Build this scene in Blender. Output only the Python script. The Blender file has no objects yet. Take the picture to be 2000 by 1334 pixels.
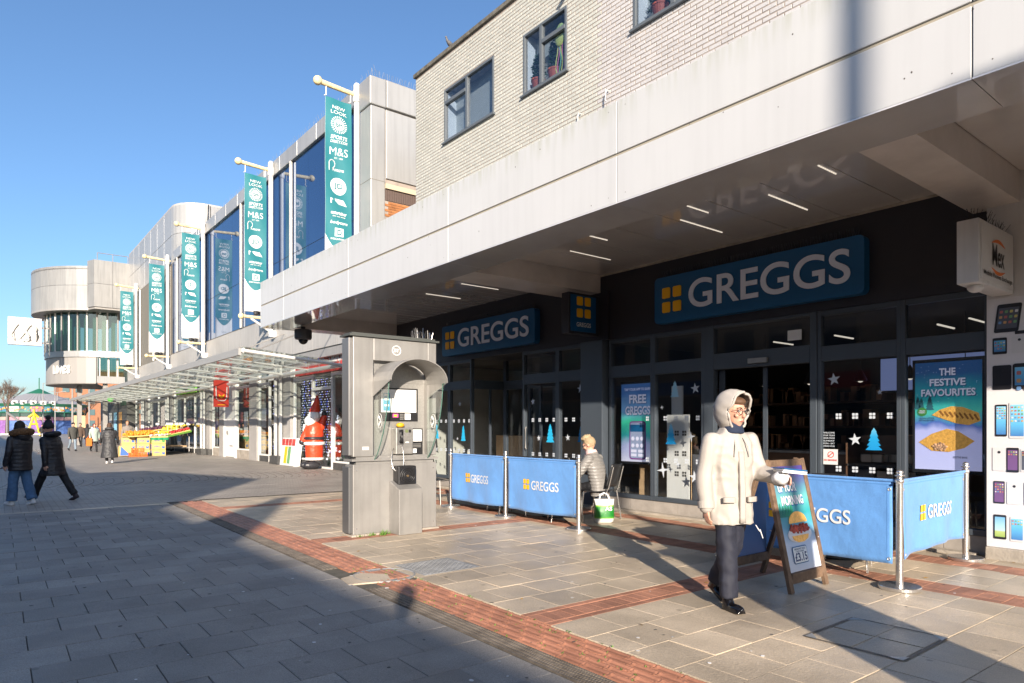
import bpy, math, random
from mathutils import Vector, Matrix, noise
random.seed(7)
SC = bpy.context.scene
COL = SC.collection
R = math.radians
# ---------------------------------------------------------------- camera, sky, sun, exposure
YAW = math.atan(1045 / 1320)
CAMH = 1.42
cd = bpy.data.cameras.new("camera")
cam = bpy.data.objects.new("camera", cd); COL.objects.link(cam)
cam.location = (0, 0, CAMH); cam.rotation_euler = (R(90), 0, -YAW)
cd.sensor_width = 36; cd.sensor_fit = 'HORIZONTAL'; cd.lens = 36 * 1320 / 2000
cd.shift_x = 0.0; cd.shift_y = 167 / 2000
cd.clip_start = 0.05; cd.clip_end = 3000
SC.camera = cam
SUN_EL, SUN_BRG = 17.3, 31.5          # light travels towards bearing 31.5 deg (from +Y to +X)
w = bpy.data.worlds.new("World"); SC.world = w; w.use_nodes = True
nt = w.node_tree; nt.nodes.clear()
sky = nt.nodes.new("ShaderNodeTexSky"); sky.sky_type = 'NISHITA'; sky.sun_disc = False
sky.sun_elevation = R(SUN_EL); sky.sun_rotation = R(180 + SUN_BRG)
sky.air_density = 1.0; sky.dust_density = 1.2; sky.ozone_density = 4.6; sky.altitude = 50
bg = nt.nodes.new("ShaderNodeBackground"); bg.inputs[1].default_value = 0.108
wo = nt.nodes.new("ShaderNodeOutputWorld")
nt.links.new(sky.outputs[0], bg.inputs[0]); nt.links.new(bg.outputs[0], wo.inputs[0])
sl = bpy.data.lights.new("sun", 'SUN'); sl.energy = 5.0; sl.angle = R(0.53); sl.color = (1.0, 0.875, 0.73)
so = bpy.data.objects.new("sun", sl); COL.objects.link(so)
so.rotation_euler = (R(90 - SUN_EL), 0, R(-SUN_BRG))
vs = SC.view_settings
vs.view_transform = 'Standard'; vs.look = 'None'; vs.exposure = 0.95; vs.gamma = 1; vs.use_curve_mapping = False
SC.render.engine = 'CYCLES'
SC.cycles.max_bounces = 8; SC.cycles.transparent_max_bounces = 16; SC.cycles.glossy_bounces = 4; SC.cycles.diffuse_bounces = 4
SC.cycles.caustics_reflective = False; SC.cycles.caustics_refractive = False

# ---------------------------------------------------------------- materials
MATS = {}
def _n(nt, t, **k):
    n = nt.nodes.new(t)
    for a, v in k.items(): setattr(n, a, v)
    return n
def mat(name, col, rough=.6, metal=0.0, spec=.5, nz=None, bump=None, rnd=0, isl=0, streak=0, emit=0, grain=0, coat=0, spots=0, stain=0):
    """nz=(scale,amount) colour mottling, bump=(scale,strength), rnd / isl = tone change per object / per piece, streak = vertical rain marks, grain=fine speckle"""
    m = bpy.data.materials.new(name); m.use_nodes = True; nt = m.node_tree; L = nt.links
    b = nt.nodes["Principled BSDF"]; b.inputs["Base Color"].default_value = (*col, 1); b.inputs["Roughness"].default_value = rough
    b.inputs["Metallic"].default_value = metal; b.inputs["Specular IOR Level"].default_value = spec
    if coat: b.inputs["Coat Weight"].default_value = coat; b.inputs["Coat Roughness"].default_value = .02; b.inputs["Coat IOR"].default_value = 1.7
    if emit:
        b.inputs["Emission Color"].default_value = (*col, 1); b.inputs["Emission Strength"].default_value = emit
    geo = _n(nt, "ShaderNodeNewGeometry"); pos = geo.outputs["Position"]
    rgb = _n(nt, "ShaderNodeRGB"); rgb.outputs[0].default_value = (*col, 1); cur = rgb.outputs[0]
    def scale(fac_socket, lo, hi):
        nonlocal cur
        mr = _n(nt, "ShaderNodeMapRange"); mr.inputs[3].default_value = lo; mr.inputs[4].default_value = hi
        L.new(fac_socket, mr.inputs[0])
        mx = _n(nt, "ShaderNodeVectorMath", operation='SCALE'); L.new(cur, mx.inputs[0]); L.new(mr.outputs[0], mx.inputs[3]); cur = mx.outputs[0]
    used = False
    if nz:
        t = _n(nt, "ShaderNodeTexNoise"); t.inputs["Scale"].default_value = nz[0]; t.inputs["Detail"].default_value = 6; t.inputs["Roughness"].default_value = .6
        L.new(pos, t.inputs["Vector"])
        mr0 = _n(nt, "ShaderNodeMapRange"); mr0.inputs[1].default_value = .3; mr0.inputs[2].default_value = .7; L.new(t.outputs[0], mr0.inputs[0])
        scale(mr0.outputs[0], 1 - nz[1], 1 + nz[1]); used = True
    if grain:
        t = _n(nt, "ShaderNodeTexNoise"); t.inputs["Scale"].default_value = 160; t.inputs["Detail"].default_value = 2
        L.new(pos, t.inputs["Vector"]); mr0 = _n(nt, "ShaderNodeMapRange"); mr0.inputs[1].default_value = .3; mr0.inputs[2].default_value = .7; L.new(t.outputs[0], mr0.inputs[0])
        scale(mr0.outputs[0], 1 - grain, 1 + grain); used = True
    if spots:
        t = _n(nt, "ShaderNodeTexVoronoi"); t.inputs["Scale"].default_value = 3.2; L.new(pos, t.inputs["Vector"])
        mr0 = _n(nt, "ShaderNodeMapRange"); mr0.inputs[1].default_value = .05; mr0.inputs[2].default_value = .09; L.new(t.outputs[0], mr0.inputs[0])
        scale(mr0.outputs[0], 1 - spots, 1); used = True
    if stain:
        t = _n(nt, "ShaderNodeTexNoise"); t.inputs["Scale"].default_value = .55; t.inputs["Detail"].default_value = 9; t.inputs["Roughness"].default_value = .68; L.new(pos, t.inputs["Vector"])
        mr0 = _n(nt, "ShaderNodeMapRange"); mr0.inputs[1].default_value = .36; mr0.inputs[2].default_value = .64; L.new(t.outputs[0], mr0.inputs[0]); scale(mr0.outputs[0], 1 - stain, 1 + stain * .5); used = True
        mr1 = _n(nt, "ShaderNodeMapRange"); mr1.inputs[3].default_value = rough - .14; mr1.inputs[4].default_value = rough + .1; L.new(mr0.outputs[0], mr1.inputs[0]); L.new(mr1.outputs[0], b.inputs["Roughness"])
    if streak:
        mp = _n(nt, "ShaderNodeMapping"); mp.inputs["Scale"].default_value = (6, 6, .35); L.new(pos, mp.inputs[0])
        t = _n(nt, "ShaderNodeTexNoise"); t.inputs["Scale"].default_value = 1.6; t.inputs["Detail"].default_value = 5; L.new(mp.outputs[0], t.inputs["Vector"])
        mr0 = _n(nt, "ShaderNodeMapRange"); mr0.inputs[1].default_value = .45; mr0.inputs[2].default_value = .75; L.new(t.outputs[0], mr0.inputs[0])
        scale(mr0.outputs[0], 1, 1 - streak); used = True
    if rnd:
        oi = _n(nt, "ShaderNodeObjectInfo"); scale(oi.outputs["Random"], 1 - rnd, 1 + rnd); used = True
    if isl:
        scale(geo.outputs["Random Per Island"], 1 - isl, 1 + isl); used = True
    if used: L.new(cur, b.inputs["Base Color"])
    if bump:
        t = _n(nt, "ShaderNodeTexNoise"); t.inputs["Scale"].default_value = bump[0]; t.inputs["Detail"].default_value = 5; L.new(pos, t.inputs["Vector"])
        bp = _n(nt, "ShaderNodeBump"); bp.inputs["Strength"].default_value = bump[1]; bp.inputs["Distance"].default_value = .02
        L.new(t.outputs[0], bp.inputs["Height"]); L.new(bp.outputs[0], b.inputs["Normal"])
    MATS[name] = m
    return m
def glassmat(name, tint=(.9, .95, .94), ior=1.5, gloss=(1, 1, 1), rough=0.0):
    m = bpy.data.materials.new(name); m.use_nodes = True; nt = m.node_tree; nt.nodes.clear(); L = nt.links
    tr = _n(nt, "ShaderNodeBsdfTransparent"); tr.inputs[0].default_value = (*tint, 1)
    gl = _n(nt, "ShaderNodeBsdfGlossy"); gl.inputs["Color"].default_value = (*gloss, 1); gl.inputs["Roughness"].default_value = rough
    geo = _n(nt, "ShaderNodeNewGeometry"); dt = _n(nt, "ShaderNodeVectorMath", operation='DOT_PRODUCT'); L.new(geo.outputs["Normal"], dt.inputs[0]); L.new(geo.outputs["Incoming"], dt.inputs[1])
    ab = _n(nt, "ShaderNodeMath", operation='ABSOLUTE'); L.new(dt.outputs["Value"], ab.inputs[0])
    om = _n(nt, "ShaderNodeMath", operation='SUBTRACT'); om.inputs[0].default_value = 1; L.new(ab.outputs[0], om.inputs[1])
    pw_ = _n(nt, "ShaderNodeMath", operation='POWER'); pw_.inputs[1].default_value = 5; L.new(om.outputs[0], pw_.inputs[0])
    f0 = ((ior - 1) / (ior + 1)) ** 2; fr = _n(nt, "ShaderNodeMath", operation='MULTIPLY_ADD'); fr.inputs[1].default_value = 1 - f0; fr.inputs[2].default_value = f0; L.new(pw_.outputs[0], fr.inputs[0])
    mx = _n(nt, "ShaderNodeMixShader"); o = _n(nt, "ShaderNodeOutputMaterial")
    L.new(fr.outputs[0], mx.inputs[0]); L.new(tr.outputs[0], mx.inputs[1]); L.new(gl.outputs[0], mx.inputs[2]); L.new(mx.outputs[0], o.inputs[0])
    return m
def gradmat(name, stops, axis=2, lo=0, hi=1, rough=.4, emit=0, nz=0):
    """printed colour run along one object axis"""
    m = bpy.data.materials.new(name); m.use_nodes = True; nt = m.node_tree; L = nt.links; b = nt.nodes["Principled BSDF"]
    b.inputs["Roughness"].default_value = rough
    tc = _n(nt, "ShaderNodeTexCoord"); sp = _n(nt, "ShaderNodeSeparateXYZ"); L.new(tc.outputs["Object"], sp.inputs[0])
    mr = _n(nt, "ShaderNodeMapRange"); mr.inputs[1].default_value = lo; mr.inputs[2].default_value = hi
    src = sp.outputs[axis]
    if nz:
        t = _n(nt, "ShaderNodeTexNoise"); t.inputs["Scale"].default_value = 4; L.new(tc.outputs["Object"], t.inputs["Vector"])
        ma = _n(nt, "ShaderNodeMath", operation='MULTIPLY_ADD'); ma.inputs[1].default_value = nz; L.new(t.outputs[0], ma.inputs[0]); L.new(src, ma.inputs[2]); src = ma.outputs[0]
    L.new(src, mr.inputs[0]); cr = _n(nt, "ShaderNodeValToRGB"); L.new(mr.outputs[0], cr.inputs[0])
    els = cr.color_ramp.elements
    while len(els) < len(stops): els.new(.5)
    for e, (p, c) in zip(els, stops): e.position = p; e.color = (*c, 1)
    L.new(cr.outputs[0], b.inputs["Base Color"])
    if emit: L.new(cr.outputs[0], b.inputs["Emission Color"]); b.inputs["Emission Strength"].default_value = emit
    return m

# ---------------------------------------------------------------- mesh builder
ORG = {}
class MB:
    def __init__(s): s.v = []; s.f = []; s.mi = []; s.M = None; s.cm = 0
    def add(s, vs, fs):
        k = len(s.v)
        if s.M is not None: vs = [s.M @ Vector(p) for p in vs]
        s.v += [tuple(p) for p in vs]; s.f += [tuple(i + k for i in f) for f in fs]; s.mi += [s.cm] * len(fs); return s
    def box(s, x0, x1, y0, y1, z0, z1):
        if x0 > x1: x0, x1 = x1, x0
        if y0 > y1: y0, y1 = y1, y0
        if z0 > z1: z0, z1 = z1, z0
        return s.add([(x0, y0, z0), (x1, y0, z0), (x1, y1, z0), (x0, y1, z0), (x0, y0, z1), (x1, y0, z1), (x1, y1, z1), (x0, y1, z1)],
              [(0, 3, 2, 1), (4, 5, 6, 7), (0, 1, 5, 4), (1, 2, 6, 5), (2, 3, 7, 6), (3, 0, 4, 7)])
    def cbox(s, x0, x1, y0, y1, z0, z1, c):     # box with chamfered top edges
        vs = [(x0, y0, z0), (x1, y0, z0), (x1, y1, z0), (x0, y1, z0), (x0, y0, z1 - c), (x1, y0, z1 - c), (x1, y1, z1 - c), (x0, y1, z1 - c),
              (x0 + c, y0 + c, z1), (x1 - c, y0 + c, z1), (x1 - c, y1 - c, z1), (x0 + c, y1 - c, z1)]
        fs = [(8, 9, 10, 11)]
        for a in range(4):
            b = (a + 1) % 4; fs += [(a, b, b + 4, a + 4), (a + 4, b + 4, b + 8, a + 8)]
        return s.add(vs, fs)
    def prism(s, poly, o, u, v, n, d):      # closed outline (a,b) -> o+a*u+b*v, pushed d along n
        o, u, v, n = Vector(o), Vector(u), Vector(v), Vector(n); k = len(poly)
        p0 = [o + u * a + v * b for a, b in poly]; p1 = [p + n * d for p in p0]
        fs = [tuple(range(k))[::-1], tuple(range(k, 2 * k))] + [(i, (i + 1) % k, k + (i + 1) % k, k + i) for i in range(k)]
        return s.add(p0 + p1, fs)
    def cone(s, p0, p1, r0, r1, n=10, cap=True, sq=(1, 1)):
        p0, p1 = Vector(p0), Vector(p1); d = (p1 - p0)
        if d.length < 1e-6: return s
        d.normalize(); a = d.orthogonal().normalized() if abs(d.z) < .999 else Vector((1, 0, 0))
        if abs(d.z) < .999: a = Vector((0, 0, 1)).cross(d).normalized()
        b = d.cross(a); vs = []
        for p, r in ((p0, r0), (p1, r1)):
            vs += [p + a * (math.cos(t) * r * sq[0]) + b * (math.sin(t) * r * sq[1]) for t in (2 * math.pi * i / n for i in range(n))]
        fs = [(i, (i + 1) % n, n + (i + 1) % n, n + i) for i in range(n)]
        if cap: fs += [tuple(range(n))[::-1], tuple(range(n, 2 * n))]
        return s.add(vs, fs)
    def limb(s, p0, p1, r0, r1, n=12):      # cone with round ends
        s.cone(p0, p1, r0, r1, n); s.ell(p0, (r0,) * 3, n, 6); s.ell(p1, (r1,) * 3, n, 6); return s
    def tube(s, pts, r, n=8, closed=False):
        pts = [Vector(p) for p in pts]; m = len(pts); vs = []
        for i, p in enumerate(pts):
            t = (pts[(i + 1) % m] - pts[i - 1]) if closed else (pts[min(i + 1, m - 1)] - pts[max(i - 1, 0)])
            t.normalize(); a = Vector((0, 0, 1)).cross(t)
            if a.length < 1e-3: a = Vector((1, 0, 0))
            a.normalize(); b = t.cross(a); rr = r[i] if isinstance(r, (list, tuple)) else r
            vs += [p + a * math.cos(q) * rr + b * math.sin(q) * rr for q in (2 * math.pi * j / n for j in range(n))]
        fs = []
        for i in range(m if closed else m - 1):
            j2 = (i + 1) % m
            fs += [(i * n + j, i * n + (j + 1) % n, j2 * n + (j + 1) % n, j2 * n + j) for j in range(n)]
        if not closed: fs += [tuple(range(n))[::-1], tuple(range((m - 1) * n, m * n))]
        return s.add(vs, fs)
    def lathe(s, prof, c=(0, 0, 0), n=20):
        vs = []; m = len(prof)
        for r, z in prof: vs += [(c[0] + r * math.cos(2 * math.pi * i / n), c[1] + r * math.sin(2 * math.pi * i / n), c[2] + z) for i in range(n)]
        fs = [(i * n + j, i * n + (j + 1) % n, (i + 1) * n + (j + 1) % n, (i + 1) * n + j) for i in range(m - 1) for j in range(n)]
        fs += [tuple(range(n))[::-1], tuple(range((m - 1) * n, m * n))]
        return s.add(vs, fs)
    def ell(s, c, r, nu=14, nv=9, rot=None):
        vs = [(0, 0, -r[2])]
        for i in range(1, nv):
            t = -math.pi / 2 + math.pi * i / nv
            vs += [(r[0] * math.cos(t) * math.cos(2 * math.pi * j / nu), r[1] * math.cos(t) * math.sin(2 * math.pi * j / nu), r[2] * math.sin(t)) for j in range(nu)]
        vs.append((0, 0, r[2])); e = len(vs) - 1
        fs = [(0, 1 + (j + 1) % nu, 1 + j) for j in range(nu)]
        for i in range(nv - 2): fs += [(1 + i * nu + j, 1 + i * nu + (j + 1) % nu, 1 + (i + 1) * nu + (j + 1) % nu, 1 + (i + 1) * nu + j) for j in range(nu)]
        fs += [(1 + (nv - 2) * nu + j, 1 + (nv - 2) * nu + (j + 1) % nu, e) for j in range(nu)]
        M = (rot.to_4x4() if rot is not None else Matrix()); M.translation = Vector(c)
        return s.add([M @ Vector(p) for p in vs], fs)
    def loft(s, rings, cap=True):
        n = len(rings[0]); vs = [p for r in rings for p in r]; m = len(rings)
        fs = [(i * n + j, i * n + (j + 1) % n, (i + 1) * n + (j + 1) % n, (i + 1) * n + j) for i in range(m - 1) for j in range(n)]
        if cap: fs += [tuple(range(n))[::-1], tuple(range((m - 1) * n, m * n))]
        return s.add(vs, fs)
    def rings(s, spec, n=20):               # spec (z, rx, ry, xo, yo)
        return s.loft([[(xo + rx * math.cos(2 * math.pi * i / n), yo + ry * math.sin(2 * math.pi * i / n), z) for i in range(n)] for z, rx, ry, xo, yo in spec])
    def grid(s, fn, nu, nv):                # fn(a,b) in 0..1
        vs = [fn(i / nu, j / nv) for j in range(nv + 1) for i in range(nu + 1)]
        return s.add(vs, [(j * (nu + 1) + i, j * (nu + 1) + i + 1, (j + 1) * (nu + 1) + i + 1, (j + 1) * (nu + 1) + i) for j in range(nv) for i in range(nu)])
    def mesh(s, name):
        me = bpy.data.meshes.new(name); me.from_pydata(s.v, [], s.f); me.update(); return me
    def build(s, name, m, parent=None, smooth=False, bevel=0, local=False, solid=0, **props):
        o0 = Vector((0, 0, 0))
        if parent is not None and not local: o0 = ORG.get(parent.name, Vector((0, 0, 0)))
        me = bpy.data.meshes.new(name); me.from_pydata([tuple(Vector(p) - o0) for p in s.v], [], s.f)
        for mm in (m if isinstance(m, (list, tuple)) else [m]): me.materials.append(mm)
        if isinstance(m, (list, tuple)): me.polygons.foreach_set("material_index", s.mi)
        me.update(); o = bpy.data.objects.new(name, me); COL.objects.link(o)
        if parent is not None: o.parent = parent; ORG[o.name] = o0
        else: ORG[o.name] = Vector((0, 0, 0))
        if solid: md = o.modifiers.new("solid", 'SOLIDIFY'); md.thickness = solid; md.offset = 0
        if bevel: md = o.modifiers.new("bevel", 'BEVEL'); md.width = bevel; md.segments = 2; md.limit_method = 'ANGLE'; md.angle_limit = R(40)
        if smooth: me.polygons.foreach_set("use_smooth", [True] * len(me.polygons))
        for k, v in props.items(): o[k] = v
        return o
def box(name, m, parent, *a, **k): return MB().box(*a).build(name, m, parent, **k)
def thing(name, label, cat, loc=(0, 0, 0), rz=0, group=None):
    o = bpy.data.objects.new(name, None); COL.objects.link(o); o.location = loc; o.rotation_euler = (0, 0, rz); o.empty_display_size = .1
    o["label"] = label; o["category"] = cat; o["kind"] = "thing"
    if group: o["group"] = group
    ORG[o.name] = Vector(loc); return o
def tag(o, label, cat, group=None):
    o["label"] = label; o["category"] = cat; o["kind"] = "thing"
    if group: o["group"] = group
    return o
def copy_tree(root, loc=None, rz=None, label=None):
    def cp(o, par):
        c = o.copy(); COL.objects.link(c)
        if par is not None: c.parent = par
        for ch in o.children: cp(ch, c)
        return c
    r = cp(root, None)
    if loc is not None: r.location = loc
    if rz is not None: r.rotation_euler[2] = rz
    if label: r["label"] = label
    ORG[r.name] = Vector(r.location); return r
TXT = {}
def txt(s, bold=0.0, shear=0.0, sp=1.0):
    k = (s, bold, shear, sp)
    if k not in TXT:
        c = bpy.data.curves.new("t", 'FONT'); c.body = s; c.size = 1; c.offset = bold; c.shear = shear; c.space_character = sp; c.resolution_u = 8 if s in ('GREGGS', 'Mex') else 3; c.align_x = 'LEFT'
        o = bpy.data.objects.new("t", c); me = bpy.data.meshes.new_from_object(o)
        vs = [tuple(v.co) for v in me.vertices]; fs = [tuple(p.vertices) for p in me.polygons]
        bpy.data.objects.remove(o); bpy.data.curves.remove(c); bpy.data.meshes.remove(me)
        x0 = min(v[0] for v in vs); x1 = max(v[0] for v in vs); y0 = min(v[1] for v in vs); y1 = max(v[1] for v in vs)
        TXT[k] = ([((v[0] - x0) / (x1 - x0), (v[1] - y0) / (y1 - y0)) for v in vs], fs)
    return TXT[k]
def letters(mb, s, o, u, v, w, h, bold=.0, shear=0, sp=1.0, fn=None):
    """flat lettering fitted into w x h, its lower corner at o; u, v unit directions"""
    vs, fs = txt(s, bold, shear, sp); o, u, v = Vector(o), Vector(u), Vector(v)
    ps = [o + u * (a * w) + v * (b * h) for a, b in vs]
    if fn: ps = [fn(p) for p in ps]
    return mb.add(ps, fs)
def rrect(w, h, r, n=4):
    return [(cx + r * math.cos(a), cy + r * math.sin(a)) for cx, cy, a0 in ((w - r, r, -90), (w - r, h - r, 0), (r, h - r, 90), (r, r, 180)) for a in (R(a0 + 90 * i / n) for i in range(n + 1))]
def circ(cx, cy, rx, ry, n=24): return [(cx + rx * math.cos(2 * math.pi * i / n), cy + ry * math.sin(2 * math.pi * i / n)) for i in range(n)]
def starpoly(cx, cy, r, k=5, q=.42, rot=90): return [(cx + (r if i % 2 == 0 else r * q) * math.cos(R(rot + 180 * i / k)), cy + (r if i % 2 == 0 else r * q) * math.sin(R(rot + 180 * i / k))) for i in range(2 * k)]
def firpoly(w, h, t=5):
    right = []
    for i in range(t):
        z0, z1 = h * i / t, h * (i + 1) / t; a = (w / 2) * (1 - .82 * i / t); right += [(a, z0 + h * .012), (a * .52 if i < t - 1 else 0, z1)]
    return [(0, 0)] + right + [(-a, b) for a, b in right[-2::-1]]
def proj(x, y, z):
    S, C = math.sin(YAW), math.cos(YAW); d = S * x + C * y; l = C * x - S * y
    return (1000 + 1320 * l / d, 834 - 1320 * (z - CAMH) / d, d) if d > .2 else (1e9, 1e9, d)
# ---------------------------------------------------------------- material set
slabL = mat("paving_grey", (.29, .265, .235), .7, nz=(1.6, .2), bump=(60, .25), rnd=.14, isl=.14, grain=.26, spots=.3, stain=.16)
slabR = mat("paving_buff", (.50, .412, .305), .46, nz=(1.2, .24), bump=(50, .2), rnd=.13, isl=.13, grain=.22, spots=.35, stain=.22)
joint = mat("joint_sand", (.10, .09, .07), .95, nz=(9, .3))
sett = mat("sett_grey", (.42, .375, .325), .62, nz=(1.2, .15), bump=(60, .3), grain=.15, stain=.2)
redb = mat("red_paver", (.35, .165, .105), .75, nz=(5, .22), bump=(80, .3), rnd=.22, isl=.22, grain=.15)
chanb = mat("terracotta_channel", (.37, .165, .10), .5, nz=(4, .2), bump=(60, .15), rnd=.18, isl=.18)
iron = mat("cast_iron", (.17, .145, .12), .6, .15, nz=(8, .4), bump=(70, .3))
steelplate = mat("galvanised_plate", (.33, .335, .34), .42, .3, nz=(6, .25))
white = mat("white_panel", (.54, .545, .55), .35, nz=(.7, .03), streak=.05)
whitetop = mat("white_panel_stained", (.54, .545, .545), .4, nz=(.7, .03), streak=.06)
nt = whitetop.node_tree; L = nt.links; b = nt.nodes["Principled BSDF"]; geo = _n(nt, "ShaderNodeNewGeometry"); sx_ = _n(nt, "ShaderNodeSeparateXYZ"); L.new(geo.outputs["Position"], sx_.inputs[0])
mr = _n(nt, "ShaderNodeMapRange"); mr.inputs[1].default_value = 4.62; mr.inputs[2].default_value = 4.87; L.new(sx_.outputs[2], mr.inputs[0])
mp = _n(nt, "ShaderNodeMapping"); mp.inputs["Scale"].default_value = (9, 9, .8); L.new(geo.outputs["Position"], mp.inputs[0]); tn = _n(nt, "ShaderNodeTexNoise"); tn.inputs["Scale"].default_value = 1.5; tn.inputs["Detail"].default_value = 6; L.new(mp.outputs[0], tn.inputs["Vector"])
mr2 = _n(nt, "ShaderNodeMapRange"); mr2.inputs[1].default_value = .42; mr2.inputs[2].default_value = .78; mr2.inputs[4].default_value = .75; L.new(tn.outputs[0], mr2.inputs[0])
mm_ = _n(nt, "ShaderNodeMath", operation='MULTIPLY'); L.new(mr.outputs[0], mm_.inputs[0]); L.new(mr2.outputs[0], mm_.inputs[1])
mx = _n(nt, "ShaderNodeMix", data_type='RGBA'); L.new(mm_.outputs[0], mx.inputs[0]); L.new(b.inputs["Base Color"].links[0].from_socket, mx.inputs[6]); mx.inputs[7].default_value = (.36, .37, .27, 1); L.new(mx.outputs[2], b.inputs["Base Color"])
gapm = mat("panel_gap", (.18, .165, .14), .8)
soffit = mat("soffit_metal", (.76, .735, .72), .12, .22, nz=(1.0, .10), spec=.5, coat=1)
soffit2 = mat("soffit_tray", (.70, .65, .61), .22, .1, nz=(1.5, .14), spec=.6)
dirt = mat("dirt_line", (.09, .08, .07), .9)
led = mat("led_strip", (1.0, .90, .76), emit=.36)
brickc = mat("cream_painted_brick", (.465, .468, .425), .6, nz=(2, .08), bump=(40, .25), rnd=.05, isl=.05)
brickp = mat("pinkish_white_painted_brick", (.475, .46, .458), .6, nz=(2, .07), bump=(40, .25), rnd=.05, isl=.05)
mort = mat("brick_mortar", (.30, .255, .225), .9, nz=(5, .2))
orangeb = mat("orange_brick", (.42, .17, .06), .8, nz=(3, .2), rnd=.22, isl=.22)
darkb = mat("dark_brick", (.10, .07, .06), .8, isl=.3)
anth = mat("anthracite_frame", (.055, .068, .085), .42, .0, spec=.5, nz=(2, .06))
anth2 = mat("dark_fascia", (.028, .027, .034), .45, spec=.4)
winfr = mat("grey_window_frame", (.10, .115, .13), .4)
blue = mat("sign_blue", (.008, .105, .27), .35, spec=.5)
lettw = mat("sign_white", (.76, .83, 1.0), .5)
amber = mat("sign_amber", (.95, .50, .01), .45)
pane = glassmat("clear_glass", (.93, .95, .945), 1.5)
panedark = glassmat("shop_glass", (.94, .955, .96), 1.5)
wingl = glassmat("upstairs_glass", (.75, .8, .86), 1.75)
cglass = glassmat("canopy_glass", (.82, .86, .84), 1.5, rough=.05)
kglass = glassmat("kiosk_glass", (.95, .975, .96), 1.45)
edgeg = mat("glass_edge", (.06, .15, .12), .2)
steel = mat("brushed_steel", (.32, .31, .295), .42, .35, nz=(3, .10), streak=.16)
steel2 = mat("worn_steel", (.37, .36, .34), .36, .45, nz=(45, .12), streak=.12)
chrome = mat("polished_steel", (.66, .64, .62), .26, .92)
black = mat("black_plastic", (.016, .016, .018), .4)
blackr = mat("black_rubber", (.02, .02, .02), .8)
paper = mat("white_paper", (.70, .70, .69), .6)
wood = mat("weathered_wood", (.16, .10, .062), .7, nz=(14, .35), bump=(40, .3))
oak = mat("light_oak", (.50, .34, .20), .5, nz=(6, .12), streak=.15)
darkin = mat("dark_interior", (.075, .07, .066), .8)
floorin = mat("shop_floor", (.30, .29, .27), .4)
mullm = mat("alu_mullion", (.46, .44, .41), .4, .5)
clad = mat("alu_cladding", (.375, .375, .372), .38, .25, nz=(.5, .08), streak=.14, rnd=.05)
clad_d = mat("drum_cladding", (.29, .287, .28), .4, .2, nz=(.5, .1), streak=.2, rnd=.06)
cladg = mat("grey_cladding", (.33, .315, .30), .45, .2, nz=(.5, .1), streak=.12)
whitest = mat("white_steel", (.66, .65, .63), .4, nz=(3, .07))
cream = mat("cream_steel", (.74, .60, .34), .45, nz=(9, .25))
teal = mat("banner_teal", (.018, .165, .195), .55, nz=(3, .05))
whcloth = mat("white_cloth", (.72, .72, .71), .7)
conc = mat("concrete", (.36, .32, .27), .85, nz=(4, .25), bump=(40, .3))
cyan = mat("decal_cyan", (.02, .42, .72), .5)
silver = mat("decal_silver", (.55, .60, .66), .4)

# ---------------------------------------------------------------- sky is the world; ground
A_ = .018
ca, sa = math.cos(A_), math.sin(A_)
def W(p, q, z=0): return (p * ca + q * sa, -p * sa + q * ca, z)
g = MB().add([(-400, -120, -.012), (600, -120, -.012), (600, 900, -.012), (-400, 900, -.012)], [(0, 1, 2, 3)]).build("ground", joint, None); g["kind"] = "structure"
# far paving of small setts, laid as a sheet with a brick pattern in its colour and relief
m = sett; nt = m.node_tree; L = nt.links; b = nt.nodes["Principled BSDF"]
bt = _n(nt, "ShaderNodeTexBrick"); bt.inputs["Scale"].default_value = 1; bt.inputs["Brick Width"].default_value = .22; bt.inputs["Row Height"].default_value = .11
bt.inputs["Mortar Size"].default_value = .007; bt.inputs["Color1"].default_value = (1, 1, 1, 1); bt.inputs["Color2"].default_value = (.8, .8, .8, 1); bt.inputs["Mortar"].default_value = (.42, .42, .42, 1)
geo = _n(nt, "ShaderNodeNewGeometry"); mp = _n(nt, "ShaderNodeMapping"); mp.inputs["Rotation"].default_value = (0, 0, A_)
L.new(geo.outputs["Position"], mp.inputs[0]); L.new(mp.outputs[0], bt.inputs["Vector"])
mul = _n(nt, "ShaderNodeMix", data_type='RGBA', blend_type='MULTIPLY'); mul.inputs[0].default_value = 1
L.new(b.inputs["Base Color"].links[0].from_socket, mul.inputs[6]); L.new(bt.outputs["Color"], mul.inputs[7]); L.new(mul.outputs[2], b.inputs["Base Color"])
sp = MB(); sp.add([W(-60, 13.94, -.003), W(2.55, 13.94, -.003), W(2.55, 14.12, -.003), W(3.15, 14.12, -.003), W(3.15, 14.24, -.003), W(9.6, 14.24, -.003), W(9.6, 70, -.003), W(90, 70, -.003), W(90, 420, -.003), W(-120, 420, -.003)], [tuple(range(10))])
sp = sp.build("sett_paving", sett, None); sp["kind"] = "structure"
# arcs of darker joints in the setts (a fan course across the street)
ar = MB()
for i in range(60):
    p0 = -4.5 + i * .23
    ar.tube([W(p0 + .62 * math.sin(t), 20.7 - 3.0 * math.cos(t) + 1.4, -.0035) for t in (math.pi * (.12 + .76 * k / 12) / 2 for k in range(13))], .006, 4)
ar = ar.build("joint_line", joint, sp); ar["kind"] = "stuff"

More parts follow.
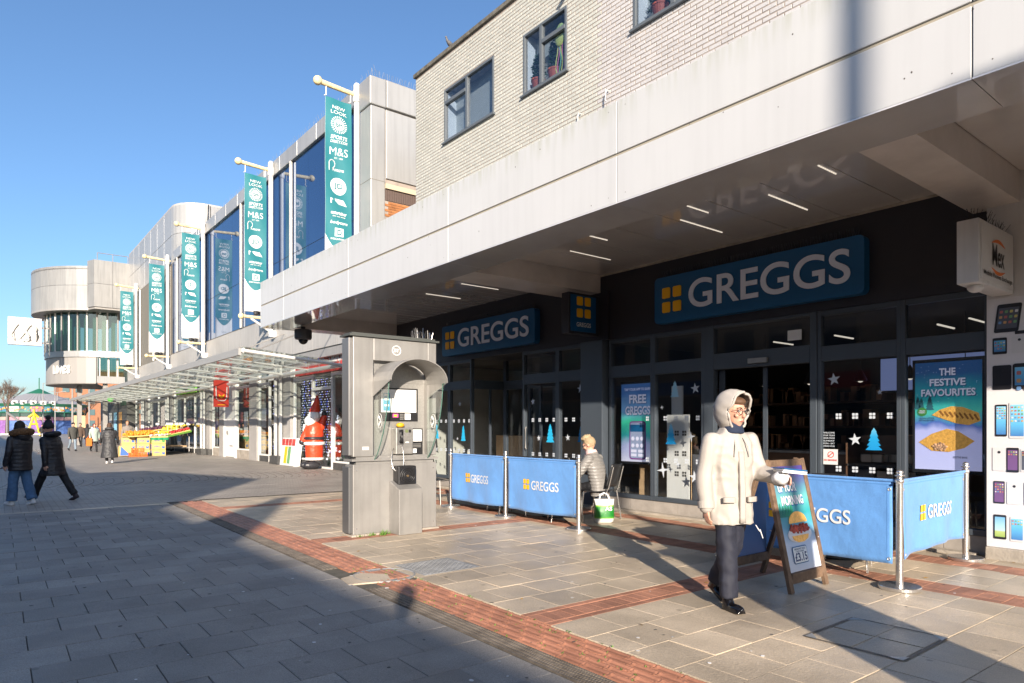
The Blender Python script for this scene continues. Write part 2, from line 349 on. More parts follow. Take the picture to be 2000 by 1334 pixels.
pav = thing("pavement", "pavement of staggered slabs with red brick bands and a tiled drain channel", "pavement"); pav["kind"] = "structure"
for k in ("label", "category"): del pav[k]
SLW, SLD = .40, .385
def slabmesh(nm, wx, dy, m, ch=.004, z=0):
    mb = MB().cbox(-wx / 2 + .0025, wx / 2 - .0025, -dy / 2 + .0025, dy / 2 - .0025, -.03, 0, ch * .6); me = mb.mesh(nm); me.materials.append(m); return me
def lay(cells, me, nm, par, m, lim=300):
    """cells: (p,q,w,d,rot). nearest visible ones become parts, the rest one mesh"""
    vis, rest = [], []
    for c in cells:
        x, y, _ = W(c[0], c[1]); u, v, d = proj(x, y, 0)
        (vis if (-60 < u < 2060 and v < 1400 and d > 0) else rest).append((d, c))
    vis.sort(key=lambda a: a[0]); rest += vis[lim:]; vis = vis[:lim]
    for d, c in vis:
        o = bpy.data.objects.new(nm, me[c[4]]); COL.objects.link(o); o.parent = par
        x, y, _ = W(c[0], c[1]); o.location = (x, y, random.uniform(-.003, .0)); o.rotation_euler = (random.uniform(-.003, .003), random.uniform(-.003, .003), -A_ + random.uniform(-.003, .003))
    if rest:
        mb = MB()
        for d, c in rest:
            mm = me[c[4]]; x, y, _ = W(c[0], c[1]); mb.M = Matrix.Translation((x, y, random.uniform(-.003, 0))) @ Matrix.Rotation(-A_, 4, 'Z')
            mb.add([v.co for v in mm.vertices], [tuple(p.vertices) for p in mm.polygons])
        o = mb.build(nm, m, par); o["kind"] = "stuff"
left, right, rightb = [], [], []
row = 0; q = -3.0
while q < 13.9:
    p = 2.56 - SLW / 2 - (.2 if row % 2 else 0)
    if row % 2: left.append((2.46, q, .2, SLD, 1))
    while p > -7.5:
        left.append((p, q, SLW, SLD, 0)); p -= SLW
    q += SLD; row += 1
left_kerb = [(2.1 - .9 * i, 13.845, .9, .19, 2) for i in range(12)]
for c in left_kerb: left.append(c)
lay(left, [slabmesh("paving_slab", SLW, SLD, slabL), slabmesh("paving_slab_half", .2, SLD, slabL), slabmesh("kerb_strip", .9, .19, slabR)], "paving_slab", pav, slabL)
BANDS = [-.55, 3.86, 8.16, 12.5]; LONG = [(6.43, 6.85), (7.82, 8.16)]
def strips(p0, p1, store):
    for b0, b1 in zip(BANDS, BANDS[1:] + [14.22]):
        q0, q1 = b0 + .175, b1 - .175; n = round((q1 - q0) / SLD); d = (q1 - q0) / n
        for i in range(n):
            p = p0 - (SLW / 2 if i % 2 else 0); qq = q0 + d * (i + .5)
            while p < p1 - .01:
                a, b_ = max(p, p0), min(p + SLW, p1)
                if b_ - a > .05: store.append(((a + b_) / 2, qq, round(b_ - a, 3), d, (round(b_ - a, 3), round(d, 3))))
                p += SLW
r1, r2 = [], []
strips(3.16, 6.43, r1); strips(6.85, 7.82, r2); strips(8.16, 8.95, r2)
for cells, nm in ((r1, "paving_slab"), (r2, "paving_slab")):
    mk = {}
    for i, c in enumerate(cells): mk.setdefault(c[4], slabmesh("buff_slab", c[4][0], c[4][1], slabR))
    par = thing("footway", "", "x"); par["kind"] = "structure"; del par["label"]; del par["category"]
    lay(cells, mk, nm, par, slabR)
# red brick bands
bands = thing("brick_banding", "", "x"); bands["kind"] = "structure"; del bands["label"]; del bands["category"]
bcells = []
def band_x(qc, p0, p1):
    n = round((p1 - p0) / .105)
    for i in range(n): bcells.append((p0 + .105 * (i + .5), qc, .105, .21, 'a'))
    n = round((p1 - p0) / .21)
    for i in range(n):
        for s in (-1, 1): bcells.append((p0 + .21 * (i + .5), qc + s * .1425, .21, .07, 'c'))
def band_q(pc, q0, q1):
    n = round((q1 - q0) / .105)
    for i in range(n): bcells.append((pc, q0 + .105 * (i + .5), .21, .105, 'b'))
    n = round((q1 - q0) / .21)
    for i in range(n):
        for s in (-1, 1): bcells.append((pc + s * .1575, q0 + .21 * (i + .5), .105, .21, 'a'))
for bq in BANDS: band_x(bq, 3.16, 6.43); band_x(bq, 6.85, 7.82)
band_q(6.64, -1, 14.2); band_q(7.99, -1, 14.2)
lay(bcells, {'a': slabmesh("b", .105, .21, redb, .003), 'b': slabmesh("b", .21, .105, redb, .003), 'c': slabmesh("b", .21, .07, redb, .003)}, "brick", bands, redb)
# terracotta dished drain bricks, five rows
chan = thing("drain_channel", "", "x"); chan["kind"] = "structure"; del chan["label"]; del chan["category"]
def chmesh():
    mb = MB(); Lh, wd = .102, .039; prof = [(-wd, -.03), (-wd, .0), (-wd * .72, .004), (-wd * .3, -.006), (wd * .3, -.006), (wd * .72, .004), (wd, 0), (wd, -.03)]
    rings = []
    for y, up in ((-Lh, 0), (-Lh + .012, .003), (Lh - .035, 0), (Lh - .012, .006), (Lh, .002)): rings.append([(x, y, z + (up if -.02 < z < .003 else up * .4)) for x, z in prof])
    mb.loft(rings); me = mb.mesh("channel_brick"); me.materials.append(chanb); return me
cells = []
for r in range(5):
    q = .6 + (r * .083) % .205
    while q < 14.0:
        if not (5.62 < q < 6.2): cells.append((2.79 + .077 * r, q, .077, .205, 0))
        q += .2055
lay(cells, [chmesh()], "channel_brick", chan, chanb)
# slot grating beside the channel: rails and cross bars
gr = MB()
for q0, q1 in ((.4, 5.5), (6.5, 14.0)):
    for pp in (2.585, 2.62, 2.66, 2.70, 2.735):
        gr.M = Matrix.Rotation(-A_, 4, 'Z'); gr.box(pp - .006, pp + .006, q0, q1, -.03, .001)
    n = int((q1 - q0) / .022)
    for i in range(n): gr.box(2.582, 2.738, q0 + .022 * i, q0 + .022 * i + .009, -.03, -.002)
gr = gr.build("grating", iron, chan); gr["kind"] = "stuff"
# round inspection cover let into the channel, and two more covers
t = thing("inspection_cover", "round terracotta tiled inspection cover interrupting the drain channel", "manhole cover", W(2.93, 5.92))
mb = MB(); x, y, _ = W(2.97, 5.92); mb.lathe([(.30, -.02), (.30, .0), (.285, .002), (.28, -.004)], (x, y, 0), 28).build("rim", steelplate, t)
mb = MB()
for i in range(6): mb.cbox(x - .17 + .057 * i, x - .117 + .057 * i, y - .20, y + .20, -.02, .0005, .003)
mb.build("tile_inlay", chanb, t)
mb = MB(); mb.prism([(-.5, -.17), (-.12, -.27), (-.02, .0), (-.2, .2), (-.45, .1)], (x + .05, y, -.02), (1, 0, 0), (0, 1, 0), (0, 0, 1), .021).build("concrete_inlay", slabR, t)
t = thing("access_cover", "grey chequered steel access cover set in the buff slabs", "manhole cover", (3.69, 5.9, 0))
x0, y0 = 3.36, 5.59
mb = MB(); mb.box(x0, x0 + .65, y0, y0 + .6, -.02, .002).build("plate", steelplate, t)
mb = MB()
for i in range(16):
    for j in range(16):
        xx, yy = x0 + .03 + j * .0375, y0 + .03 + i * .035
        if (i + j) % 2: mb.box(xx, xx + .026, yy, yy + .008, .002, .0045)
        else: mb.box(xx + .009, xx + .017, yy - .009, yy + .017, .002, .0045)
o = mb.build("tread", steelplate, t); o["kind"] = "stuff"
t = thing("recessed_cover", "slab filled recessed cover with steel corner brackets near the walking person", "manhole cover", (4.75, 2.05, 0))
def Mx(a, b): return Vector((4.4 + a * .71 + b * .0, 2.36 - b * .62 + a * .005, 0))
mb = MB()
for i in range(2):
    for j in range(2):
        a0, a1, b0, b1 = .03 + .49 * i, .48 + .49 * i, .03 + .49 * j, .48 + .49 * j
        pts = [Mx(a0, b1), Mx(a1, b1), Mx(a1, b0), Mx(a0, b0)]
        mb = MB(); mb.add([p + Vector((0, 0, -.02)) for p in pts] + [p + Vector((0, 0, .0035)) for p in pts], [(4, 5, 6, 7), (0, 1, 5, 4), (1, 2, 6, 5), (2, 3, 7, 6), (3, 0, 4, 7)]).build("slab_inlay", slabR, t)
mb = MB()
for a, b in (((0, 0), (1, 0)), ((1, 0), (1, 1)), ((1, 1), (0, 1)), ((0, 1), (0, 0))):
    p, q_ = Mx(*a), Mx(*b); d = (q_ - p).normalized(); n_ = Vector((-d.y, d.x, 0)); mb.add([p - n_ * .012, q_ - n_ * .012, q_ + n_ * .012, p + n_ * .012], [(0, 1, 2, 3)])
mb.v = [(x, y, .0045) for x, y, z in mb.v]; mb.build("frame", iron, t)
for a, b, da, db in ((0, 0, .14, .14), (1, 0, -.14, .14), (0, 1, .14, -.14), (1, 1, -.14, -.14)):
    pts = [Mx(a, b), Mx(a + da, b), Mx(a, b + db)]; mb = MB(); mb.add([p + Vector((0, 0, .0055)) for p in pts], [(0, 1, 2)]).build("corner_bracket", steelplate, t)
# bits on the ground
for gn, gc_, cnt in (("pale", (.62, .61, .60), 150), ("dark", (.10, .095, .09), 170)):
    lit = MB()
    for i in range(cnt):
        x, y = random.uniform(-3, 7.8), random.uniform(2.0, 15) if i % 3 else random.uniform(2.0, 6); s_ = random.uniform(.006, .017)
        lit.prism([(s_ * math.cos(a) * random.uniform(.6, 1.3), s_ * .8 * math.sin(a)) for a in (2 * math.pi * k / 7 for k in range(7))], (x, y, .0006), (math.cos(i), math.sin(i), 0), (-math.sin(i), math.cos(i), 0), (0, 0, 1), .001)
    lit = lit.build("chewing_gum", mat("gum_" + gn, gc_, .8, isl=.4), pav); lit["kind"] = "stuff"
lf = mat("dead_leaf", (.32, .18, .03), .7, isl=.4)
mb = MB()
for i in range(46):
    x, y = (random.uniform(8.1, 8.7), random.uniform(2, 9)) if i < 26 else (random.uniform(3, 8), random.uniform(2.4, 9)); s = random.uniform(.012, .03)
    mb.M = Matrix.Translation((x, y, .004)) @ Matrix.Rotation(random.uniform(0, 6), 4, 'Z') @ Matrix.Rotation(.25, 4, 'X')
    mb.add([(-s, 0, 0), (0, -s * .5, .004), (s * 1.2, 0, .006), (0, s * .5, .004)], [(0, 1, 2, 3)])
o = mb.build("fallen_leaves", lf, pav); o["kind"] = "stuff"
grm = mat("weed_green", (.10, .20, .03), .7, isl=.4)
mb = MB()
def tuft(x, y, n, h, sp_):
    for _ in range(n):
        a = random.uniform(0, 6.3); r = random.uniform(0, sp_); X, Y = x + r * math.cos(a), y + r * math.sin(a) * .4; hh = h * random.uniform(.4, 1); b_ = random.uniform(0, 6.3)
        mb.add([(X - .005 * math.cos(b_), Y - .005 * math.sin(b_), 0), (X + .005 * math.cos(b_), Y + .005 * math.sin(b_), 0), (X + hh * .7 * math.cos(b_ + 1), Y + hh * .7 * math.sin(b_ + 1), hh)], [(0, 1, 2)])
for i in range(8): tuft(3.85 + random.random() * .6, 8.07, 10, .05, .05)
tuft(4.18, 8.0, 40, .09, .06)
for i in range(120):
    x, y, _ = W(random.choice([2.76, 2.83, 2.90, 2.98, 3.06, 3.15]), random.uniform(1.6, 6.5)); tuft(x, y, 3, .018, .02)
o = mb.build("weeds", grm, pav); o["kind"] = "stuff"
# ================================================================= the bakery building
XF = 8.75
bld = thing("shop_building", "two storey building with cream and pinkish painted brick upstairs over a dark bakery shopfront", "building", (XF, 6, 0))
WINS = [(11.68, 13.65, 8.19, 9.45), (9.38, 10.68, 8.17, 9.41), (5.75, 7.73, 8.16, 9.42), (2.2, 4.2, 8.16, 9.42)]
Z0, Z1, Y0, Y1 = 4.3, 10.28, .6, 15.0
# mortar bed with openings cut out as strips between the windows
mb = MB(); ys = sorted([Y0, Y1] + [a for w_ in WINS for a in w_[:2]])
for a, b in zip(ys, ys[1:]):
    w_ = [w_ for w_ in WINS if w_[0] <= a and b <= w_[1]]
    if w_: mb.box(XF + .006, XF + .3, a, b, Z0, w_[0][2]); mb.box(XF + .006, XF + .3, a, b, w_[0][3], Z1)
    else: mb.box(XF + .006, XF + .3, a, b, Z0, Z1)
mb.build("mortar_bed", mort, bld)
cells = []
CH, BL = .075, .225
n = int((Z1 - Z0) / CH)
for i in range(n):
    z = Z0 + i * CH; y = Y0 - (BL / 2 if i % 2 else 0)
    while y < Y1:
        segs = [(max(y, Y0), min(y + BL, Y1))]
        for w_ in WINS:
            if w_[2] - .02 < z + CH / 2 < w_[3]:
                new = []
                for a, b in segs:
                    if b <= w_[0] or a >= w_[1]: new.append((a, b)); continue
                    if a < w_[0]: new.append((a, w_[0]))
                    if b > w_[1]: new.append((w_[1], b))
                segs = new
        for a, b in segs:
            if b - a > .03: cells.append((a, b, z))
        y += BL
def brick_vf(a, b, z, dx=0):
    x = XF + dx; c = .005; g_ = .006
    y0, y1, z0, z1 = a + g_, b - g_, z + g_, z + CH - g_
    vs = [(x + .02, y0, z0), (x + .02, y1, z0), (x + .02, y1, z1), (x + .02, y0, z1), (x, y0 + c, z0 + c), (x, y1 - c, z0 + c), (x, y1 - c, z1 - c), (x, y0 + c, z1 - c)]
    return vs, [(4, 7, 6, 5), (0, 4, 5, 1), (1, 5, 6, 2), (2, 6, 7, 3), (3, 7, 4, 0)]
sc_ = []
for a, b, z in cells:
    u, v, d = proj(XF, (a + b) / 2, z); vis = v > -20 and u < 2030 and z > 4.85 + (XF - 5.32) * 0
    # hidden behind the canopy edge
    t_ = 5.32 / XF; zc = CAMH + (z - CAMH) * t_
    vis = vis and zc > 4.86
    sc_.append((0 if vis else 1, d, a, b, z))
sc_.sort()
single = [s for s in sc_ if s[0] == 0][:300]; rest = sc_[len(single):]
bm_ = {}
for _, d, a, b, z in single:
    key = round(b - a, 3), (a + b) / 2 > 8.56
    if key not in bm_:
        vs, fs = brick_vf(-(b - a) / 2, (b - a) / 2, 0); me = bpy.data.meshes.new("brick"); me.from_pydata([(x - XF, y, zz) for x, y, zz in vs], [], fs)
        me.materials.append(brickc if key[1] else brickp); bm_[key] = me
    o = bpy.data.objects.new("brick", bm_[key]); COL.objects.link(o); o.parent = bld; o.location = Vector((XF + random.uniform(-.002, .002), (a + b) / 2, z)) - ORG[bld.name]
for side, m_ in ((1, brickc), (0, brickp)):
    mb = MB()
    for _, d, a, b, z in rest:
        if ((a + b) / 2 > 8.56) == bool(side): mb.add(*brick_vf(a, b, z, random.uniform(-.002, .002)))
    o = mb.build("brick", m_, bld); o["kind"] = "stuff"
cp = MB().box(XF - .05, XF + .4, Y0, Y1 + .04, Z1, Z1 + .09); cp.build("coping", mat("dark_coping", (.12, .11, .09), .8, nz=(6, .5), bump=(20, .6)), bld)
MB().box(XF + .3, 14, Y0, Y1, Z0, Z1 - .3).build("rear_wall", brickc, bld)
MB().box(XF + .02, 14, Y1 - .02, Y1, 0, Z1 - .02).build("side_wall", brickc, bld)
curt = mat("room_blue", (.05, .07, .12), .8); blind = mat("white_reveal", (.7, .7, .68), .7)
def upstairs(w_, split, bars, lab=None):
    y0, y1, z0, z1 = w_
    f = MB(); d0, d1 = XF - .012, XF + .07; t_ = .055
    f.box(d0, d1, y0, y0 + t_, z0, z1); f.box(d0, d1, y1 - t_, y1, z0, z1); f.box(d0, d1, y0 + t_, y1 - t_, z0, z0 + t_); f.box(d0, d1, y0 + t_, y1 - t_, z1 - t_, z1)
    f.box(d0, d1, split - .04, split + .04, z0 + t_, z1 - t_)
    for a, b, z in bars: f.box(d0 - .008, d1 - .002, a, b, z - .04, z + .04)
    wo_ = f.build("window", winfr, bld, bevel=.006)
    MB().box(XF + .03, XF + .036, y0 + t_, y1 - t_, z0 + t_, z1 - t_).build("pane", wingl, wo_)
    MB().box(XF - .06, XF + .02, y0 - .05, y1 + .05, z0 - .035, z0 - .001).build("sill", winfr, wo_)
    mb = MB().box(XF + .07, XF + .3, y1 - .06, y1, z0, z1).box(XF + .07, XF + .3, y0, y0 + .06, z0, z1); mb.build("reveal", blind, wo_)
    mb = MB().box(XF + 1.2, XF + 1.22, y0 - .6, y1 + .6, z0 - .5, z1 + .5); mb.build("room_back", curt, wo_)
upstairs(WINS[0], 12.72, [(12.76, 13.6, 9.13)]); upstairs(WINS[1], 10.13, [(9.43, 10.09, 9.03)]); upstairs(WINS[2], 6.9, [(5.8, 6.86, 9.05)]); upstairs(WINS[3], 3.3, [])
# things standing inside the upstairs windows
leafm = mat("house_plant_green", (.035, .085, .04), .6, isl=.5); potm = mat("terracotta_pot", (.42, .09, .05), .6)
def houseplant(y, z, h, sp_, label, pot=True):
    t = thing("potted_plant", label, "plant", (XF + .18, y, z), group=None)
    if pot: MB().lathe([(.10, 0), (.14, .2), (.15, .2), (.15, .23), (.12, .23)], (XF + .18, y, z), 16).build("pot", potm, t, smooth=False)
    mb = MB()
    for i in range(170):
        hh = random.uniform(.2, h); rr = sp_ * (.4 + .6 * math.sin(3 * hh / h)) * random.uniform(.3, 1); a = random.uniform(0, 6.3)
        c = Vector((XF + .18 + rr * .35 * math.cos(a), y + rr * math.sin(a), z + hh)); mb.M = Matrix.Translation(c) @ Matrix.Rotation(random.uniform(0, 6), 4, 'Z') @ Matrix.Rotation(random.uniform(-1, 1), 4, 'X')
        mb.add([(-.05, 0, 0), (0, -.022, .01), (.06, 0, 0), (0, .022, .01)], [(0, 1, 2, 3)])
    mb.M = None; o = mb.build("foliage", leafm, t); o["kind"] = "stuff"
    mb = MB()
    for k in range(4): mb.tube([(XF + .18, y, z + .1), (XF + .18, y + .04 * (k - 1.5), z + h * .5), (XF + .2, y + .12 * (k - 1.5), z + h * .85)], .006, 5)
    mb.build("stem", leafm, t)
houseplant(10.42, 8.23, .75, .22, "small leafed house plant in the narrow pane of the middle upstairs window")
houseplant(9.92, 8.23, .8, .2, "house plant in a terracotta pot beside the paper octopus upstairs")
houseplant(7.3, 8.22, .5, .25, "bushy dark plant in the upstairs window nearest the camera")
houseplant(6.4, 8.22, .9, .3, "plant with a red pot in the upstairs window over the canopy")
t = thing("paper_octopus", "yellow and green paper jellyfish decoration hanging in the upstairs window", "decoration", (XF + .08, 9.65, 8.3))
paY = gradmat("paper_yellow_green", [(0, (.75, .72, .12)), (.45, (.70, .74, .25)), (.5, (.15, .55, .35)), (1, (.72, .72, .2))], 2, .45, .95)
mb = MB().ell((XF + .085, 9.66, 9.0), (.03, .16, .22), 14, 9); mb.build("body", paY, t, smooth=True)
for k, cc in enumerate([(.8, .2, .35), (.8, .75, .2), (.25, .6, .4), (.8, .25, .4), (.85, .8, .25)]):
    mb = MB(); yk = 9.56 + .05 * k; mb.grid(lambda a, b: (XF + .085 + .004 * k, yk + .03 * a + .03 * math.sin(6 * b + k), 8.85 - b * (.55 + .05 * (k % 3))), 1, 8); mb.build("tentacle", mat("streamer_%d" % k, cc, .7), t)
# small metalwork on the wall
mb = MB().tube([(XF - .75, 8.95, 6.12), (XF, 8.86, 6.17)], .035, 10); o = mb.build("overflow_pipe", whitest, bld)
mb = MB().lathe([(.05, 0), (.05, .02)], (0, 0, 0), 10)
for yy, zz in ((9.0, 7.0), (8.3, 7.15)):
    MB().tube([(XF, yy, zz + .2), (XF - .06, yy, zz + .2), (XF - .08, yy, zz + .15), (XF - .08, yy, zz)], .014, 6).build("hook", brickp, bld)
MB().tube([(XF, 9.3, 9.62), (XF - .12, 9.3, 9.62), (XF - .2, 9.32, 9.56)], .05, 8).build("floodlight", black, bld)
# ----------------------------------------------------------------- the big white canopy
can = thing("canopy", "long white panelled canopy with dark soffit over the bakery pavement", "canopy", (5.32, 6, 3.8))
JY = [-6, -1.6, 1.667, 4.93, 8.2, 11.54, 14.87, 16.43]
for a, b in zip(JY, JY[1:]):
    MB().box(5.32, 5.40, a + .004, b - .004, 4.325, 4.88).build("panel", whitetop, can, bevel=.006)
    MB().box(5.32, 5.40, a + .004, b - .004, 3.803, 4.295).build("panel", white, can, bevel=.006)
    MB().box(5.318, 5.96, a + .003, b - .003, 3.79, 3.802).build("soffit_panel", soffit, can)
MB().box(5.335, 5.39, -6, 16.42, 4.29, 4.33).build("shadow_gap", mat("joint_buff", (.36, .32, .25), .7), can)
MB().box(5.345, 5.395, -6, 16.425, 3.81, 4.87).build("backing", gapm, can)
MB().box(5.40, 8.74, -6, 16.42, 4.20, 4.84).build("roof_slab", white, can)
MB().box(5.41, 8.74, 16.4, 16.44, 3.80, 4.88).build("end_panel", white, can)
MB().box(5.95, 5.97, -6, 16.3, 3.802, 4.16).build("soffit_step", soffit2, can)
MB().box(5.97, 8.70, 15.9, 16.4, 3.79, 4.2).build("end_beam", soffit2, can)
for a, b in ((8.45, 9.15), (2.26, 2.72), (-3.9, -3.4)):
    MB().box(5.962, 8.70, a, b, 3.792, 4.2).build("beam", soffit2, can, bevel=.004)
def tray(a, b, wdt):
    n = max(1, round((b - a) / wdt)); d = (b - a) / n
    for i in range(n):
        MB().box(5.975, 8.72, a + d * i + .006, a + d * (i + 1) - .006, 4.115 + random.uniform(-.002, .002), 4.16).build("soffit_tray", soffit, can)
tray(9.15, 15.9, .3); tray(2.72, 8.45, .72); tray(-3.4, 2.26, .72)
for (x0, y0), (x1, y1) in [((6.79, 3.5), (7.17, 3.49)), ((7.2, 4.3), (8.08, 4.3)), ((6.78, 5.13), (7.21, 5.13)), ((7.17, 5.53), (8.09, 5.53)), ((6.77, 6.79), (7.13, 6.79)), ((7.11, 7.55), (8.0, 7.55)), ((7.14, 10.55), (8.01, 10.55)), ((7.12, 11.8), (7.96, 11.8))]:
    MB().box(x0, x1, y0 - .0055, y0 + .0055, 4.108, 4.118).build("strip_light", led, can)
MB().box(8.69, 8.72, 2.72, 8.45, 4.085, 4.113).build("edge_trim", mat("edge_trim", (.42, .37, .3), .6, nz=(6, .3)), can)
t = thing("security_camera", "black dome security camera under the end of the white canopy", "camera", (5.9, 14.6, 3.79))
cx_, cy_ = 6.05, 15.6
MB().lathe([(.05, 0), (.05, -.05), (.19, -.07), (.2, -.1), (.2, -.26), (.18, -.3), (.12, -.31)], (cx_, cy_, 3.79), 20).build("housing", mat("camera_grey", (.06, .06, .065), .5), t, smooth=False)
MB().ell((cx_, cy_, 3.50), (.115, .115, .13), 16, 9).build("dome", mat("dome_black", (.008, .008, .01), .08), t, smooth=True)
# ----------------------------------------------------------------- dark shopfront
MB().box(8.70, 8.78, 2.56, 14.92, 2.95, 4.13).build("fascia", anth2, bld)
MB().box(8.70, 9.0, 14.92, 16.4, 0, 4.2).build("end_pier", anth2, bld)
MB().box(8.58, 8.80, 8.30, 8.84, 0, 2.95).build("pilaster", anth, bld, bevel=.01)
MB().box(8.64, 8.70, 8.22, 8.92, 2.95, 3.79).build("pilaster_head", anth2, bld)
MB().box(8.71, 8.80, 14.8, 14.92, 0, 2.95).build("pilaster", anth, bld)
ris = mat("riser_tile", (.32, .29, .26), .6, nz=(6, .15), rnd=.1)
XG = 8.755
def front(y0, y1, z0=.28, clear=True, tz=True, name="shop_window", extra=None, leftjamb=.05, riser=True):
    f = MB(); j = leftjamb
    f.box(8.71, 8.80, y0, y0 + j, 0 if not riser else z0, 2.95); f.box(8.71, 8.80, y1 - j, y1, 0 if not riser else z0, 2.95)
    f.box(8.713, 8.797, y0 + j, y1 - j, 2.28, 2.48); f.box(8.713, 8.797, y0 + j, y1 - j, 2.88, 2.95)
    if riser: f.box(8.70, 8.80, y0, y1, z0 - .07, z0)
    o = f.build(name, anth, bld, bevel=.006)
    if clear: MB().box(XG, XG + .008, y0 + j, y1 - j, z0 if riser else .03, 2.28).build("pane", panedark, o)
    MB().box(XG, XG + .008, y0 + j, y1 - j, 2.48, 2.88).build("pane", panedark, o)
    if riser:
        n = max(1, round((y1 - y0) / .45)); d = (y1 - y0) / n
        for k in range(n): MB().box(8.72, 8.79, y0 + d * k + .003, y0 + d * (k + 1) - .003, 0, z0 - .071).build("riser_tile", ris, o)
    return o
w_free = front(7.28, 8.26); w_tree = front(6.28, 7.28); w_star = front(3.47, 4.5); w_fest = front(2.56, 3.47)
w_a = front(9.61, 10.66); w_b = front(8.84, 9.61); w_c = front(12.48, 13.4); w_d = front(13.4, 14.8)
# sliding door opening and its posts
dr = MB().box(8.70, 8.81, 6.10, 6.279, 0, 2.95).box(8.70, 8.81, 4.505, 4.60, 0, 2.95).box(8.705, 8.805, 4.60, 6.10, 2.28, 2.52).box(8.705, 8.805, 4.60, 6.10, 2.9, 2.95).build("doorway", anth, bld, bevel=.008)
MB().box(XG, XG + .008, 4.60, 6.10, 2.52, 2.9).build("pane", panedark, dr)
MB().box(8.66, 8.70, 5.2, 5.5, 2.33, 2.40).build("door_sensor", steel, dr)
MB().box(8.715, 8.718, 4.72, 4.92, 2.60, 2.74).build("notice", paper, dr)
MB().box(8.83, 8.86, 6.0, 6.09, .02, 2.27).box(8.83, 8.86, 5.3, 5.36, .02, 2.27).box(8.832, 8.858, 5.36, 6.0, .02, .09).build("sliding_door", anth, dr)
# recessed entrance of the further unit
rc = MB().box(9.62, 9.70, 10.66, 10.76, 0, 2.95).box(9.62, 9.70, 12.38, 12.48, 0, 2.95).box(9.62, 9.70, 11.5, 11.58, 0, 2.28).box(9.622, 9.698, 10.76, 12.38, 2.28, 2.48).build("entrance_door", anth, bld)
MB().box(9.65, 9.658, 10.76, 12.38, .03, 2.28).build("pane", panedark, rc); MB().box(9.65, 9.658, 10.76, 12.38, 2.48, 2.95).build("pane", panedark, rc)
for yy in (10.66, 12.44): MB().box(8.80, 9.62, yy, yy + .04, 0, .3).box(8.80, 9.62, yy, yy + .04, 2.28, 2.48).box(9.2, 9.25, yy, yy + .04, .3, 2.28).build("entrance_side", anth, bld)
MB().box(8.80, 9.7, 10.66, 12.48, 2.95, 3.0).build("entrance_ceiling", anth2, bld)
MB().tube([(9.58, 11.62, 1.35), (9.58, 11.62, .95)], .015, 8).build("door_handle", steel, rc); MB().tube([(8.68, 10.5, 1.42), (8.66, 10.5, 1.40), (8.66, 10.5, 1.0), (8.68, 10.5, .98)], .014, 8).build("door_handle", steel, w_a)
# threshold and interior shell
MB().box(8.56, 8.70, 2.66, 14.8, -.02, .03).build("threshold", conc, bld)
MB().box(8.81, 14, 2.5, 14.9, -.02, .02).build("shop_floor", floorin, bld)
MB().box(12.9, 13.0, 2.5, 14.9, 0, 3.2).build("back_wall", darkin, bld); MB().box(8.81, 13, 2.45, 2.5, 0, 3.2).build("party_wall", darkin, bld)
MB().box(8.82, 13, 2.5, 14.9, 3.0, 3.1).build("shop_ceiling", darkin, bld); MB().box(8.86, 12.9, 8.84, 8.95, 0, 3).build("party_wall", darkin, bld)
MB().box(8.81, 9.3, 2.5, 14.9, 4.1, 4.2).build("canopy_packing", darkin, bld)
# shop fittings seen through the glass
t = thing("wood_partition", "light oak panel standing behind the first bakery window", "partition", (9.5, 7.8, 0))
for k in range(5): MB().box(9.55, 9.58, 7.15 + .23 * k, 7.375 + .23 * k, .05, 1.32).build("panel", oak, t)
t = thing("display_houses", "white cut-out house display with small square windows behind the bakery window", "window display", (9.2, 6.8, 0))
for y0, y1, zt, xx in ((6.72, 7.16, 1.62, 8.93), (6.42, 6.72, .98, 9.02), (6.98, 7.2, 2.1, 9.1)):
    MB().box(xx, xx + .03, y0, y1, .03, zt).build("house_front", paper, t)
    mb = MB()
    for z in (.62, .95, 1.28):
        if z + .15 > zt: continue
        for k in range(int((y1 - y0) / .15)):
            yy = y0 + .05 + .15 * k
            for a in (0, .045):
                for b in (0, .045): mb.box(xx - .003, xx, yy + a, yy + a + .035, z + b, z + b + .035)
    mb.build("house_window", darkin, t)
t = thing("serving_counter", "brown bakery counter with packed shelves inside the doorway", "counter", (10.6, 4.4, 0))
cw = mat("counter_brown", (.16, .085, .05), .5, streak=.2)
MB().box(10.4, 11.1, 3.0, 6.6, 0, 1.0).build("counter_front", cw, t); MB().box(10.36, 11.14, 2.96, 6.64, 1.0, 1.04).build("counter_top", steel, t)
sand = mat("sandwich_pack", (.46, .36, .26), .5, isl=.6); 
mb = MB()
for i in range(70):
    yy, zz, xx = random.uniform(3.5, 4.45), random.choice([.5, .72, .94]), random.uniform(9.6, 9.9); mb.box(xx, xx + .1, yy, yy + .13, zz, zz + .1)
o = mb.build("packed_food", sand, t); o["kind"] = "stuff"
for z in (.42, .66, .88): MB().box(9.5, 10.0, 3.45, 4.5, z, z + .03).build("shelf", darkin, t)
MB().box(9.98, 10.0, 3.45, 4.5, 0, 1.3).build("shelf_back", cw, t); MB().box(9.5, 10.0, 4.48, 4.5, 0, 1.2).build("shelf_end", cw, t)
for y_ in (5.0, 6.0, 3.6): MB().box(10.2, 10.8, y_ - .01, y_ + .01, 2.8, 2.82).build("strip_light", led, t)
MB().box(9.2, 9.9, 2.9, 2.92, 2.70, 2.715).build("strip_light", led, t)
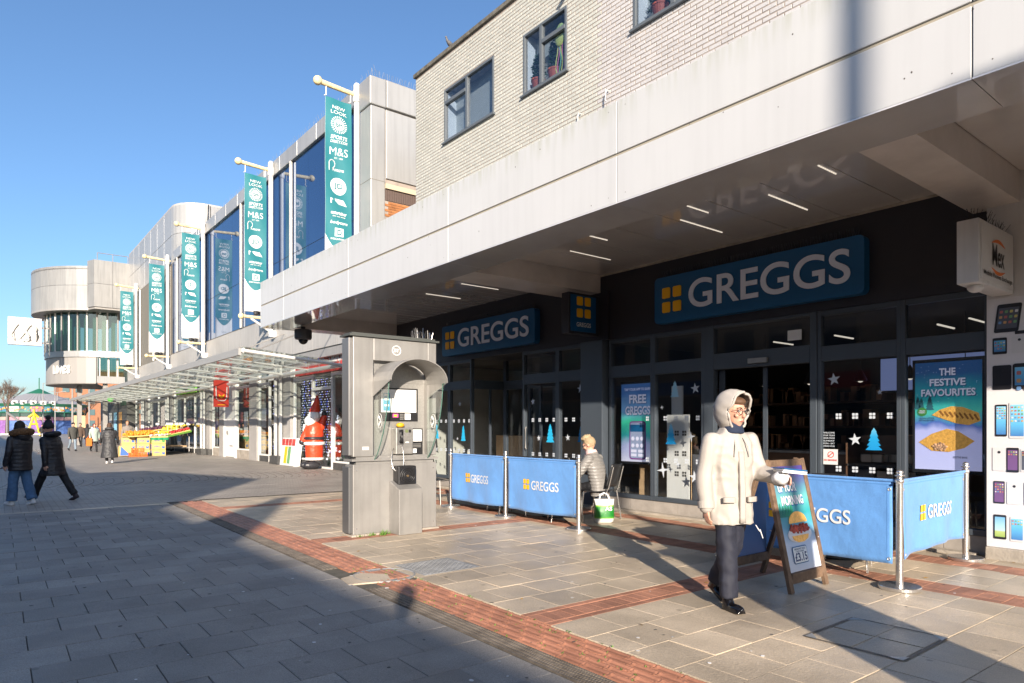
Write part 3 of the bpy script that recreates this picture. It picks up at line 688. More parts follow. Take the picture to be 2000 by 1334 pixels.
# menu screens above the counter
scr = mat("screen_blue", (.14, .18, .36), .3, emit=.35)
t = thing("menu_screen", "dim blue menu screen hanging above the bakery counter", "screen", (11, 4.0, 2.3))
MB().box(11.0, 11.05, 3.2, 4.7, 1.95, 2.5).build("bezel", black, t); MB().box(10.99, 11.0, 3.23, 4.67, 1.98, 2.47).build("picture", scr, t)
mb = MB(); mb.M = Matrix.Translation((10.985, 0, 0)); mb.prism(circ(3.6, 2.3, .16, .08), (0, 0, 0), (0, 1, 0), (0, 0, 1), (1, 0, 0), .004); mb.build("pie_picture", mat("pie", (.4, .25, .06), .6), t)
# ---- decals on the glass
def decal(parent, poly, y, z, m_, name, x=XG - .002): return MB().prism([(-a, b) for a, b in poly], (x, y, z), (0, 1, 0), (0, 0, 1), (1, 0, 0), .0018).build(name, m_, parent)
firg = gradmat("decal_tree_blue", [(0, (.01, .26, .62)), (.5, (.02, .34, .68)), (.75, (.14, .48, .72)), (1, (.3, .55, .72))], 2, 1.1, 1.5)
def fir(parent, y, z, w_, h, m_=cyan):
    o = decal(parent, firpoly(w_, h), y, z, m_, "tree_decal"); return o
def squares(parent, y0, y1, z, step=.21):
    mb = MB(); k = 0; y = y0 + .09
    while y < y1 - .08:
        for a in (-.036, .004):
            for b in (-.036, .004): mb.prism([(p[0] + a, p[1] + b) for p in rrect(.032, .032, .006, 2)], (XG - .002, y, z), (0, 1, 0), (0, 0, 1), (1, 0, 0), .0015)
        y += step
    mb.build("square_dots", silver, parent)
for w_, y0, y1 in ((w_free, 7.33, 7.6), (w_tree, 6.33, 7.23), (w_star, 3.52, 4.45), (w_a, 9.66, 10.6), (w_b, 8.9, 9.55), (w_c, 12.53, 13.35), (w_d, 13.5, 14.7)):
    squares(w_, y0, y1, 1.56); squares(w_, y0, y1, .88)
fir(w_tree, 6.94, 1.14, .22, .34, firg); fir(w_star, 3.80, 1.13, .2, .28, firg); fir(w_a, 9.86, 1.12, .24, .36); fir(w_c, 12.86, 1.1, .2, .36); fir(w_d, 14.0, 1.14, .22, .36); fir(w_b, 9.0, 1.14, .2, .32, firg); fir(w_tree, 6.86, 1.9, .18, .26, firg)
for w_, y, z, r, k, q_ in ((w_tree, 6.47, 2.02, .09, 5, .36), (w_tree, 6.55, 1.27, .085, 4, .3), (w_tree, 7.1, .72, .13, 4, .24), (w_tree, 6.48, .64, .10, 5, .4), (w_tree, 6.8, .83, .06, 4, .25), (w_tree, 7.12, 1.74, .04, 4, .3),
        (w_star, 4.30, 2.04, .085, 5, .4), (w_star, 4.03, 1.26, .08, 5, .4), (w_star, 3.73, 1.85, .035, 5, .4), (w_a, 10.38, 1.93, .07, 5, .42), (w_a, 10.2, 1.2, .06, 5, .4), (w_b, 9.02, 2.13, .09, 5, .36), (w_b, 9.36, 1.22, .07, 5, .34), (w_c, 13.0, 1.95, .06, 5, .4), (w_c, 13.1, 1.15, .04, 5, .4)):
    decal(w_, starpoly(0, 0, r, k, q_, 97), y, z, silver, "star_decal")
redm = mat("notice_red", (.62, .04, .03), .5)
o = MB().box(XG - .004, XG - .001, 4.25, 4.44, .93, 1.13).build("notice", paper, w_star)
mb = MB(); mb.prism(circ(4.34, 1.06, .042, .042), (XG - .006, 0, 0), (0, 1, 0), (0, 0, 1), (1, 0, 0), .001); mb.build("no_smoking_ring", redm, w_star)
mb = MB(); mb.prism(circ(4.34, 1.06, .032, .032), (XG - .008, 0, 0), (0, 1, 0), (0, 0, 1), (1, 0, 0), .001); mb.build("no_smoking_disc", paper, w_star)
mb = MB(); mb.prism([(4.30, 1.085), (4.308, 1.093), (4.38, 1.035), (4.372, 1.027)], (XG - .0095, 0, 0), (0, 1, 0), (0, 0, 1), (1, 0, 0), .001); letters(mb, "NO SMOKING", (XG - .006, 4.43, .975), (0, -1, 0), (0, 0, 1), .17, .025, .03); mb.build("no_smoking_bar", redm, w_star)
mb = MB()
for k in range(6): letters(mb, ["OPENING HOURS", "MON - SAT", "SUNDAY", "ORDER ONLINE", "OUR TEAM", "WELCOME"][k], (XG - .003, 4.44, 1.16 + .035 * k), (0, -1, 0), (0, 0, 1), .15, .02, .02)
mb.build("opening_hours", silver, w_star)
# ---- illuminated looking poster screens inside
def screen_board(name, label, y0, y1, z0, z1, x, stops, lines, pics):
    t = thing(name, label, "poster", (x, (y0 + y1) / 2, z0))
    MB().box(x, x + .06, y0 - .03, y1 + .03, z0 - .04, z1 + .04).build("bezel", black, t)
    gm = gradmat(name + "_print", stops, 2, 0, z1 - z0, .3, .30, nz=.25)
    mb = MB().box(x - .004, x - .0005, y0, y1, z0, z1); mb.build("print", gm, t)
    for s, ya, z, wd, h, m_, b_ in lines:
        mb = MB(); letters(mb, s, (x - .012, ya, z), (0, -1, 0), (0, 0, 1), wd, h, b_); mb.build("lettering", m_, t)
        if h > .06:
            mb = MB(); letters(mb, s, (x - .008, ya - .008, z - .009), (0, -1, 0), (0, 0, 1), wd, h, b_); mb.build("lettering_shade", mat("lettering_shade", (.01, .07, .25), .5), t)
    pics(t, x)
pw = mat("print_white", (.62, .62, .78), .5, emit=.15); pb = mat("print_navy", (.03, .05, .14), .5)
pas = mat("pastry_gold", (.62, .33, .07), .5, nz=(30, .3), bump=(60, .4), emit=.16); pasd = mat("pastry_dark", (.26, .11, .02), .6, nz=(30, .3), emit=.1); fill = mat("filling", (.46, .27, .16), .6, isl=.6, emit=.12)
def pastries(t, x):
    P_ = lambda pts: [(a, b) for a, b in pts]
    def shape(pts, m_, nm, dx, th=.006): MB().prism(pts, (x - dx, 0, 0), (0, 1, 0), (0, 0, 1), (-1, 0, 0), th).build(nm, m_, t, bevel=.003)
    shape([(3.18, 1.56), (3.10, 1.62), (2.98, 1.66), (2.86, 1.65), (2.70, 1.58), (2.68, 1.49), (2.80, 1.44), (2.92, 1.46)], pas, "lattice_pastry", .004)
    for k in range(8): shape([(3.10 - .05 * k, 1.60 - .006 * k), (3.085 - .05 * k, 1.615 - .006 * k), (3.045 - .05 * k, 1.56 - .008 * k), (3.06 - .05 * k, 1.545 - .008 * k)], pasd, "lattice_gap", .011, .002)
    shape([(3.32, 1.24), (3.18, 1.34), (3.02, 1.40), (2.90, 1.37), (2.74, 1.26), (2.84, 1.18), (3.0, 1.13), (3.18, 1.14)], pas, "filled_pastry", .004)
    mb = MB()
    for k in range(22): mb.ell((x - .014, 3.09 + .075 * math.cos(k * 2.4) * (k / 22) ** .5, 1.19 + .045 * math.sin(k * 2.4) * (k / 22) ** .5), (.006, .017, .014), 8, 5)
    mb.build("filling", fill, t, smooth=True)
    mb = MB(); mb.prism(circ(3.28, 1.60, .052, .052), (x - .009, 0, 0), (0, 1, 0), (0, 0, 1), (-1, 0, 0), .002); mb.build("vegan_badge", mat("badge_green", (.05, .22, .05), .5), t)
    mb = MB(); letters(mb, "VEGAN", (x - .014, 3.312, 1.603), (0, -1, 0), (0, 0, 1), .064, .016, .02); letters(mb, "FRIENDLY", (x - .014, 3.315, 1.583), (0, -1, 0), (0, 0, 1), .07, .014, .02); mb.build("lettering", pw, t)
    mb = MB()
    for k in range(40): mb.prism(circ(random.uniform(2.68, 3.34), random.uniform(1.72, 2.14), .003, .003, 6), (x - .006, 0, 0), (0, 1, 0), (0, 0, 1), (-1, 0, 0), .001)
    mb.build("printed_stars", pw, t)
    for yy, s in ((3.33, .09), (3.29, .07), (3.2, .1)): MB().prism(firpoly(s, s * 1.7), (x - .006, yy, 1.62 + (.1 - s)), (0, 1, 0), (0, 0, 1), (-1, 0, 0), .001).build("printed_tree", mat("printed_fir", (.02, .12, .16), .6), t)
screen_board("festive_screen", "tall poster of two golden pastries headed The Festive Favourites", 2.67, 3.36, .92, 2.18, 8.84,
    [(0, (.42, .44, .68)), (.45, (.36, .38, .66)), (.52, (.06, .12, .38)), (.62, (.05, .36, .30)), (.78, (.01, .20, .24)), (1, (.01, .05, .15))],
    [("THE", 3.10, 2.02, .17, .085, pw, .03), ("FESTIVE", 3.20, 1.90, .37, .085, pw, .03), ("FAVOURITES", 3.29, 1.78, .56, .085, pw, .03), ("VEGAN LATTICE", 3.31, 1.515, .16, .018, pb, .02), ("FESTIVE EDITION", 3.31, 1.49, .16, .018, pb, .02), ("FESTIVE BAKE", 2.95, 1.06, .14, .022, pb, .02)], pastries)
def phonepic(t, x):
    MB().prism([(p[0] + 7.62, p[1] + .86) for p in rrect(.36, .66, .05)], (x - .006, 0, 0), (0, 1, 0), (0, 0, 1), (-1, 0, 0), .008).build("printed_phone", mat("phone_purple", (.25, .05, .30), .4), t)
    MB().prism([(p[0] + 7.64, p[1] + .88) for p in rrect(.32, .62, .04)], (x - .015, 0, 0), (0, 1, 0), (0, 0, 1), (-1, 0, 0), .002).build("printed_phone_screen", mat("phone_screen", (.30, .36, .55), .4), t)
    MB().box(x - .02, x - .0175, 7.64, 7.96, 1.34, 1.46).build("printed_banner", blue, t)
    mb = MB()
    for k in range(6): mb.prism(circ(7.70 + .1 * (k % 3), 1.22 - .12 * (k // 3), .035, .035, 14), (x - .019, 0, 0), (0, 1, 0), (0, 0, 1), (-1, 0, 0), .002)
    for k in range(4): mb.box(x - .021, x - .018, 7.66 + .16 * (k % 2), 7.78 + .16 * (k % 2), .91 + .07 * (k // 2), .96 + .07 * (k // 2))
    mb.build("printed_icons", pw, t)
screen_board("app_screen", "tall poster of a purple phone behind the glass in front of the oak partition window", 7.42, 8.18, .82, 2.17, 8.95,
    [(0, (.5, .5, .6)), (.3, (.25, .28, .45)), (.42, (.02, .20, .22)), (.6, (.03, .36, .22)), (.75, (.10, .22, .40)), (1, (.03, .08, .22))],
    [("TAP YOUR APP TO EARN", 8.1, 2.05, .6, .045, pw, .02), ("FREE", 7.99, 1.83, .38, .15, pw, .03), ("GREGGS", 8.08, 1.63, .56, .15, pw, .03), ("Bag some joy", 7.95, 1.37, .3, .06, amber, .03), ("Rewards", 7.95, 1.29, .14, .03, pb, .02)], phonepic)

# more of the shop: wall shelving, hanging lamps, price tickets
t = thing("wall_shelving", "tall dark shelving filled with packets at the back of the bakery", "shelving", (12, 5.5, 0))
for z in (.5, .95, 1.4, 1.85): MB().box(12.3, 12.85, 3.0, 8.6, z, z + .04).build("shelf", cw, t)
mb = MB()
for i in range(260):
    z = random.choice([.54, .99, 1.44, 1.89]); y = random.uniform(3.05, 8.5); h = random.uniform(.1, .3); mb.box(12.35, 12.6, y, y + random.uniform(.06, .16), z, z + h)
o = mb.build("packets", mat("packet_mix", (.42, .22, .12), .5, isl=.75), t); o["kind"] = "stuff"
MB().box(12.3, 12.85, 2.96, 3.0, 0, 2.3).box(12.3, 12.85, 8.6, 8.64, 0, 2.3).build("side", cw, t)
for yy, nth in zip((3.4, 4.1, 4.8, 5.6, 6.4, 7.4), ("first", "second", "third", "fourth", "fifth", "sixth")):
    t = thing("pendant_lamp", nth + " pendant lamp inside the bakery counting from the phone picture wall", "lamp", (10.6, yy, 2.2), 0, "pendant lamps over the bakery counter"); MB().cone((10.6, yy, 2.3), (10.6, yy, 3.0), .006, .006, 4).build("cord", black, t); MB().lathe([(.09, 2.12), (.10, 2.14), (.03, 2.28), (.01, 2.32)], (10.6, yy, 0), 14).build("lamp_shade", black, t); MB().ell((10.6, yy, 2.15), (.05, .05, .05), 10, 6).build("bulb", led, t, smooth=True)
t = thing("cafe_bench", "light wood bench seat along the inside of the further bakery window", "bench", (10, 12, 0)); MB().box(10.4, 10.9, 9.2, 14.4, .42, .48).build("seat", oak, t); MB().box(10.86, 10.9, 9.2, 14.4, .48, 1.2).build("backrest", oak, t); MB().box(10.5, 10.8, 9.3, 14.3, 0, .42).build("base", cw, t)
fx_ = MB()
for y in [a + .12 for a in JY[:-1]] + [a - .12 for a in JY[1:]]:
    for z in (3.88, 4.80): fx_.ell((5.3195, y, z), (.002, .005, .005), 8, 4)
for i in range(28): fx_.ell((5.3195, random.uniform(0, 16), random.uniform(3.85, 4.8)), (.0015, random.uniform(.003, .008), random.uniform(.003, .012)), 6, 4)
o = fx_.build("fixing", dirt, can); o["kind"] = "stuff"
# ================================================================= shop signs
def four(mb, o, u, v, s, g_, n_, d):
    o, u, v = Vector(o), Vector(u), Vector(v)
    for a in (0, s + g_):
        for b in (0, (s + g_) * 1.08): mb.prism(rrect(s, s * 1.08, s * .16), o + u * a + v * b, u, v, n_, d)
def big_sign(y1, y0, z0, z1, label):
    t = thing("fascia_sign", label, "shop sign", (8.55, (y0 + y1) / 2, z0))
    mb = MB(); mb.prism(rrect(y1 - y0, z1 - z0, .07, 5), (8.56, y1, z0), (0, -1, 0), (0, 0, 1), (1, 0, 0), .14); mb.build("panel", blue, t)
    h = z1 - z0; U, V_ = (0, -1, 0), (0, 0, 1); wd = y1 - y0
    mb = MB(); four(mb, (8.555, y1 - .05 * wd, z0 + h * .215), U, V_, .155, .055, (1, 0, 0), -.012); mb.build("logo_square", amber, t)
    mb = MB(); letters(mb, "GREGGS", (8.548, y1 - .205 * wd, z0 + h * .22), U, V_, wd * .745, h * .60, .012); mb.build("lettering", lettw, t, solid=.012)
    mb = MB()
    for i in range(90):
        y = y0 + .1 + (wd - .2) * i / 90
        for s in (-1, 1): mb.tube([(8.62, y, z1 + .002), (8.62 + .03 * s, y + random.uniform(-.02, .02), z1 + .11)], .0022, 3)
    o = mb.build("bird_spikes", anth, t); o["kind"] = "stuff"
big_sign(7.11, 3.83, 3.07, 3.80, "larger blue bakery sign with white lettering over the open doorway")
big_sign(13.46, 10.1, 3.07, 3.76, "further blue bakery sign above the outdoor tables, seen past the payphone")
t = thing("projecting_sign", "small square bakery sign hanging out at right angles under the canopy beam", "shop sign", (8.2, 8.4, 3.03))
MB().box(7.86, 8.60, 8.38, 8.56, 3.02, 3.72).build("case", anth2, t, bevel=.01)
MB().box(7.90, 8.50, 8.370, 8.379, 3.06, 3.68).build("panel", mat("sign_blue_small", (.006, .085, .23), .35), t)
mb = MB(); four(mb, (8.035, 8.367, 3.30), (1, 0, 0), (0, 0, 1), .14, .05, (0, -1, 0), .006); mb.build("logo_square", amber, t)
mb = MB(); letters(mb, "GREGGS", (8.03, 8.364, 3.14), (1, 0, 0), (0, 0, 1), .34, .075, .012); mb.build("lettering", mat("sign_white_small", (.75, .75, .8), .5), t)
# phone shop sign
boxw = mat("sign_box_white", (.62, .61, .60), .45, nz=(3, .06), streak=.12)
t = thing("lightbox_sign", "white box sign with an orange and black emblem above the phone picture wall", "shop sign", (8.0, 2.4, 2.82))
MB().box(7.56, 8.58, 2.31, 2.50, 2.82, 3.44).build("case", boxw, t, bevel=.008)
MB().box(7.60, 8.55, 2.302, 2.309, 2.86, 3.40).build("panel", mat("sign_face", (.60, .59, .58), .4), t)
org = mat("emblem_orange", (.70, .16, .02), .5); blk = mat("emblem_black", (.02, .02, .02), .5)
mb = MB()
arc = [(-.2 + .4 * i / 12, .055 * math.sin(math.pi * i / 12)) for i in range(13)]
for z, s in ((3.25, 1), (3.0, -1)): mb.prism(arc + [(a * .9, b * .35 ) for a, b in arc[::-1]], (8.08, 2.300, z), (1, 0, 0), (0, 0, s), (0, -1, 0), .003)
mb.build("emblem_stroke", org, t)
mb = MB(); letters(mb, "Mex", (7.90, 2.298, 3.03), (1, 0, 0), (0, 0, 1), .36, .22, .012); letters(mb, "Mobile Phones Exchange", (7.66, 2.298, 2.895), (1, 0, 0), (0, 0, 1), .84, .06, .015); mb.build("lettering", blk, t)
MB().ell((7.75, 2.40, 2.80), (.09, .07, .05), 12, 7).build("underside_lamp", boxw, t, smooth=True)
MB().box(8.55, 8.62, 2.36, 2.46, 3.0, 3.3).build("bracket", steel, t)
mb = MB()
for i in range(60):
    x = 7.58 + i * .0165; mb.tube([(x, 2.40, 3.44), (x + random.uniform(-.05, .05), 2.40 + random.uniform(-.08, .08), 3.44 + random.uniform(.08, .16))], .0022, 3)
o = mb.build("bird_spikes", blackr, t); o["kind"] = "stuff"
# phone shop front
ph = thing("phone_shop_wall", "white wall panel printed with rows of phones and tablets on a concrete foot", "wall panel", (8.6, 2.0, 0))
pw2 = mat("print_wall_white", (.66, .65, .67), .35, nz=(4, .04))
MB().box(8.60, 8.9, .6, 2.555, .13, 2.80).build("panel", pw2, ph); MB().box(8.55, 8.9, .55, 2.557, -.02, .128).build("plinth", conc, ph, bevel=.01)
MB().box(8.60, 9.2, .5, 2.555, 2.80, 4.12).build("upper_panel", boxw, ph)
MB().box(8.64, 9.4, -6, .55, 0, 4.12).build("side_shop", anth2, ph)
U, V_ = (0, -1, 0), (0, 0, 1)
scg = gradmat("phone_print_sky", [(0, (.25, .40, .08)), (.3, (.45, .55, .20)), (.36, (.45, .70, .85)), (1, (.10, .36, .65))], 2, 0, .27)
scb = gradmat("phone_print_blue", [(0, (.05, .16, .45)), (.5, (.12, .45, .75)), (1, (.25, .6, .85))], 2, 0, .3)
scd = mat("tablet_print", (.09, .10, .13), .3); dk = mat("phone_body_black", (.02, .02, .025), .3); sv = mat("phone_body_silver", (.62, .62, .63), .3); tile_ = mat("tile_print", (.16, .08, .22), .4)
icm = [mat("icon_%s" % n, c, .4) for n, c in (("red", (.45, .14, .13)), ("green", (.16, .36, .17)), ("yellow", (.55, .48, .15)), ("pale", (.62, .63, .66)), ("blue", (.14, .28, .52)), ("orange", (.55, .32, .14)))]
def device(y, z, wd, h, body, screen, mar=.012, icons=0, lean=0, nm="printed_phone", back=False):
    u = Vector((0, -1, 0)); v = Vector((0, -lean, 1)); base = Vector((8.597, y, z))
    o = MB().prism(rrect(wd, h, min(wd, h) * .09, 3), base, u, v, (-1, 0, 0), .003).build(nm, body, ph)
    if back:
        MB().prism(circ(wd / 2, h * .8, .014, .014, 12), base - Vector((.0035, 0, 0)), u, v, (-1, 0, 0), .0015).build("printed_lens", dk, o); return
    g_ = MB(); g_.prism([(a + mar, b + mar * 2) for a, b in rrect(wd - 2 * mar, h - 4 * mar, .004, 2)], (0, 0, 0), u, v, (-1, 0, 0), .0015)
    s_ = g_.build("printed_screen", screen, o, local=True); s_.location = base + Vector((-.0035, 0, 0)) - ORG[ph.name]
    if icons:
        n = 4; sx = (wd - 2 * mar) / n
        for k in range(icons):
            i, j = k % n, k // n; b0 = base + u * (mar + sx * (i + .25)) + v * (h - 2 * mar - sx * 1.25 * (j + 1)) + Vector((-.006, 0, 0))
            mb = MB().prism(rrect(sx * .62, sx * .62, sx * .14, 2), b0, u, v, (-1, 0, 0), .001); mb.build("printed_icon", icm[(k * 7 + j) % 6], o)
device(2.49, 2.43, .22, .30, dk, scd, .02, 12, .12, "printed_tablet"); device(2.3, 2.40, .20, .035, dk, dk, .005, 0, 0, "printed_stand")
device(2.50, 2.20, .13, .175, dk, scb, .014, 12, 0, "printed_tablet"); device(2.33, 2.20, .14, .175, sv, sv, .01, 0, 0, "printed_tablet", True)
device(2.50, 1.82, .17, .26, dk, dk, .01, 0, 0, "printed_tablet", True); device(2.32, 1.82, .30, .27, dk, scb, .02, 12, 0, "printed_tablet")
device(2.475, 1.32, .105, .34, dk, scb, .01, 20); device(2.35, 1.30, .14, .38, sv, scb, .012, 20)
device(2.50, .95, .12, .25, sv, sv, .01, 0, 0, "printed_phone", True); device(2.375, .94, .11, .26, dk, tile_, .012, 8); device(2.25, .95, .1, .24, sv, scd, .01, 8)
device(2.49, .60, .10, .24, dk, tile_, .008, 16); device(2.37, .60, .13, .24, sv, sv, .01, 0, 0, "printed_phone", True); device(2.22, .6, .11, .24, dk, scb, .01, 12)
device(2.49, .22, .115, .26, dk, scg, .012, 0); device(2.34, .21, .12, .26, sv, scb, .01, 8); device(2.2, .21, .12, .26, sv, scg, .01, 0)
device(2.1, 1.35, .14, .34, dk, scb, .01, 20); device(1.9, 1.8, .25, .3, dk, scd, .02, 12, 0, "printed_tablet")

# ================================================================= payphone pillar
k = thing("payphone", "tall stainless steel public payphone with arched hood and glass side wings", "payphone", (4.43, 8.27, 0))
X0, X1, YF, YB = 3.73, 4.99, 8.12, 8.36
MB().box(X0, X1, YF, YB, .02, .93).build("plinth", steel, k, bevel=.008)
MB().box(X0 - .03, X1 + .03, YF - .03, YB + .03, -.02, .022).build("base", conc, k, bevel=.01)
MB().box(X0 + .05, X1 - .04, YF + .02, YB - .02, .93, 1.04).build("neck", steel, k); MB().box(X0 - .02, X1 + .02, YF - .012, YB + .01, .972, 1.0).build("neck_trim", steel, k)
MB().box(X0 - .05, X0, YF + .02, YB - .02, .04, .90).build("side_cover", mat("side_steel", (.22, .22, .22), .45, .7), k, bevel=.004)
# upper body: front skin with the booth opening left out
BX0, BX1 = 4.02, 4.85
mb = MB(); mb.box(X0, BX0, YF, YB, 1.03, 2.60); mb.box(BX1, X1, YF, YB, 1.03, 2.60); mb.box(BX0, BX1, YF + .001, YB, 2.30, 2.599); mb.build("body", steel, k, bevel=.01)
MB().box(BX0, BX1, YF + .10, YB - .01, 1.03, 2.30).build("back_panel", steel2, k)
MB().box(X0 - .045, X0 - .002, YF + .03, YB, 1.05, 2.58).build("side_cover", mat("side_steel2", (.34, .33, .32), .4, .7), k, bevel=.004)
MB().box(X0 - .06, X1 + .03, YF - .03, YB + .04, 2.60, 2.625).box(X0 - .02, X1 - .02, YF, YB, 2.625, 2.65).build("roof", mat("roof_dark", (.07, .075, .07), .6), k)
mb = MB()
for i in range(26):
    x = 4.66 + random.random() * .32; y = YF + .02 + random.random() * .12; mb.tube([(x, y, 2.65), (x + random.uniform(-.03, .03), y + random.uniform(-.03, .03), 2.65 + random.uniform(.07, .15))], .003, 3)
o = mb.build("bird_spikes", chrome, k); o["kind"] = "stuff"
# hood: barrel arch with its two triangular cheeks
yh = YF - .50; n = 16
def arch(i, r_, rise): a = math.pi * i / n; return 4.435 - .425 * math.cos(a) * r_, 2.02 + rise * math.sin(a)
mb = MB(); vs = []
for i in range(n + 1):
    x, z = arch(i, 1.0, .29); vs += [(x, YF + .02, z), (x, yh, z), (x * .985 + 4.435 * .015, yh, z - .012), (x * .985 + 4.435 * .015, YF + .02, z - .012)]
fs = []
for i in range(n):
    a, b = 4 * i, 4 * i + 4
    fs += [(a, a + 1, b + 1, b), (a + 1, a + 2, b + 2, b + 1), (a + 2, a + 3, b + 3, b + 2)]
mb.add(vs, fs).build("hood", steel, k, smooth=False)
for x in (4.01, 4.86): MB().add([(x - .004, YF, 2.02), (x - .004, yh, 2.02), (x - .004, YF, 1.82), (x + .004, YF, 2.02), (x + .004, yh, 2.02), (x + .004, YF, 1.82)], [(0, 1, 2), (3, 5, 4), (0, 3, 4, 1), (1, 4, 5, 2), (2, 5, 3, 0)]).build("hood_cheek", steel, k)
mb = MB(); mb.prism([(4.435 - .425 * math.cos(math.pi * i / n), 2.02 + .29 * math.sin(math.pi * i / n)) for i in range(n + 1)], (0, YF + .095, 0), (1, 0, 0), (0, 0, 1), (0, 1, 0), .004); mb.build("arch_back", steel2, k)
# curved glass wings
prof = [(0, .98)] + [(.40 * math.sin(math.pi / 2 * (j / 12)) ** .75, .98 + 1.02 * (j / 12)) for j in range(1, 13)] + [(.44, 2.0), (0, 1.83)]
for x in (4.03, 4.84):
    MB().prism([(a, b) for a, b in prof], (x - .005, YF, 0), (0, -1, 0), (0, 0, 1), (1, 0, 0), .010).build("glass_wing", kglass, k)
    MB().tube([(x, YF - a, b) for a, b in prof[:14]], .007, 5).build("glass_edge", edgeg, k)
    mb = MB(); pts = [(YF - .17 + .06 * math.cos(a), 1.50 + .095 * math.sin(a)) for a in (2 * math.pi * i / 20 for i in range(20))]
    mb.tube([(x - .007, y, z) for y, z in pts], .003, 4, True); hs = [(YF - .135 - .045 * math.sin(math.pi * i / 8) , 1.445 + .11 * i / 8) for i in range(9)]
    mb.tube([(x - .007, y - .005, z) for y, z in hs], [.015, .012, .009, .008, .008, .008, .009, .012, .015], 6); mb.build("handset_symbol", paper, k)
# screen, notices, telephone, speaker box
yb = YF + .10
MB().box(4.14, 4.74, yb - .02, yb, 1.50, 1.95).build("screen_frame", black, k, bevel=.006)
lp = mat("notice_white", (.82, .82, .80), .35)
MB().box(4.17, 4.71, yb - .024, yb - .0205, 1.62, 1.93).build("notice", lp, k); MB().box(4.20, 4.30, yb - .027, yb - .0245, 1.64, 1.88).build("notice_blue", mat("notice_blue", (.06, .33, .50), .5), k)
mb = MB()
for z in (1.84, 1.78, 1.70): mb.box(4.215, 4.285, yb - .029, yb - .0275, z, z + .025)
mb.build("notice_print", lp, k)
mb = MB()
for i in range(4):
    for j in range(3): mb.box(4.455 + .02 * j, 4.47 + .02 * j, yb - .024, yb - .0205, 1.52 + .022 * i, 1.535 + .022 * i)
mb.build("keypad", steel, k); MB().box(4.53, 4.62, yb - .024, yb - .0205, 1.52, 1.605).build("label", lp, k)
MB().box(4.345, 4.43, yb - .024, yb - .0205, 1.55, 1.60).build("magenta_label", mat("label_magenta", (.6, .08, .35), .5), k); MB().box(4.36, 4.41, yb - .026, yb - .0245, 1.56, 1.59).build("yellow_label", amber, k)
MB().box(4.60, 4.82, yb - .012, yb, 1.04, 1.40).build("tariff_panel", black, k); MB().box(4.62, 4.80, yb - .016, yb - .0125, 1.22, 1.385).build("tariff_notice", lp, k); MB().box(4.66, 4.72, yb - .016, yb - .0125, 1.06, 1.12).build("tariff_label", lp, k)
mb = MB()
for z in (1.14, 1.16, 1.18): mb.box(4.64, 4.79, yb - .015, yb - .0125, z, z + .008)
mb.build("tariff_print", steel, k)
tl = mat("telephone_grey", (.36, .35, .33), .4, .6, nz=(20, .1))
MB().box(4.335, 4.60, yb - .13, yb, 1.05, 1.41).build("telephone", tl, k, bevel=.012)
MB().box(4.36, 4.45, yb - .136, yb - .1305, 1.18, 1.39).build("cradle_recess", mat("cradle", (.12, .12, .12), .4), k)
MB().tube([(4.405, yb - .155, 1.22), (4.40, yb - .175, 1.25), (4.385, yb - .18, 1.29), (4.395, yb - .175, 1.33), (4.40, yb - .155, 1.37)], [.03, .022, .016, .02, .03], 10).build("handset", black, k, smooth=True)
mb = MB()
for i in range(4):
    for j in range(4): mb.box(4.475 + .022 * j, 4.49 + .022 * j, yb - .138, yb - .1305, 1.235 + .02 * i, 1.25 + .02 * i)
mb.build("keypad", steel, k); MB().box(4.475, 4.52, yb - .134, yb - .1305, 1.345, 1.385).build("display", mat("lcd", (.15, .18, .08), .3), k); MB().box(4.53, 4.565, yb - .134, yb - .1305, 1.345, 1.385).build("coin_slot", black, k)
MB().box(4.48, 4.53, yb - .134, yb - .1305, 1.205, 1.22).build("label", lp, k); MB().box(4.46, 4.575, yb - .134, yb - .1305, 1.07, 1.13).build("coin_return", steel, k)
MB().tube([(4.335, yb - .06, 1.13), (4.30, yb - .1, 1.10), (4.27, yb - .13, .98), (4.27, yb - .15, .88), (4.32, yb - .17, .82), (4.39, yb - .18, .83), (4.43, yb - .18, .92), (4.425, yb - .17, 1.05), (4.41, yb - .16, 1.2)], .0075, 7).build("cord", chrome, k, smooth=True)
MB().ell((4.445, yb - .05, 1.445), (.06, .05, .035), 12, 7).build("wasp_tape", mat("tape_yellow", (.70, .38, .02), .5), k, smooth=True)
MB().box(4.40, 4.45, yb - .05, yb, .90, 1.05).build("conduit", steel, k)
MB().box(4.31, 4.59, yb - .24, yb, .64, .90).build("speaker_box", black, k, bevel=.02)
mb = MB()
for r in (.105, .08, .055): mb.tube([(4.45 + r * math.cos(a), yb - .245, .77 + r * math.sin(a)) for a in (2 * math.pi * i / 24 for i in range(24))], .008, 6, True)
mb.build("speaker_ring", black, k, smooth=True); MB().lathe([(.018, 0), (.018, .01)], (0, 0, 0), 12)
MB().cone((4.45, yb - .24, .765), (4.45, yb - .255, .765), .016, .014, 10).build("lock", mat("brass", (.4, .28, .15), .35, .8), k)
mb = MB(); mb.add([(4.25, YF - .27, 0), (4.60, YF - .27, 0), (4.60, YF - .001, 0), (4.25, YF - .001, 0), (4.25, YF - .27, .60), (4.60, YF - .27, .60), (4.60, YF - .001, .70), (4.25, YF - .001, .70)], [(0, 3, 2, 1), (4, 5, 6, 7), (0, 1, 5, 4), (1, 2, 6, 5), (2, 3, 7, 6), (3, 0, 4, 7)]); mb.build("pedestal", steel, k, bevel=.006)
MB().lathe([(.007, 0), (.007, .003)], (0, 0, 0), 8)
mb = MB()
for x in (X0 + .05, X1 - .05):
    for z in (.1, .85): mb.ell((x, YF - .001, z), (.008, .003, .008), 8, 5)
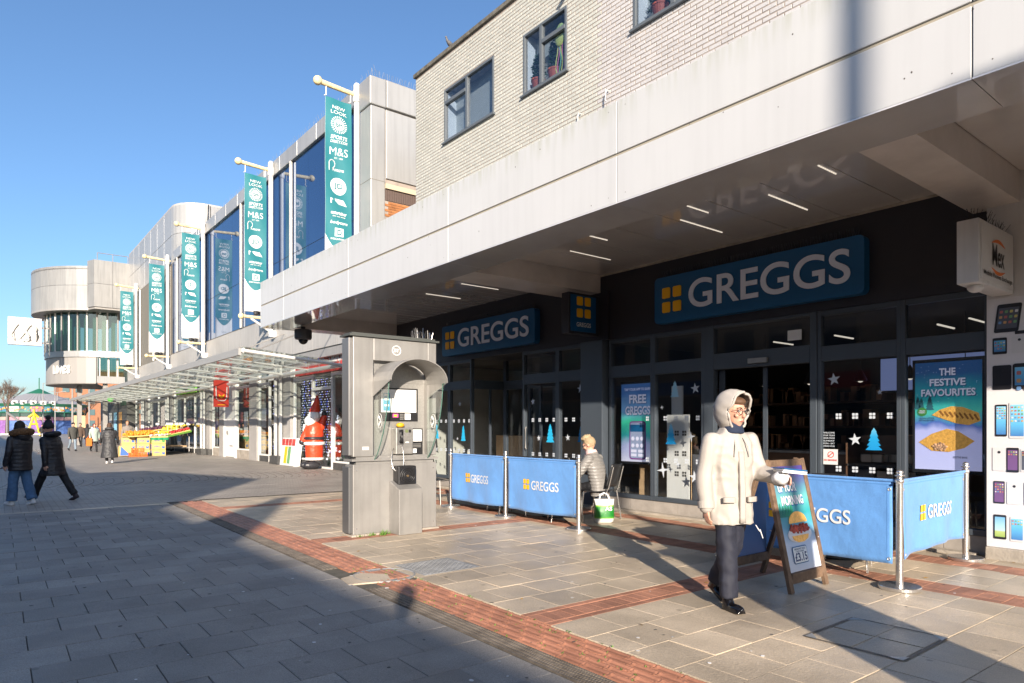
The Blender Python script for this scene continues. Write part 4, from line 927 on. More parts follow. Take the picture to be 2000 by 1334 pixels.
mb.build("rivet", chrome, k); MB().box(3.86, 3.95, YF - .003, YF - .0005, 1.12, 1.16).build("sticker", lp, k)
mb = MB(); c_ = (4.36, YF - .003, 2.45)
mb.tube([(c_[0] + .062 * math.cos(a), c_[1], c_[2] + .062 * math.sin(a)) for a in (2 * math.pi * i / 28 for i in range(28))], .0065, 5, True); letters(mb, "BT", (4.322, YF - .003, 2.428), (1, 0, 0), (0, 0, 1), .076, .046, .035); mb.build("logo", lp, k)
k.location.x += .08
# ================================================================= barrier posts and cloth banners
POST = None
def post(x, y, label):
    global POST
    if POST is None:
        t = thing("barrier_post", label, "barrier post", (x, y, 0), 0, "steel posts holding the cloth banners"); POST = t
        MB().lathe([(.17, 0), (.172, .004), (.172, .028), (.166, .034), (.03, .036)], (x, y, 0), 40).build("base", chrome, t)
        MB().cone((x, y, .034), (x, y, .955), .030, .030, 24).build("tube", chrome, t, smooth=False)
        MB().lathe([(.034, .93), (.036, .94), (.036, .965), (.024, .97), (.020, .985), (.04, .99), (.042, .998), (.02, 1.004), (.03, 1.018), (.026, 1.035), (.012, 1.045), (.001, 1.047)], (x, y, 0), 24).build("finial", chrome, t, smooth=True)
        MB().tube([(x - .045, y, .93), (x + .045, y, .93)], .012, 8).build("hook", steel, t)
        return t
    return copy_tree(POST, (x, y, 0), None, label)
LP = [(6.60, 10.09), (6.53, 8.41), (6.51, 6.74)]; RP = [(6.45, 4.3), (6.35, 2.54), (8.30, 2.66)]
post(*LP[0], "barrier post nearest the payphone, furthest from the doorway"); post(*LP[1], "middle barrier post between the two joined banners"); post(*LP[2], "barrier post at the end of the banner pair beside the seated person")
post(*RP[0], "barrier post hidden behind the walking person"); post(*RP[1], "nearest barrier post at the banner corner in front of the festive poster"); post(*RP[2], "barrier post beside the phone picture wall")
clothm = mat("banner_cloth_blue", (.105, .285, .63), .75, nz=(3.5, .10), bump=(8, .45), grain=.06)
sheen = clothm.node_tree.nodes["Principled BSDF"]; sheen.inputs["Sheen Weight"].default_value = .2
def cloth(p0, p1, label, z0=.16, z1=.955, amp=.018, ph_=0.0, logo=True, sag=.02, lw=.55):
    P0, P1 = Vector((*p0, 0)), Vector((*p1, 0)); u = (P1 - P0); Ln = u.length; u.normalize(); nrm = Vector((u.y, -u.x, 0))
    g0 = .055
    t = thing("cloth_banner", label, "banner", tuple((P0 + P1) / 2), 0, "blue cloth banners between the posts")
    def S_(a, z, off=0):       # a metres along, z height
        f = (z1 - z) / (z1 - z0); zz = z
        d = amp * f * (math.sin(5.2 * a + ph_ + 1.5 * f) + .5 * math.sin(11 * a + 2 * ph_ - 2 * f)) + .5 * amp * f * math.sin(3 * z + ph_ + a * 2)
        zz -= sag * (1 - f) * 0 + sag * f * math.sin(math.pi * a / Ln + ph_ * .2)
        return P0 + u * a + nrm * (d + off) + Vector((0, 0, zz))
    mb = MB(); mb.grid(lambda a, b: S_(g0 + a * (Ln - 2 * g0), z0 + b * (z1 - z0)), 40, 18); mb.build("fabric", clothm, t, smooth=True, solid=.003)
    MB().tube([P0 + u * .03 + Vector((0, 0, .945)), P1 - u * .03 + Vector((0, 0, .945))], .014, 8).build("top_rail", clothm, t)
    ey = MB()
    for a in (g0 + .03, Ln - g0 - .03):
        for z in (z0 + .04, z1 - .09): ey.tube([S_(a + .012 * math.cos(q_), z + .012 * math.sin(q_), .003) for q_ in (2 * math.pi * j / 10 for j in range(10))], .004, 4, True)
    ey.build("eyelet", steel, t)
    for a in (g0 + .055, Ln - g0 - .055): MB().grid(lambda p_, q_: S_(a + .004 * p_, z0 + .005 + q_ * (z1 - z0 - .07), .0025), 1, 18).build("side_hem", bpy.data.materials.get("hem_blue") or mat("hem_blue", (.085, .25, .57), .8), t)
    hm = MB(); hm.grid(lambda a, b: S_(g0 + .001 + a * (Ln - 2 * g0 - .002), z1 - .05 + b * .006, .003), 30, 1); hm.build("hem", bpy.data.materials["hem_blue"], t)
    if logo:
        mb = MB(); cx = Ln / 2; zc = (z0 + z1) / 2 - .0; h = .135
        def mp(p): return S_(p.x, p.z, .011)
        mb2 = MB(); four(mb2, (cx - lw * .62, 0, zc - h * .5), (1, 0, 0), (0, 0, 1), .062, .014, (0, 1, 0), .001)
        mb2.v = [tuple(mp(Vector(p))) for p in mb2.v]; mb2.build("logo_square", amber, t)
        letters(mb, "GREGGS", (cx - lw * .32, 0, zc - h / 2), (1, 0, 0), (0, 0, 1), lw, h, .012, fn=mp); mb.build("lettering", whcloth, t)
    return t
cloth(LP[0], LP[1], "blue cloth banner nearest the payphone", ph_=.6, amp=.022); cloth(LP[1], LP[2], "blue cloth banner in front of the seated person's table", ph_=2.1, amp=.02, lw=.62)
cloth(RP[0], RP[1], "large blue cloth banner partly behind the wooden poster board", ph_=3.3, amp=.012, z0=.2, lw=.66); cloth(RP[1], RP[2], "blue cloth banner turned towards the shopfront by the phone picture wall", ph_=1.2, amp=.02, z0=.24, lw=.7, sag=-.03)
# ================================================================= tables and chairs outside
CH0 = None
def chair(x, y, rz, label):
    global CH0
    if CH0 is None:
        t = thing("cafe_chair", label, "chair", (0, 0, 0), 0, "black cafe chairs behind the banners"); CH0 = t
        mb = MB(); mb.grid(lambda a, b: ((a - .5) * .42, (b - .5) * .42, .45 + .012 * math.cos((a - .5) * 3) - .015 * math.sin(b * 3)), 8, 8); mb.build("seat", black, t, smooth=True, solid=.012)
        mb = MB(); mb.grid(lambda a, b: ((a - .5) * (.42 - .04 * b), -.21 - .09 * b - .05 * math.cos((a - .5) * 3) + .03, .52 + b * .34), 10, 8); mb.build("backrest", black, t, smooth=True, solid=.014)
        for sx in (-1, 1):
            MB().tube([(sx * .19, .19, .44), (sx * .22, .23, 0)], .011, 8).build("leg", chrome, t); MB().tube([(sx * .19, -.3, .82), (sx * .19, -.22, .5), (sx * .19, -.19, .44), (sx * .22, -.25, 0)], .011, 8).build("leg", chrome, t)
        MB().tube([(-.19, .19, .43), (.19, .19, .43)], .01, 6).build("rail", chrome, t)
        t.location = (x, y, 0); t.rotation_euler = (0, 0, rz); return t
    return copy_tree(CH0, (x, y, 0), rz, label)
def table(x, y, label):
    t = thing("cafe_table", label, "table", (x, y, 0), 0, "small cafe tables behind the banners")
    MB().lathe([(.33, .715), (.34, .72), (.34, .735), (.33, .74)], (x, y, 0), 32).build("tabletop", black, t); MB().cone((x, y, .02), (x, y, .72), .03, .03, 14).build("column", chrome, t); MB().lathe([(.22, 0), (.22, .015), (.05, .03)], (x, y, 0), 24).build("foot", black, t)
    return t
table(7.22, 8.0, "cafe table at which the seated person is looking down"); table(7.5, 9.6, "cafe table behind the banner nearest the payphone"); table(7.4, 3.6, "cafe table behind the large banner by the doorway")
chair(7.52, 7.31, R(20), "cafe chair carrying the seated person"); chair(7.02, 7.55, R(-125), "cafe chair with its back to the seated person's banner"); chair(6.95, 8.6, R(-155), "empty cafe chair behind the banner on the far side of the seated person's table")
chair(7.2, 9.3, R(-60), "empty cafe chair behind the middle barrier post"); chair(7.9, 9.9, R(120), "empty cafe chair close to the window behind the far banner"); chair(6.75, 10.75, R(200), "cafe chair showing between the payphone and the first post"); chair(7.75, 3.9, R(110), "cafe chair behind the large banner close to the doorway"); chair(6.95, 3.3, R(-70), "cafe chair whose legs show under the large banner")
# ================================================================= folding poster board
t = thing("a_board", "weathered wooden folding poster board with a breakfast roll poster", "poster board", (5.72, 3.25, 0))
xa, xb, yf, yt, H_ = 5.43, 6.02, 3.03, 3.27, 1.13
def bar(p, q_, w_, d_, nm, m_=wood):
    p, q_ = Vector(p), Vector(q_); ax = (q_ - p).normalized(); side = Vector((1, 0, 0)) if abs(ax.x) < .7 else Vector((0, 1, 0)); n_ = ax.cross(side).normalized(); side = n_.cross(ax)
    vs = [r + side * a + n_ * b for r in (p, q_) for a, b in ((-w_, -d_), (w_, -d_), (w_, d_), (-w_, d_))]
    return MB().add(vs, [(0, 3, 2, 1), (4, 5, 6, 7), (0, 1, 5, 4), (1, 2, 6, 5), (2, 3, 7, 6), (3, 0, 4, 7)]).build(nm, m_, t, bevel=.004)
for x in (xa, xb): bar((x, yf, .0), (x, yt, H_), .028, .018, "rail"); bar((x, 3.66, 0), (x, yt + .04, H_), .028, .018, "rear_rail")
sl_ = Vector((0, yt - yf, H_)).normalized()
def BP(x, s, off=0): return Vector((x, yf, 0)) + sl_ * s + Vector((0, -H_, yt - yf)).normalized() * off
bar(BP(xa + .028, .12), BP(xb - .028, .12), .018, .045, "lower_rail"); bar(BP(xa + .028, 1.12), BP(xb - .028, 1.12), .016, .03, "top_rail"); bar((xa + .028, 3.6, .18), (xb - .028, 3.6, .18), .018, .04, "rear_lower_rail")
MB().tube([(xb, 3.1, .42), (xb + .02, 3.35, .36), (xb, 3.58, .42)], .006, 5).build("rope", paper, t)
apr = gradmat("breakfast_print", [(0, (.62, .66, .74)), (.35, (.55, .62, .75)), (.5, (.12, .34, .50)), (.62, (.03, .30, .32)), (.75, (.12, .42, .40)), (1, (.05, .03, .22))], 1, 0, .94, .3, nz=.18)
pst = MB().box(xa + .028, xb - .028, 0, .94, -.004, .004).build("poster", apr, t, local=True)
pst.location = BP(0, .17, .004) - ORG[t.name]; pst.rotation_euler = (math.atan2(H_, yt - yf), 0, 0)
pst2 = MB().box(xa + .03, xb - .03, 3.60, 3.61, .22, 1.0).build("rear_poster", mat("rear_poster_blue", (.10, .20, .45), .5), t)
def PO(x, s): return BP(xa + x, .17 + s, .014)
nv = Vector((0, -H_, yt - yf)).normalized()
mb = MB()
for s_, x, s, wd, h in (("LIGHT", .10, .81, .22, .085), ("UP YOUR", .08, .69, .30, .085), ("MORNING", .10, .57, .36, .085)): letters(mb, s_, PO(x, s), (1, 0, 0), sl_, wd, h, .03)
mb.build("lettering", mat("poster_white", (.80, .80, .84), .5), t)
mb = MB()
for s_, x, s, wd, h in (("LIGHT", .106, .80, .22, .085), ("UP YOUR", .086, .68, .30, .085), ("MORNING", .106, .56, .36, .085)): letters(mb, s_, PO(x, s) - nv * .003, (1, 0, 0), sl_, wd, h, .035)
mb.build("lettering_shade", mat("poster_shade", (.03, .12, .42), .5), t)
def patch(poly, nm, m_, off=0, th=.004): MB().prism(poly, PO(0, 0) + nv * off, (1, 0, 0), sl_, nv, th).build(nm, m_, t, bevel=.002)
patch(circ(.30, .31, .20, .075), "printed_plate", mat("plate_print", (.72, .72, .74), .5), -.003, .003)
patch([(.30 + .15 * math.cos(a), .41 + .10 * math.sin(a)) for a in (math.pi * i / 14 for i in range(15))], "printed_bun_top", pas, 0)
patch([(.16, .30), (.44, .30), (.42, .265), (.34, .24), (.25, .24), (.18, .265)], "printed_bun_base", pas, 0)
mb = MB()
for i in range(16): mb.tube([PO(.15 + .018 * i, .345 + .03 * math.sin(i * 1.9)) + nv * .003, PO(.17 + .018 * i, .37 + .025 * math.cos(i * 2.3)) + nv * .006, PO(.185 + .018 * i, .34 + .02 * math.sin(i * 3.1)) + nv * .003], .012, 5)
mb.build("printed_bacon", mat("bacon_red", (.45, .07, .04), .5, isl=.45), t)
patch([(p[0] + .12, p[1] + .06) for p in rrect(.24, .15, .02, 3)], "price_box", blue, -.002, .003); patch([(p[0] + .128, p[1] + .068) for p in rrect(.224, .134, .015, 3)], "price_panel", lp, 0, .003)
mb = MB(); letters(mb, "£3.15", PO(.14, .08) + nv * .004, (1, 0, 0), sl_, .2, .075, .03); letters(mb, "BREAKFAST ROLL", PO(.15, .178) + nv * .004, (1, 0, 0), sl_, .18, .016, .02); letters(mb, "+ HOT DRINK", PO(.165, .158) + nv * .004, (1, 0, 0), sl_, .14, .014, .02); mb.build("price", pb, t)
for i in range(5): patch([(a + .06 + .045 * i, b + .47) for a, b in firpoly(.06, .13 - .02 * (i % 2))], "printed_tree", mat("print_fir_%d" % i, (.03, .20 + .03 * i, .17), .6), -.003, .003)
# ================================================================= carrier bag by the chair
t = thing("carrier_bag", "green and white plastic carrier bag standing full beside the seated person's chair", "bag", (7.5, 6.93, 0))
bag_root = t
bagm = gradmat("bag_green_white", [(0, (.62, .64, .62)), (.19, (.6, .62, .6)), (.22, (.10, .33, .03)), (.30, (.01, .17, .02)), (.68, (.01, .19, .025)), (.76, (.22, .42, .05)), (.80, (.7, .71, .68)), (1, (.72, .72, .7))], 2, 0, .42, .35)
mb = MB(); n = 24
def bagring(z, rx, ry, j): return [(7.5 + rx * math.copysign(abs(math.cos(a)) ** .6, math.cos(a)) + .008 * math.sin(5 * a + j), 6.93 + ry * math.copysign(abs(math.sin(a)) ** .6, math.sin(a)) + .008 * math.cos(4 * a + 2 * j), z) for a in (2 * math.pi * i / n for i in range(n))]
mb.loft([bagring(z, rx, ry, j) for j, (z, rx, ry) in enumerate([(0, .13, .08), (.03, .17, .11), (.12, .175, .115), (.22, .17, .11), (.32, .168, .10), (.40, .18, .085), (.43, .19, .075)])]); ob = mb.build("body", bagm, t, smooth=True); ob.rotation_euler = (0, 0, 0)
for s in (-1, 1): MB().tube([(7.5 - .1, 6.93 + s * .06, .41), (7.5 - .07, 6.93 + s * .05, .5), (7.5, 6.93 + s * .03, .54), (7.5 + .07, 6.93 + s * .05, .5), (7.5 + .1, 6.93 + s * .06, .41)], .012, 6).build("handle", whcloth, t)
mb = MB(); letters(mb, "AS", (7.5 + .0, 6.93 - .128, .23), (1, 0, 0), (0, 0, 1), .13, .075, .03); mb.build("lettering", paper, t)
for ch in t.children: ch.rotation_euler = (0, 0, -R(38))

bag_root.scale = (.82, .82, .82); bag_root.location = (7.30, 7.02, 0)
# ================================================================= people
clouds = bpy.data.textures.new("cloth_folds", 'CLOUDS'); clouds.noise_scale = .09; clouds.noise_depth = 2
clouds2 = bpy.data.textures.new("big_folds", 'CLOUDS'); clouds2.noise_scale = .20; clouds2.noise_depth = 1; clouds2.noise_type = 'HARD_NOISE'
furtex = bpy.data.textures.new("fur", 'CLOUDS'); furtex.noise_scale = .02; furtex.noise_depth = 2
def organic(o, vox, smooth=4, fold=0.0, tex=None, mid=.5):
    md = o.modifiers.new("remesh", 'REMESH'); md.mode = 'VOXEL'; md.voxel_size = vox; md.use_smooth_shade = True
    if smooth: md = o.modifiers.new("smooth", 'SMOOTH'); md.iterations = smooth; md.factor = .5
    if fold: md = o.modifiers.new("folds", 'DISPLACE'); md.texture = tex or clouds; md.strength = fold; md.mid_level = mid; md.texture_coords = 'LOCAL'
    return o
def skinmat(n, c): 
    m = mat(n, c, .5, nz=(12, .06)); m.node_tree.nodes["Principled BSDF"].inputs["Subsurface Weight"].default_value = .08; return m
skin = skinmat("skin_fair", (.58, .32, .23)); skin2 = skinmat("skin_medium", (.46, .26, .18))
lipm = mat("lips", (.42, .13, .11), .45); eyew = mat("eye_white", (.7, .7, .7), .3); eyed = mat("eye_dark", (.03, .02, .015), .3)
def quiltmat(n, c, rough=.45, fq=26, st=.16):
    m = mat(n, c, rough, nz=(5, .1)); nt = m.node_tree; L = nt.links; b = nt.nodes["Principled BSDF"]
    tc = _n(nt, "ShaderNodeTexCoord"); wv = _n(nt, "ShaderNodeTexWave"); wv.bands_direction = 'Z'; wv.wave_profile = 'SIN'; wv.inputs["Scale"].default_value = fq / 6.283 * 1.0; wv.inputs["Distortion"].default_value = .8; wv.inputs["Detail Scale"].default_value = 3
    L.new(tc.outputs["Object"], wv.inputs["Vector"]); bp = _n(nt, "ShaderNodeBump"); bp.inputs["Strength"].default_value = st; bp.inputs["Distance"].default_value = .03
    L.new(wv.outputs["Fac"], bp.inputs["Height"]); L.new(bp.outputs[0], b.inputs["Normal"]); return m
navy = mat("navy_trouser", (.013, .015, .028), .75, nz=(8, .12)); jeans = mat("blue_jeans", (.06, .13, .24), .85, nz=(7, .3), bump=(120, .2)); blackc = mat("black_cloth", (.008, .008, .011), .7)
cream_coat = mat("cream_coat", (.39, .358, .325), .7, nz=(2, .05), bump=(120, .08)); qblack = quiltmat("black_quilt", (.010, .011, .016), .5); qgrey = quiltmat("charcoal_quilt", (.035, .035, .038), .55, 24); qlight = quiltmat("silver_grey_quilt", (.22, .21, .20), .4, 40, .35)
shoeblk = mat("black_patent", (.006, .006, .008), .12); shoew = mat("white_trainer", (.65, .65, .65), .6); shoep = mat("pink_sole", (.6, .08, .16), .6)
def hand(mb, wrist, d, palm_n, s=1.0, curl=.5, thumb=1):
    """palm, four unequal bent fingers and a side thumb; d = direction of the hand, palm_n = palm normal"""
    d, pn = Vector(d).normalized(), Vector(palm_n).normalized(); sd = d.cross(pn).normalized() * thumb; w_ = Vector(wrist)
    for t_ in (-1, -.33, .33, 1): mb.limb(w_ + sd * .012 * t_, w_ + d * .085 * s + sd * .029 * t_ * s, .013 * s, .0135 * s, 8)
    for i, (off, ln) in enumerate(((.030, .066), (.010, .076), (-.010, .070), (-.030, .054))):
        p = w_ + d * .085 * s + sd * off * s; ang = 0; r = .0095 * s
        for seg, fr_ in ((0, .45), (1, .32), (2, .25)):
            ang += curl * (.55 if seg == 0 else .8); v = d * math.cos(ang) + pn * math.sin(ang); q_ = p + v * ln * fr_ * 1.25 * s; mb.limb(p, q_, r, r * .9, 8); p = q_; r *= .92
    p = w_ + d * .025 * s + sd * .026 * s; v = (d * .7 + sd * .62 + pn * .3).normalized(); q_ = p + v * .042 * s; mb.limb(p, q_, .0125 * s, .011 * s, 8)
    v = (d * .85 + sd * .2 + pn * .45).normalized(); mb.limb(q_, q_ + v * .034 * s, .011 * s, .009 * s, 8)
def person(loc, brg, h, label, legs=((12, 5), (-14, 25)), arms=((-8, 12, 10), (10, 18, 10)), lean=3, top=None, topm=blackc, hem=.82, flare=1.0, legm=blackc, legr=(.085, .06, .055),
           shoem=blackc, sk=skin, hair=None, hairm=None, vox=.012, head_turn=0, head_pitch=0, hood=None, group=None, handcurl=.6, fold=.01, girth=1.0, elbow_out=0, hipw=.09, seated=None, face=False, hands=True, sleeve=.055):
    s = h / 1.70
    t = thing("person", label, "person", (loc[0], loc[1], loc[2] if len(loc) > 2 else 0), -R(brg), group); t.scale = (s, s, s)
    ORG[t.name] = Vector((0, 0, 0)); ln = math.tan(R(lean))
    hz_ = .93
    J = {}
    for sd, (a, kb) in zip((-1, 1), legs):
        if seated: hz_ = seated
        hp = Vector((sd * hipw, 0, hz_)); a_ = R(a); k_ = R(a - kb); kn = hp + Vector((0, math.sin(a_), -math.cos(a_))) * .43; an = kn + Vector((0, math.sin(k_), -math.cos(k_))) * .42
        J[sd] = [hp, kn, an, k_]
    dz = min(J[-1][2].z, J[1][2].z) - .075
    if seated: dz = 0
    for sd in (-1, 1):
        for i in range(3): J[sd][i] = J[sd][i] - Vector((0, 0, dz))
    zb = hz_ - dz
    def tp(z): return ln * (z - zb)                 # forward offset of the trunk at height z
    neck = Vector((0, tp(zb + .50) + .0, zb + .50)); hd = neck + Vector((0, .03 + math.sin(R(head_pitch)) * .08, .155 * math.cos(R(head_pitch)))); HM = Matrix.Rotation(R(head_turn), 4, 'Z') @ Matrix.Rotation(-R(head_pitch), 4, 'X'); HM.translation = hd
    b = MB()
    b.rings([(zb - .08, .13, .10, 0, 0), (zb + .08, .13, .09, 0, tp(zb + .08)), (zb + .3, .15, .10, 0, tp(zb + .3)), (zb + .43, .15, .08, 0, tp(zb + .43)), (zb + .5, .05, .05, 0, tp(zb + .5))], 16)
    b.limb(neck - Vector((0, 0, .06)), hd - Vector((0, .01, .04)), .056, .052, 12)
    b.M = HM
    b.ell((0, -.008, .02), (.076, .096, .105), 18, 12); b.ell((0, .025, -.055), (.056, .066, .066), 14, 9); b.ell((0, .055, -.098), (.026, .024, .02), 10, 6)
    b.cone((0, .082, .02), (0, .112, -.028), .009, .017, 8); b.ell((0, .106, -.028), (.017, .014, .012), 8, 6); b.ell((0, .084, -.066), (.024, .014, .010), 8, 6)
    for sd in (-1, 1): b.ell((sd * .077, -.005, -.005), (.012, .022, .032), 8, 6); b.ell((sd * .034, .072, -.022), (.03, .02, .022), 8, 6); b.ell((sd * .032, .080, .030), (.026, .012, .009), 8, 5)
    b.M = None
    A = {}
    for sd, (sw, el, ab) in zip((-1, 1), arms):
        sh = Vector((sd * .185 * (girth ** .5), tp(zb + .44), zb + .44)); a_, e_, o_ = R(sw), R(sw + el), R(ab)
        el_ = sh + Vector((sd * math.sin(o_), math.sin(a_) * math.cos(o_), -math.cos(a_) * math.cos(o_))) * .285
        o2 = R(ab * .3 - elbow_out * 1.0); wr = el_ + Vector((sd * math.sin(o2), math.sin(e_) * math.cos(o2), -math.cos(e_) * math.cos(o2))) * .25
        A[sd] = (sh, el_, wr); b.limb(sh + Vector((-sd * .03, 0, -.04)), el_, .036, .036, 10); b.limb(el_, wr, .036, .026, 10)
        if hands: hand(b, wr, wr - el_, Vector((-sd, 0, 0)) if abs((wr - el_).normalized().x) < .6 else Vector((0, 0, -1)), .95, handcurl, 1 if sd < 0 else -1) if vox < .02 else b.ell(wr + (wr - el_).normalized() * .08, (.035, .03, .06))
    for sd in (-1, 1): hp, kn, an, _ = J[sd]; b.limb(hp, kn, .075, .05, 10); b.limb(kn, an, .048, .036, 10)
    o = b.build("body", sk, t, local=True); organic(o, min(vox, .0075) if face else vox, 3)
    if face:
        for sd in (-1, 1):
            e = MB(); e.M = HM; e.ell((sd * .033, .083, .012), (.014, .008, .007), 10, 7); e.build("eye", eyew, t, local=True, smooth=True)
            e = MB(); e.M = HM; e.ell((sd * .033, .0895, .012), (.006, .003, .006), 8, 6); e.build("iris", eyed, t, local=True, smooth=True)
            e = MB(); e.M = HM; e.tube([(sd * .016, .094, .036), (sd * .034, .094, .042), (sd * .052, .082, .034)], .004, 6); e.build("eyebrow", mat("brow%d" % sd, (.12, .07, .04), .8), t, local=True)
        e = MB(); e.M = HM; e.tube([(-.022, .090, -.067), (-.008, .0975, -.0645), (0, .098, -.066), (.008, .0975, -.0645), (.022, .090, -.067)], [.002, .005, .0045, .005, .002], 8); e.build("mouth", lipm, t, local=True, smooth=True)
    # trousers and shoes
    l = MB(); l.rings([(zb - .10, .14, .115, 0, 0), (zb, .165 * girth ** .5, .125, 0, 0), (zb + .1, .15, .11, 0, tp(zb + .1))], 18)
    for sd in (-1, 1):
        hp, kn, an, k_ = J[sd]; l.limb(hp, kn, legr[0], legr[1], 12); l.cone(kn, an + (kn - an).normalized() * .02, legr[1], legr[2], 14); l.ell(kn, (legr[1],) * 3)
    organic(l.build("trousers", legm, t, local=True), max(vox, .012), 3, fold * 1.4)
    for sd in (-1, 1):
        hp, kn, an, k_ = J[sd]; f = MB(); f.M = Matrix.Translation(an) @ Matrix.Rotation(k_ * (.8 if k_ < 0 else 1.0), 4, 'X')
        f.rings([(-.075, .038, .06, 0, .0), (-.05, .043, .066, 0, 0), (-.01, .042, .055, 0, -.005), (.03, .036, .042, 0, -.01)], 14); f.ell((0, .085, -.045), (.045, .10, .033), 14, 8)
        f.box(-.04, .04, -.05, .165, -.075, -.06); organic(f.build("shoe", shoem, t, local=True), .009, 3)
    # upper garment: trunk, sleeves
    c = MB(); g_ = girth
    zt = zb + .50; hemz = hem - (0 if seated else 0)
    sp_ = []
    zs = [hemz] + [z for z in (zb - .25, zb - .1, zb + .05, zb + .2, zb + .32, zb + .40, zb + .445, zb + .485, zb + .53) if z > hemz + .04]
    for z in zs:
        f_ = (z - zb)
        rx, ry = (.165 + .03 * max(0, -f_) * flare * 2.2, .125 + .035 * max(0, -f_) * flare * 2.2) if f_ < .1 else ((.175, .125) if f_ < .25 else ((.19, .125) if f_ < .36 else ((.188, .108) if f_ < .42 else ((.16, .095) if f_ < .46 else ((.11, .082) if f_ < .5 else (.075, .075))))))
        sp_.append((z, rx * g_, ry * g_, 0, tp(z) if z > zb else tp(z) * .4))
    c.rings(sp_, 22)
    for sd in (-1, 1):
        sh, el_, wr = A[sd]; c.limb(sh + Vector((-sd * .015, 0, -.022)), el_, sleeve * 1.16 * g_ ** .5, sleeve * 1.12, 12); c.limb(el_, wr + (wr - el_).normalized() * .01, sleeve * 1.12, sleeve * .9, 12)
    organic(c.build(top or "coat", topm, t, local=True), max(vox, .011), 3, fold)
    if hair == 'bob' or hair == 'long' or hair == 'short':
        e = MB(); e.M = HM; e.ell((0, -.022, .035), (.088, .098, .105), 18, 12)
        if hair != 'short':
            e.ell((0, -.055, -.03), (.085, .065, .11 if hair == 'bob' else .17), 16, 10)
            for sd in (-1, 1): e.ell((sd * .07, -.01, -.03), (.026, .055, .10), 12, 8)
        organic(e.build("hair", hairm, t, local=True), .011, 2, .02, furtex)
    if hair == 'hat':
        e = MB(); e.M = HM; e.ell((0, -.01, .045), (.094, .108, .10), 18, 12); e.rings([(-.005, .09, .106, 0, -.01), (.04, .1, .115, 0, -.01), (.06, .096, .11, 0, -.01)], 20); e.ell((0, -.02, .10), (.07, .085, .09), 16, 10)
        organic(e.build("knitted_hat", hairm, t, local=True), .011, 2, .006, furtex); e = MB(); e.M = HM; e.ell((0, -.03, .225), (.052, .052, .05), 14, 10); organic(e.build("pompom", hairm, t, local=True), .008, 1, .03, furtex)
    if hair == 'cap':
        e = MB(); e.M = HM; e.ell((0, -.012, .045), (.088, .105, .085), 18, 12); e.ell((0, .10, .045), (.06, .05, .012), 12, 6); organic(e.build("cap", hairm, t, local=True), .01, 2)
    if hood == 'down':
        e = MB(); e.tube([(.13 * math.sin(a), neck.y - .05 + .10 * math.cos(a) , neck.z + .03 - .02 * math.cos(a)) for a in (2 * math.pi * i / 16 for i in range(16))], .055, 10, True); organic(e.build("hood", topm, t, local=True), .014, 3, fold)
    if hood == 'fur':
        e = MB(); e.tube([(.165 * math.sin(a), neck.y - .045 + .13 * math.cos(a), neck.z + .045 - .03 * math.cos(a)) for a in (2 * math.pi * i / 20 for i in range(20))], .062, 10, True)
        organic(e.build("fur_trim", mat("brown_fur", (.16, .085, .04), .95, nz=(60, .5)), t, local=True), .009, 1, .055, furtex); e = MB(); e.ell((0, neck.y - .10, neck.z - .02), (.15, .09, .11)); organic(e.build("hood", topm, t, local=True), .014, 3)
    return t, HM, A, J, neck
# ---- the person in the cream coat
P, HM, A, J, neck = person((4.66, 3.12), 200, 1.66, "person in a cream hooded raincoat and navy trousers walking past with papers in hand", legs=((-6, 26), (7, 4)), arms=((8, 76, 8), (-4, 12, 7)), lean=2, topm=cream_coat, hem=.68, flare=1.0, girth=1.12, hipw=.062,
    legm=navy, legr=(.098, .082, .078), shoem=shoeblk, sk=skin, vox=.010, head_turn=12, head_pitch=6, fold=.024, face=True, handcurl=.45, sleeve=.064)
hm = MB(); hm.M = HM
def hoodpt(a, b):
    th = R(63) + b * R(117); ph = 2 * math.pi * a - math.pi / 2; st = math.sin(th); x, y, z = .128 * st * math.cos(ph), .135 * math.cos(th) * 1.1 - .02, .15 * st * math.sin(ph) + .015
    k_ = min(1, max(0, (-.0 - z) / .12)); z *= 1 + .22 * k_ * k_
    wv_ = .006 * math.sin(7 * ph + 4 * th) + .004 * math.sin(13 * ph - 6 * th)
    return (x * (1 + wv_ * 6), y + (.03 if b < .08 and z > .05 else 0) + wv_, z * (1 + wv_ * 4) + (.012 if z > .08 else 0))
hm.grid(hoodpt, 40, 16); hm.build("hood", cream_coat, P, local=True, smooth=True, solid=.014)
hm = MB(); hm.M = HM; hm.tube([hoodpt(i / 40, 0) for i in range(40)], .011, 8, True); hm.build("hood_rim", cream_coat, P, local=True, smooth=True)
e = MB(); e.rings([(neck.z - .02, .10, .098, 0, neck.y + .015), (neck.z + .03, .088, .085, 0, neck.y + .02), (neck.z + .075, .07, .072, 0, neck.y + .022)], 20); organic(e.build("navy_collar", mat("navy_knit", (.012, .022, .05), .85), P, local=True), .01, 2, .01)
e = MB(); e.M = HM
for sd in (-1, 1): e.tube([(sd * .036 + .025 * math.cos(a), .108 - .006 * abs(math.cos(a)), .010 + .022 * math.sin(a)) for a in (2 * math.pi * i / 18 for i in range(18))], .0028, 6, True); e.tube([(sd * .060, .105, .016), (sd * .076, .075, .018), (sd * .078, .05, .018)], .0025, 5)
e.tube([(-.012, .112, .014), (0, .116, .017), (.012, .112, .014)], .0025, 5); e.build("glasses", black, P, local=True)
e = MB(); e.M = HM; e.ell((0, .01, .085), (.075, .085, .04)); e.build("hair", mat("hair_brown", (.10, .05, .025), .7), P, local=True, smooth=True)
zb = neck.z - .50
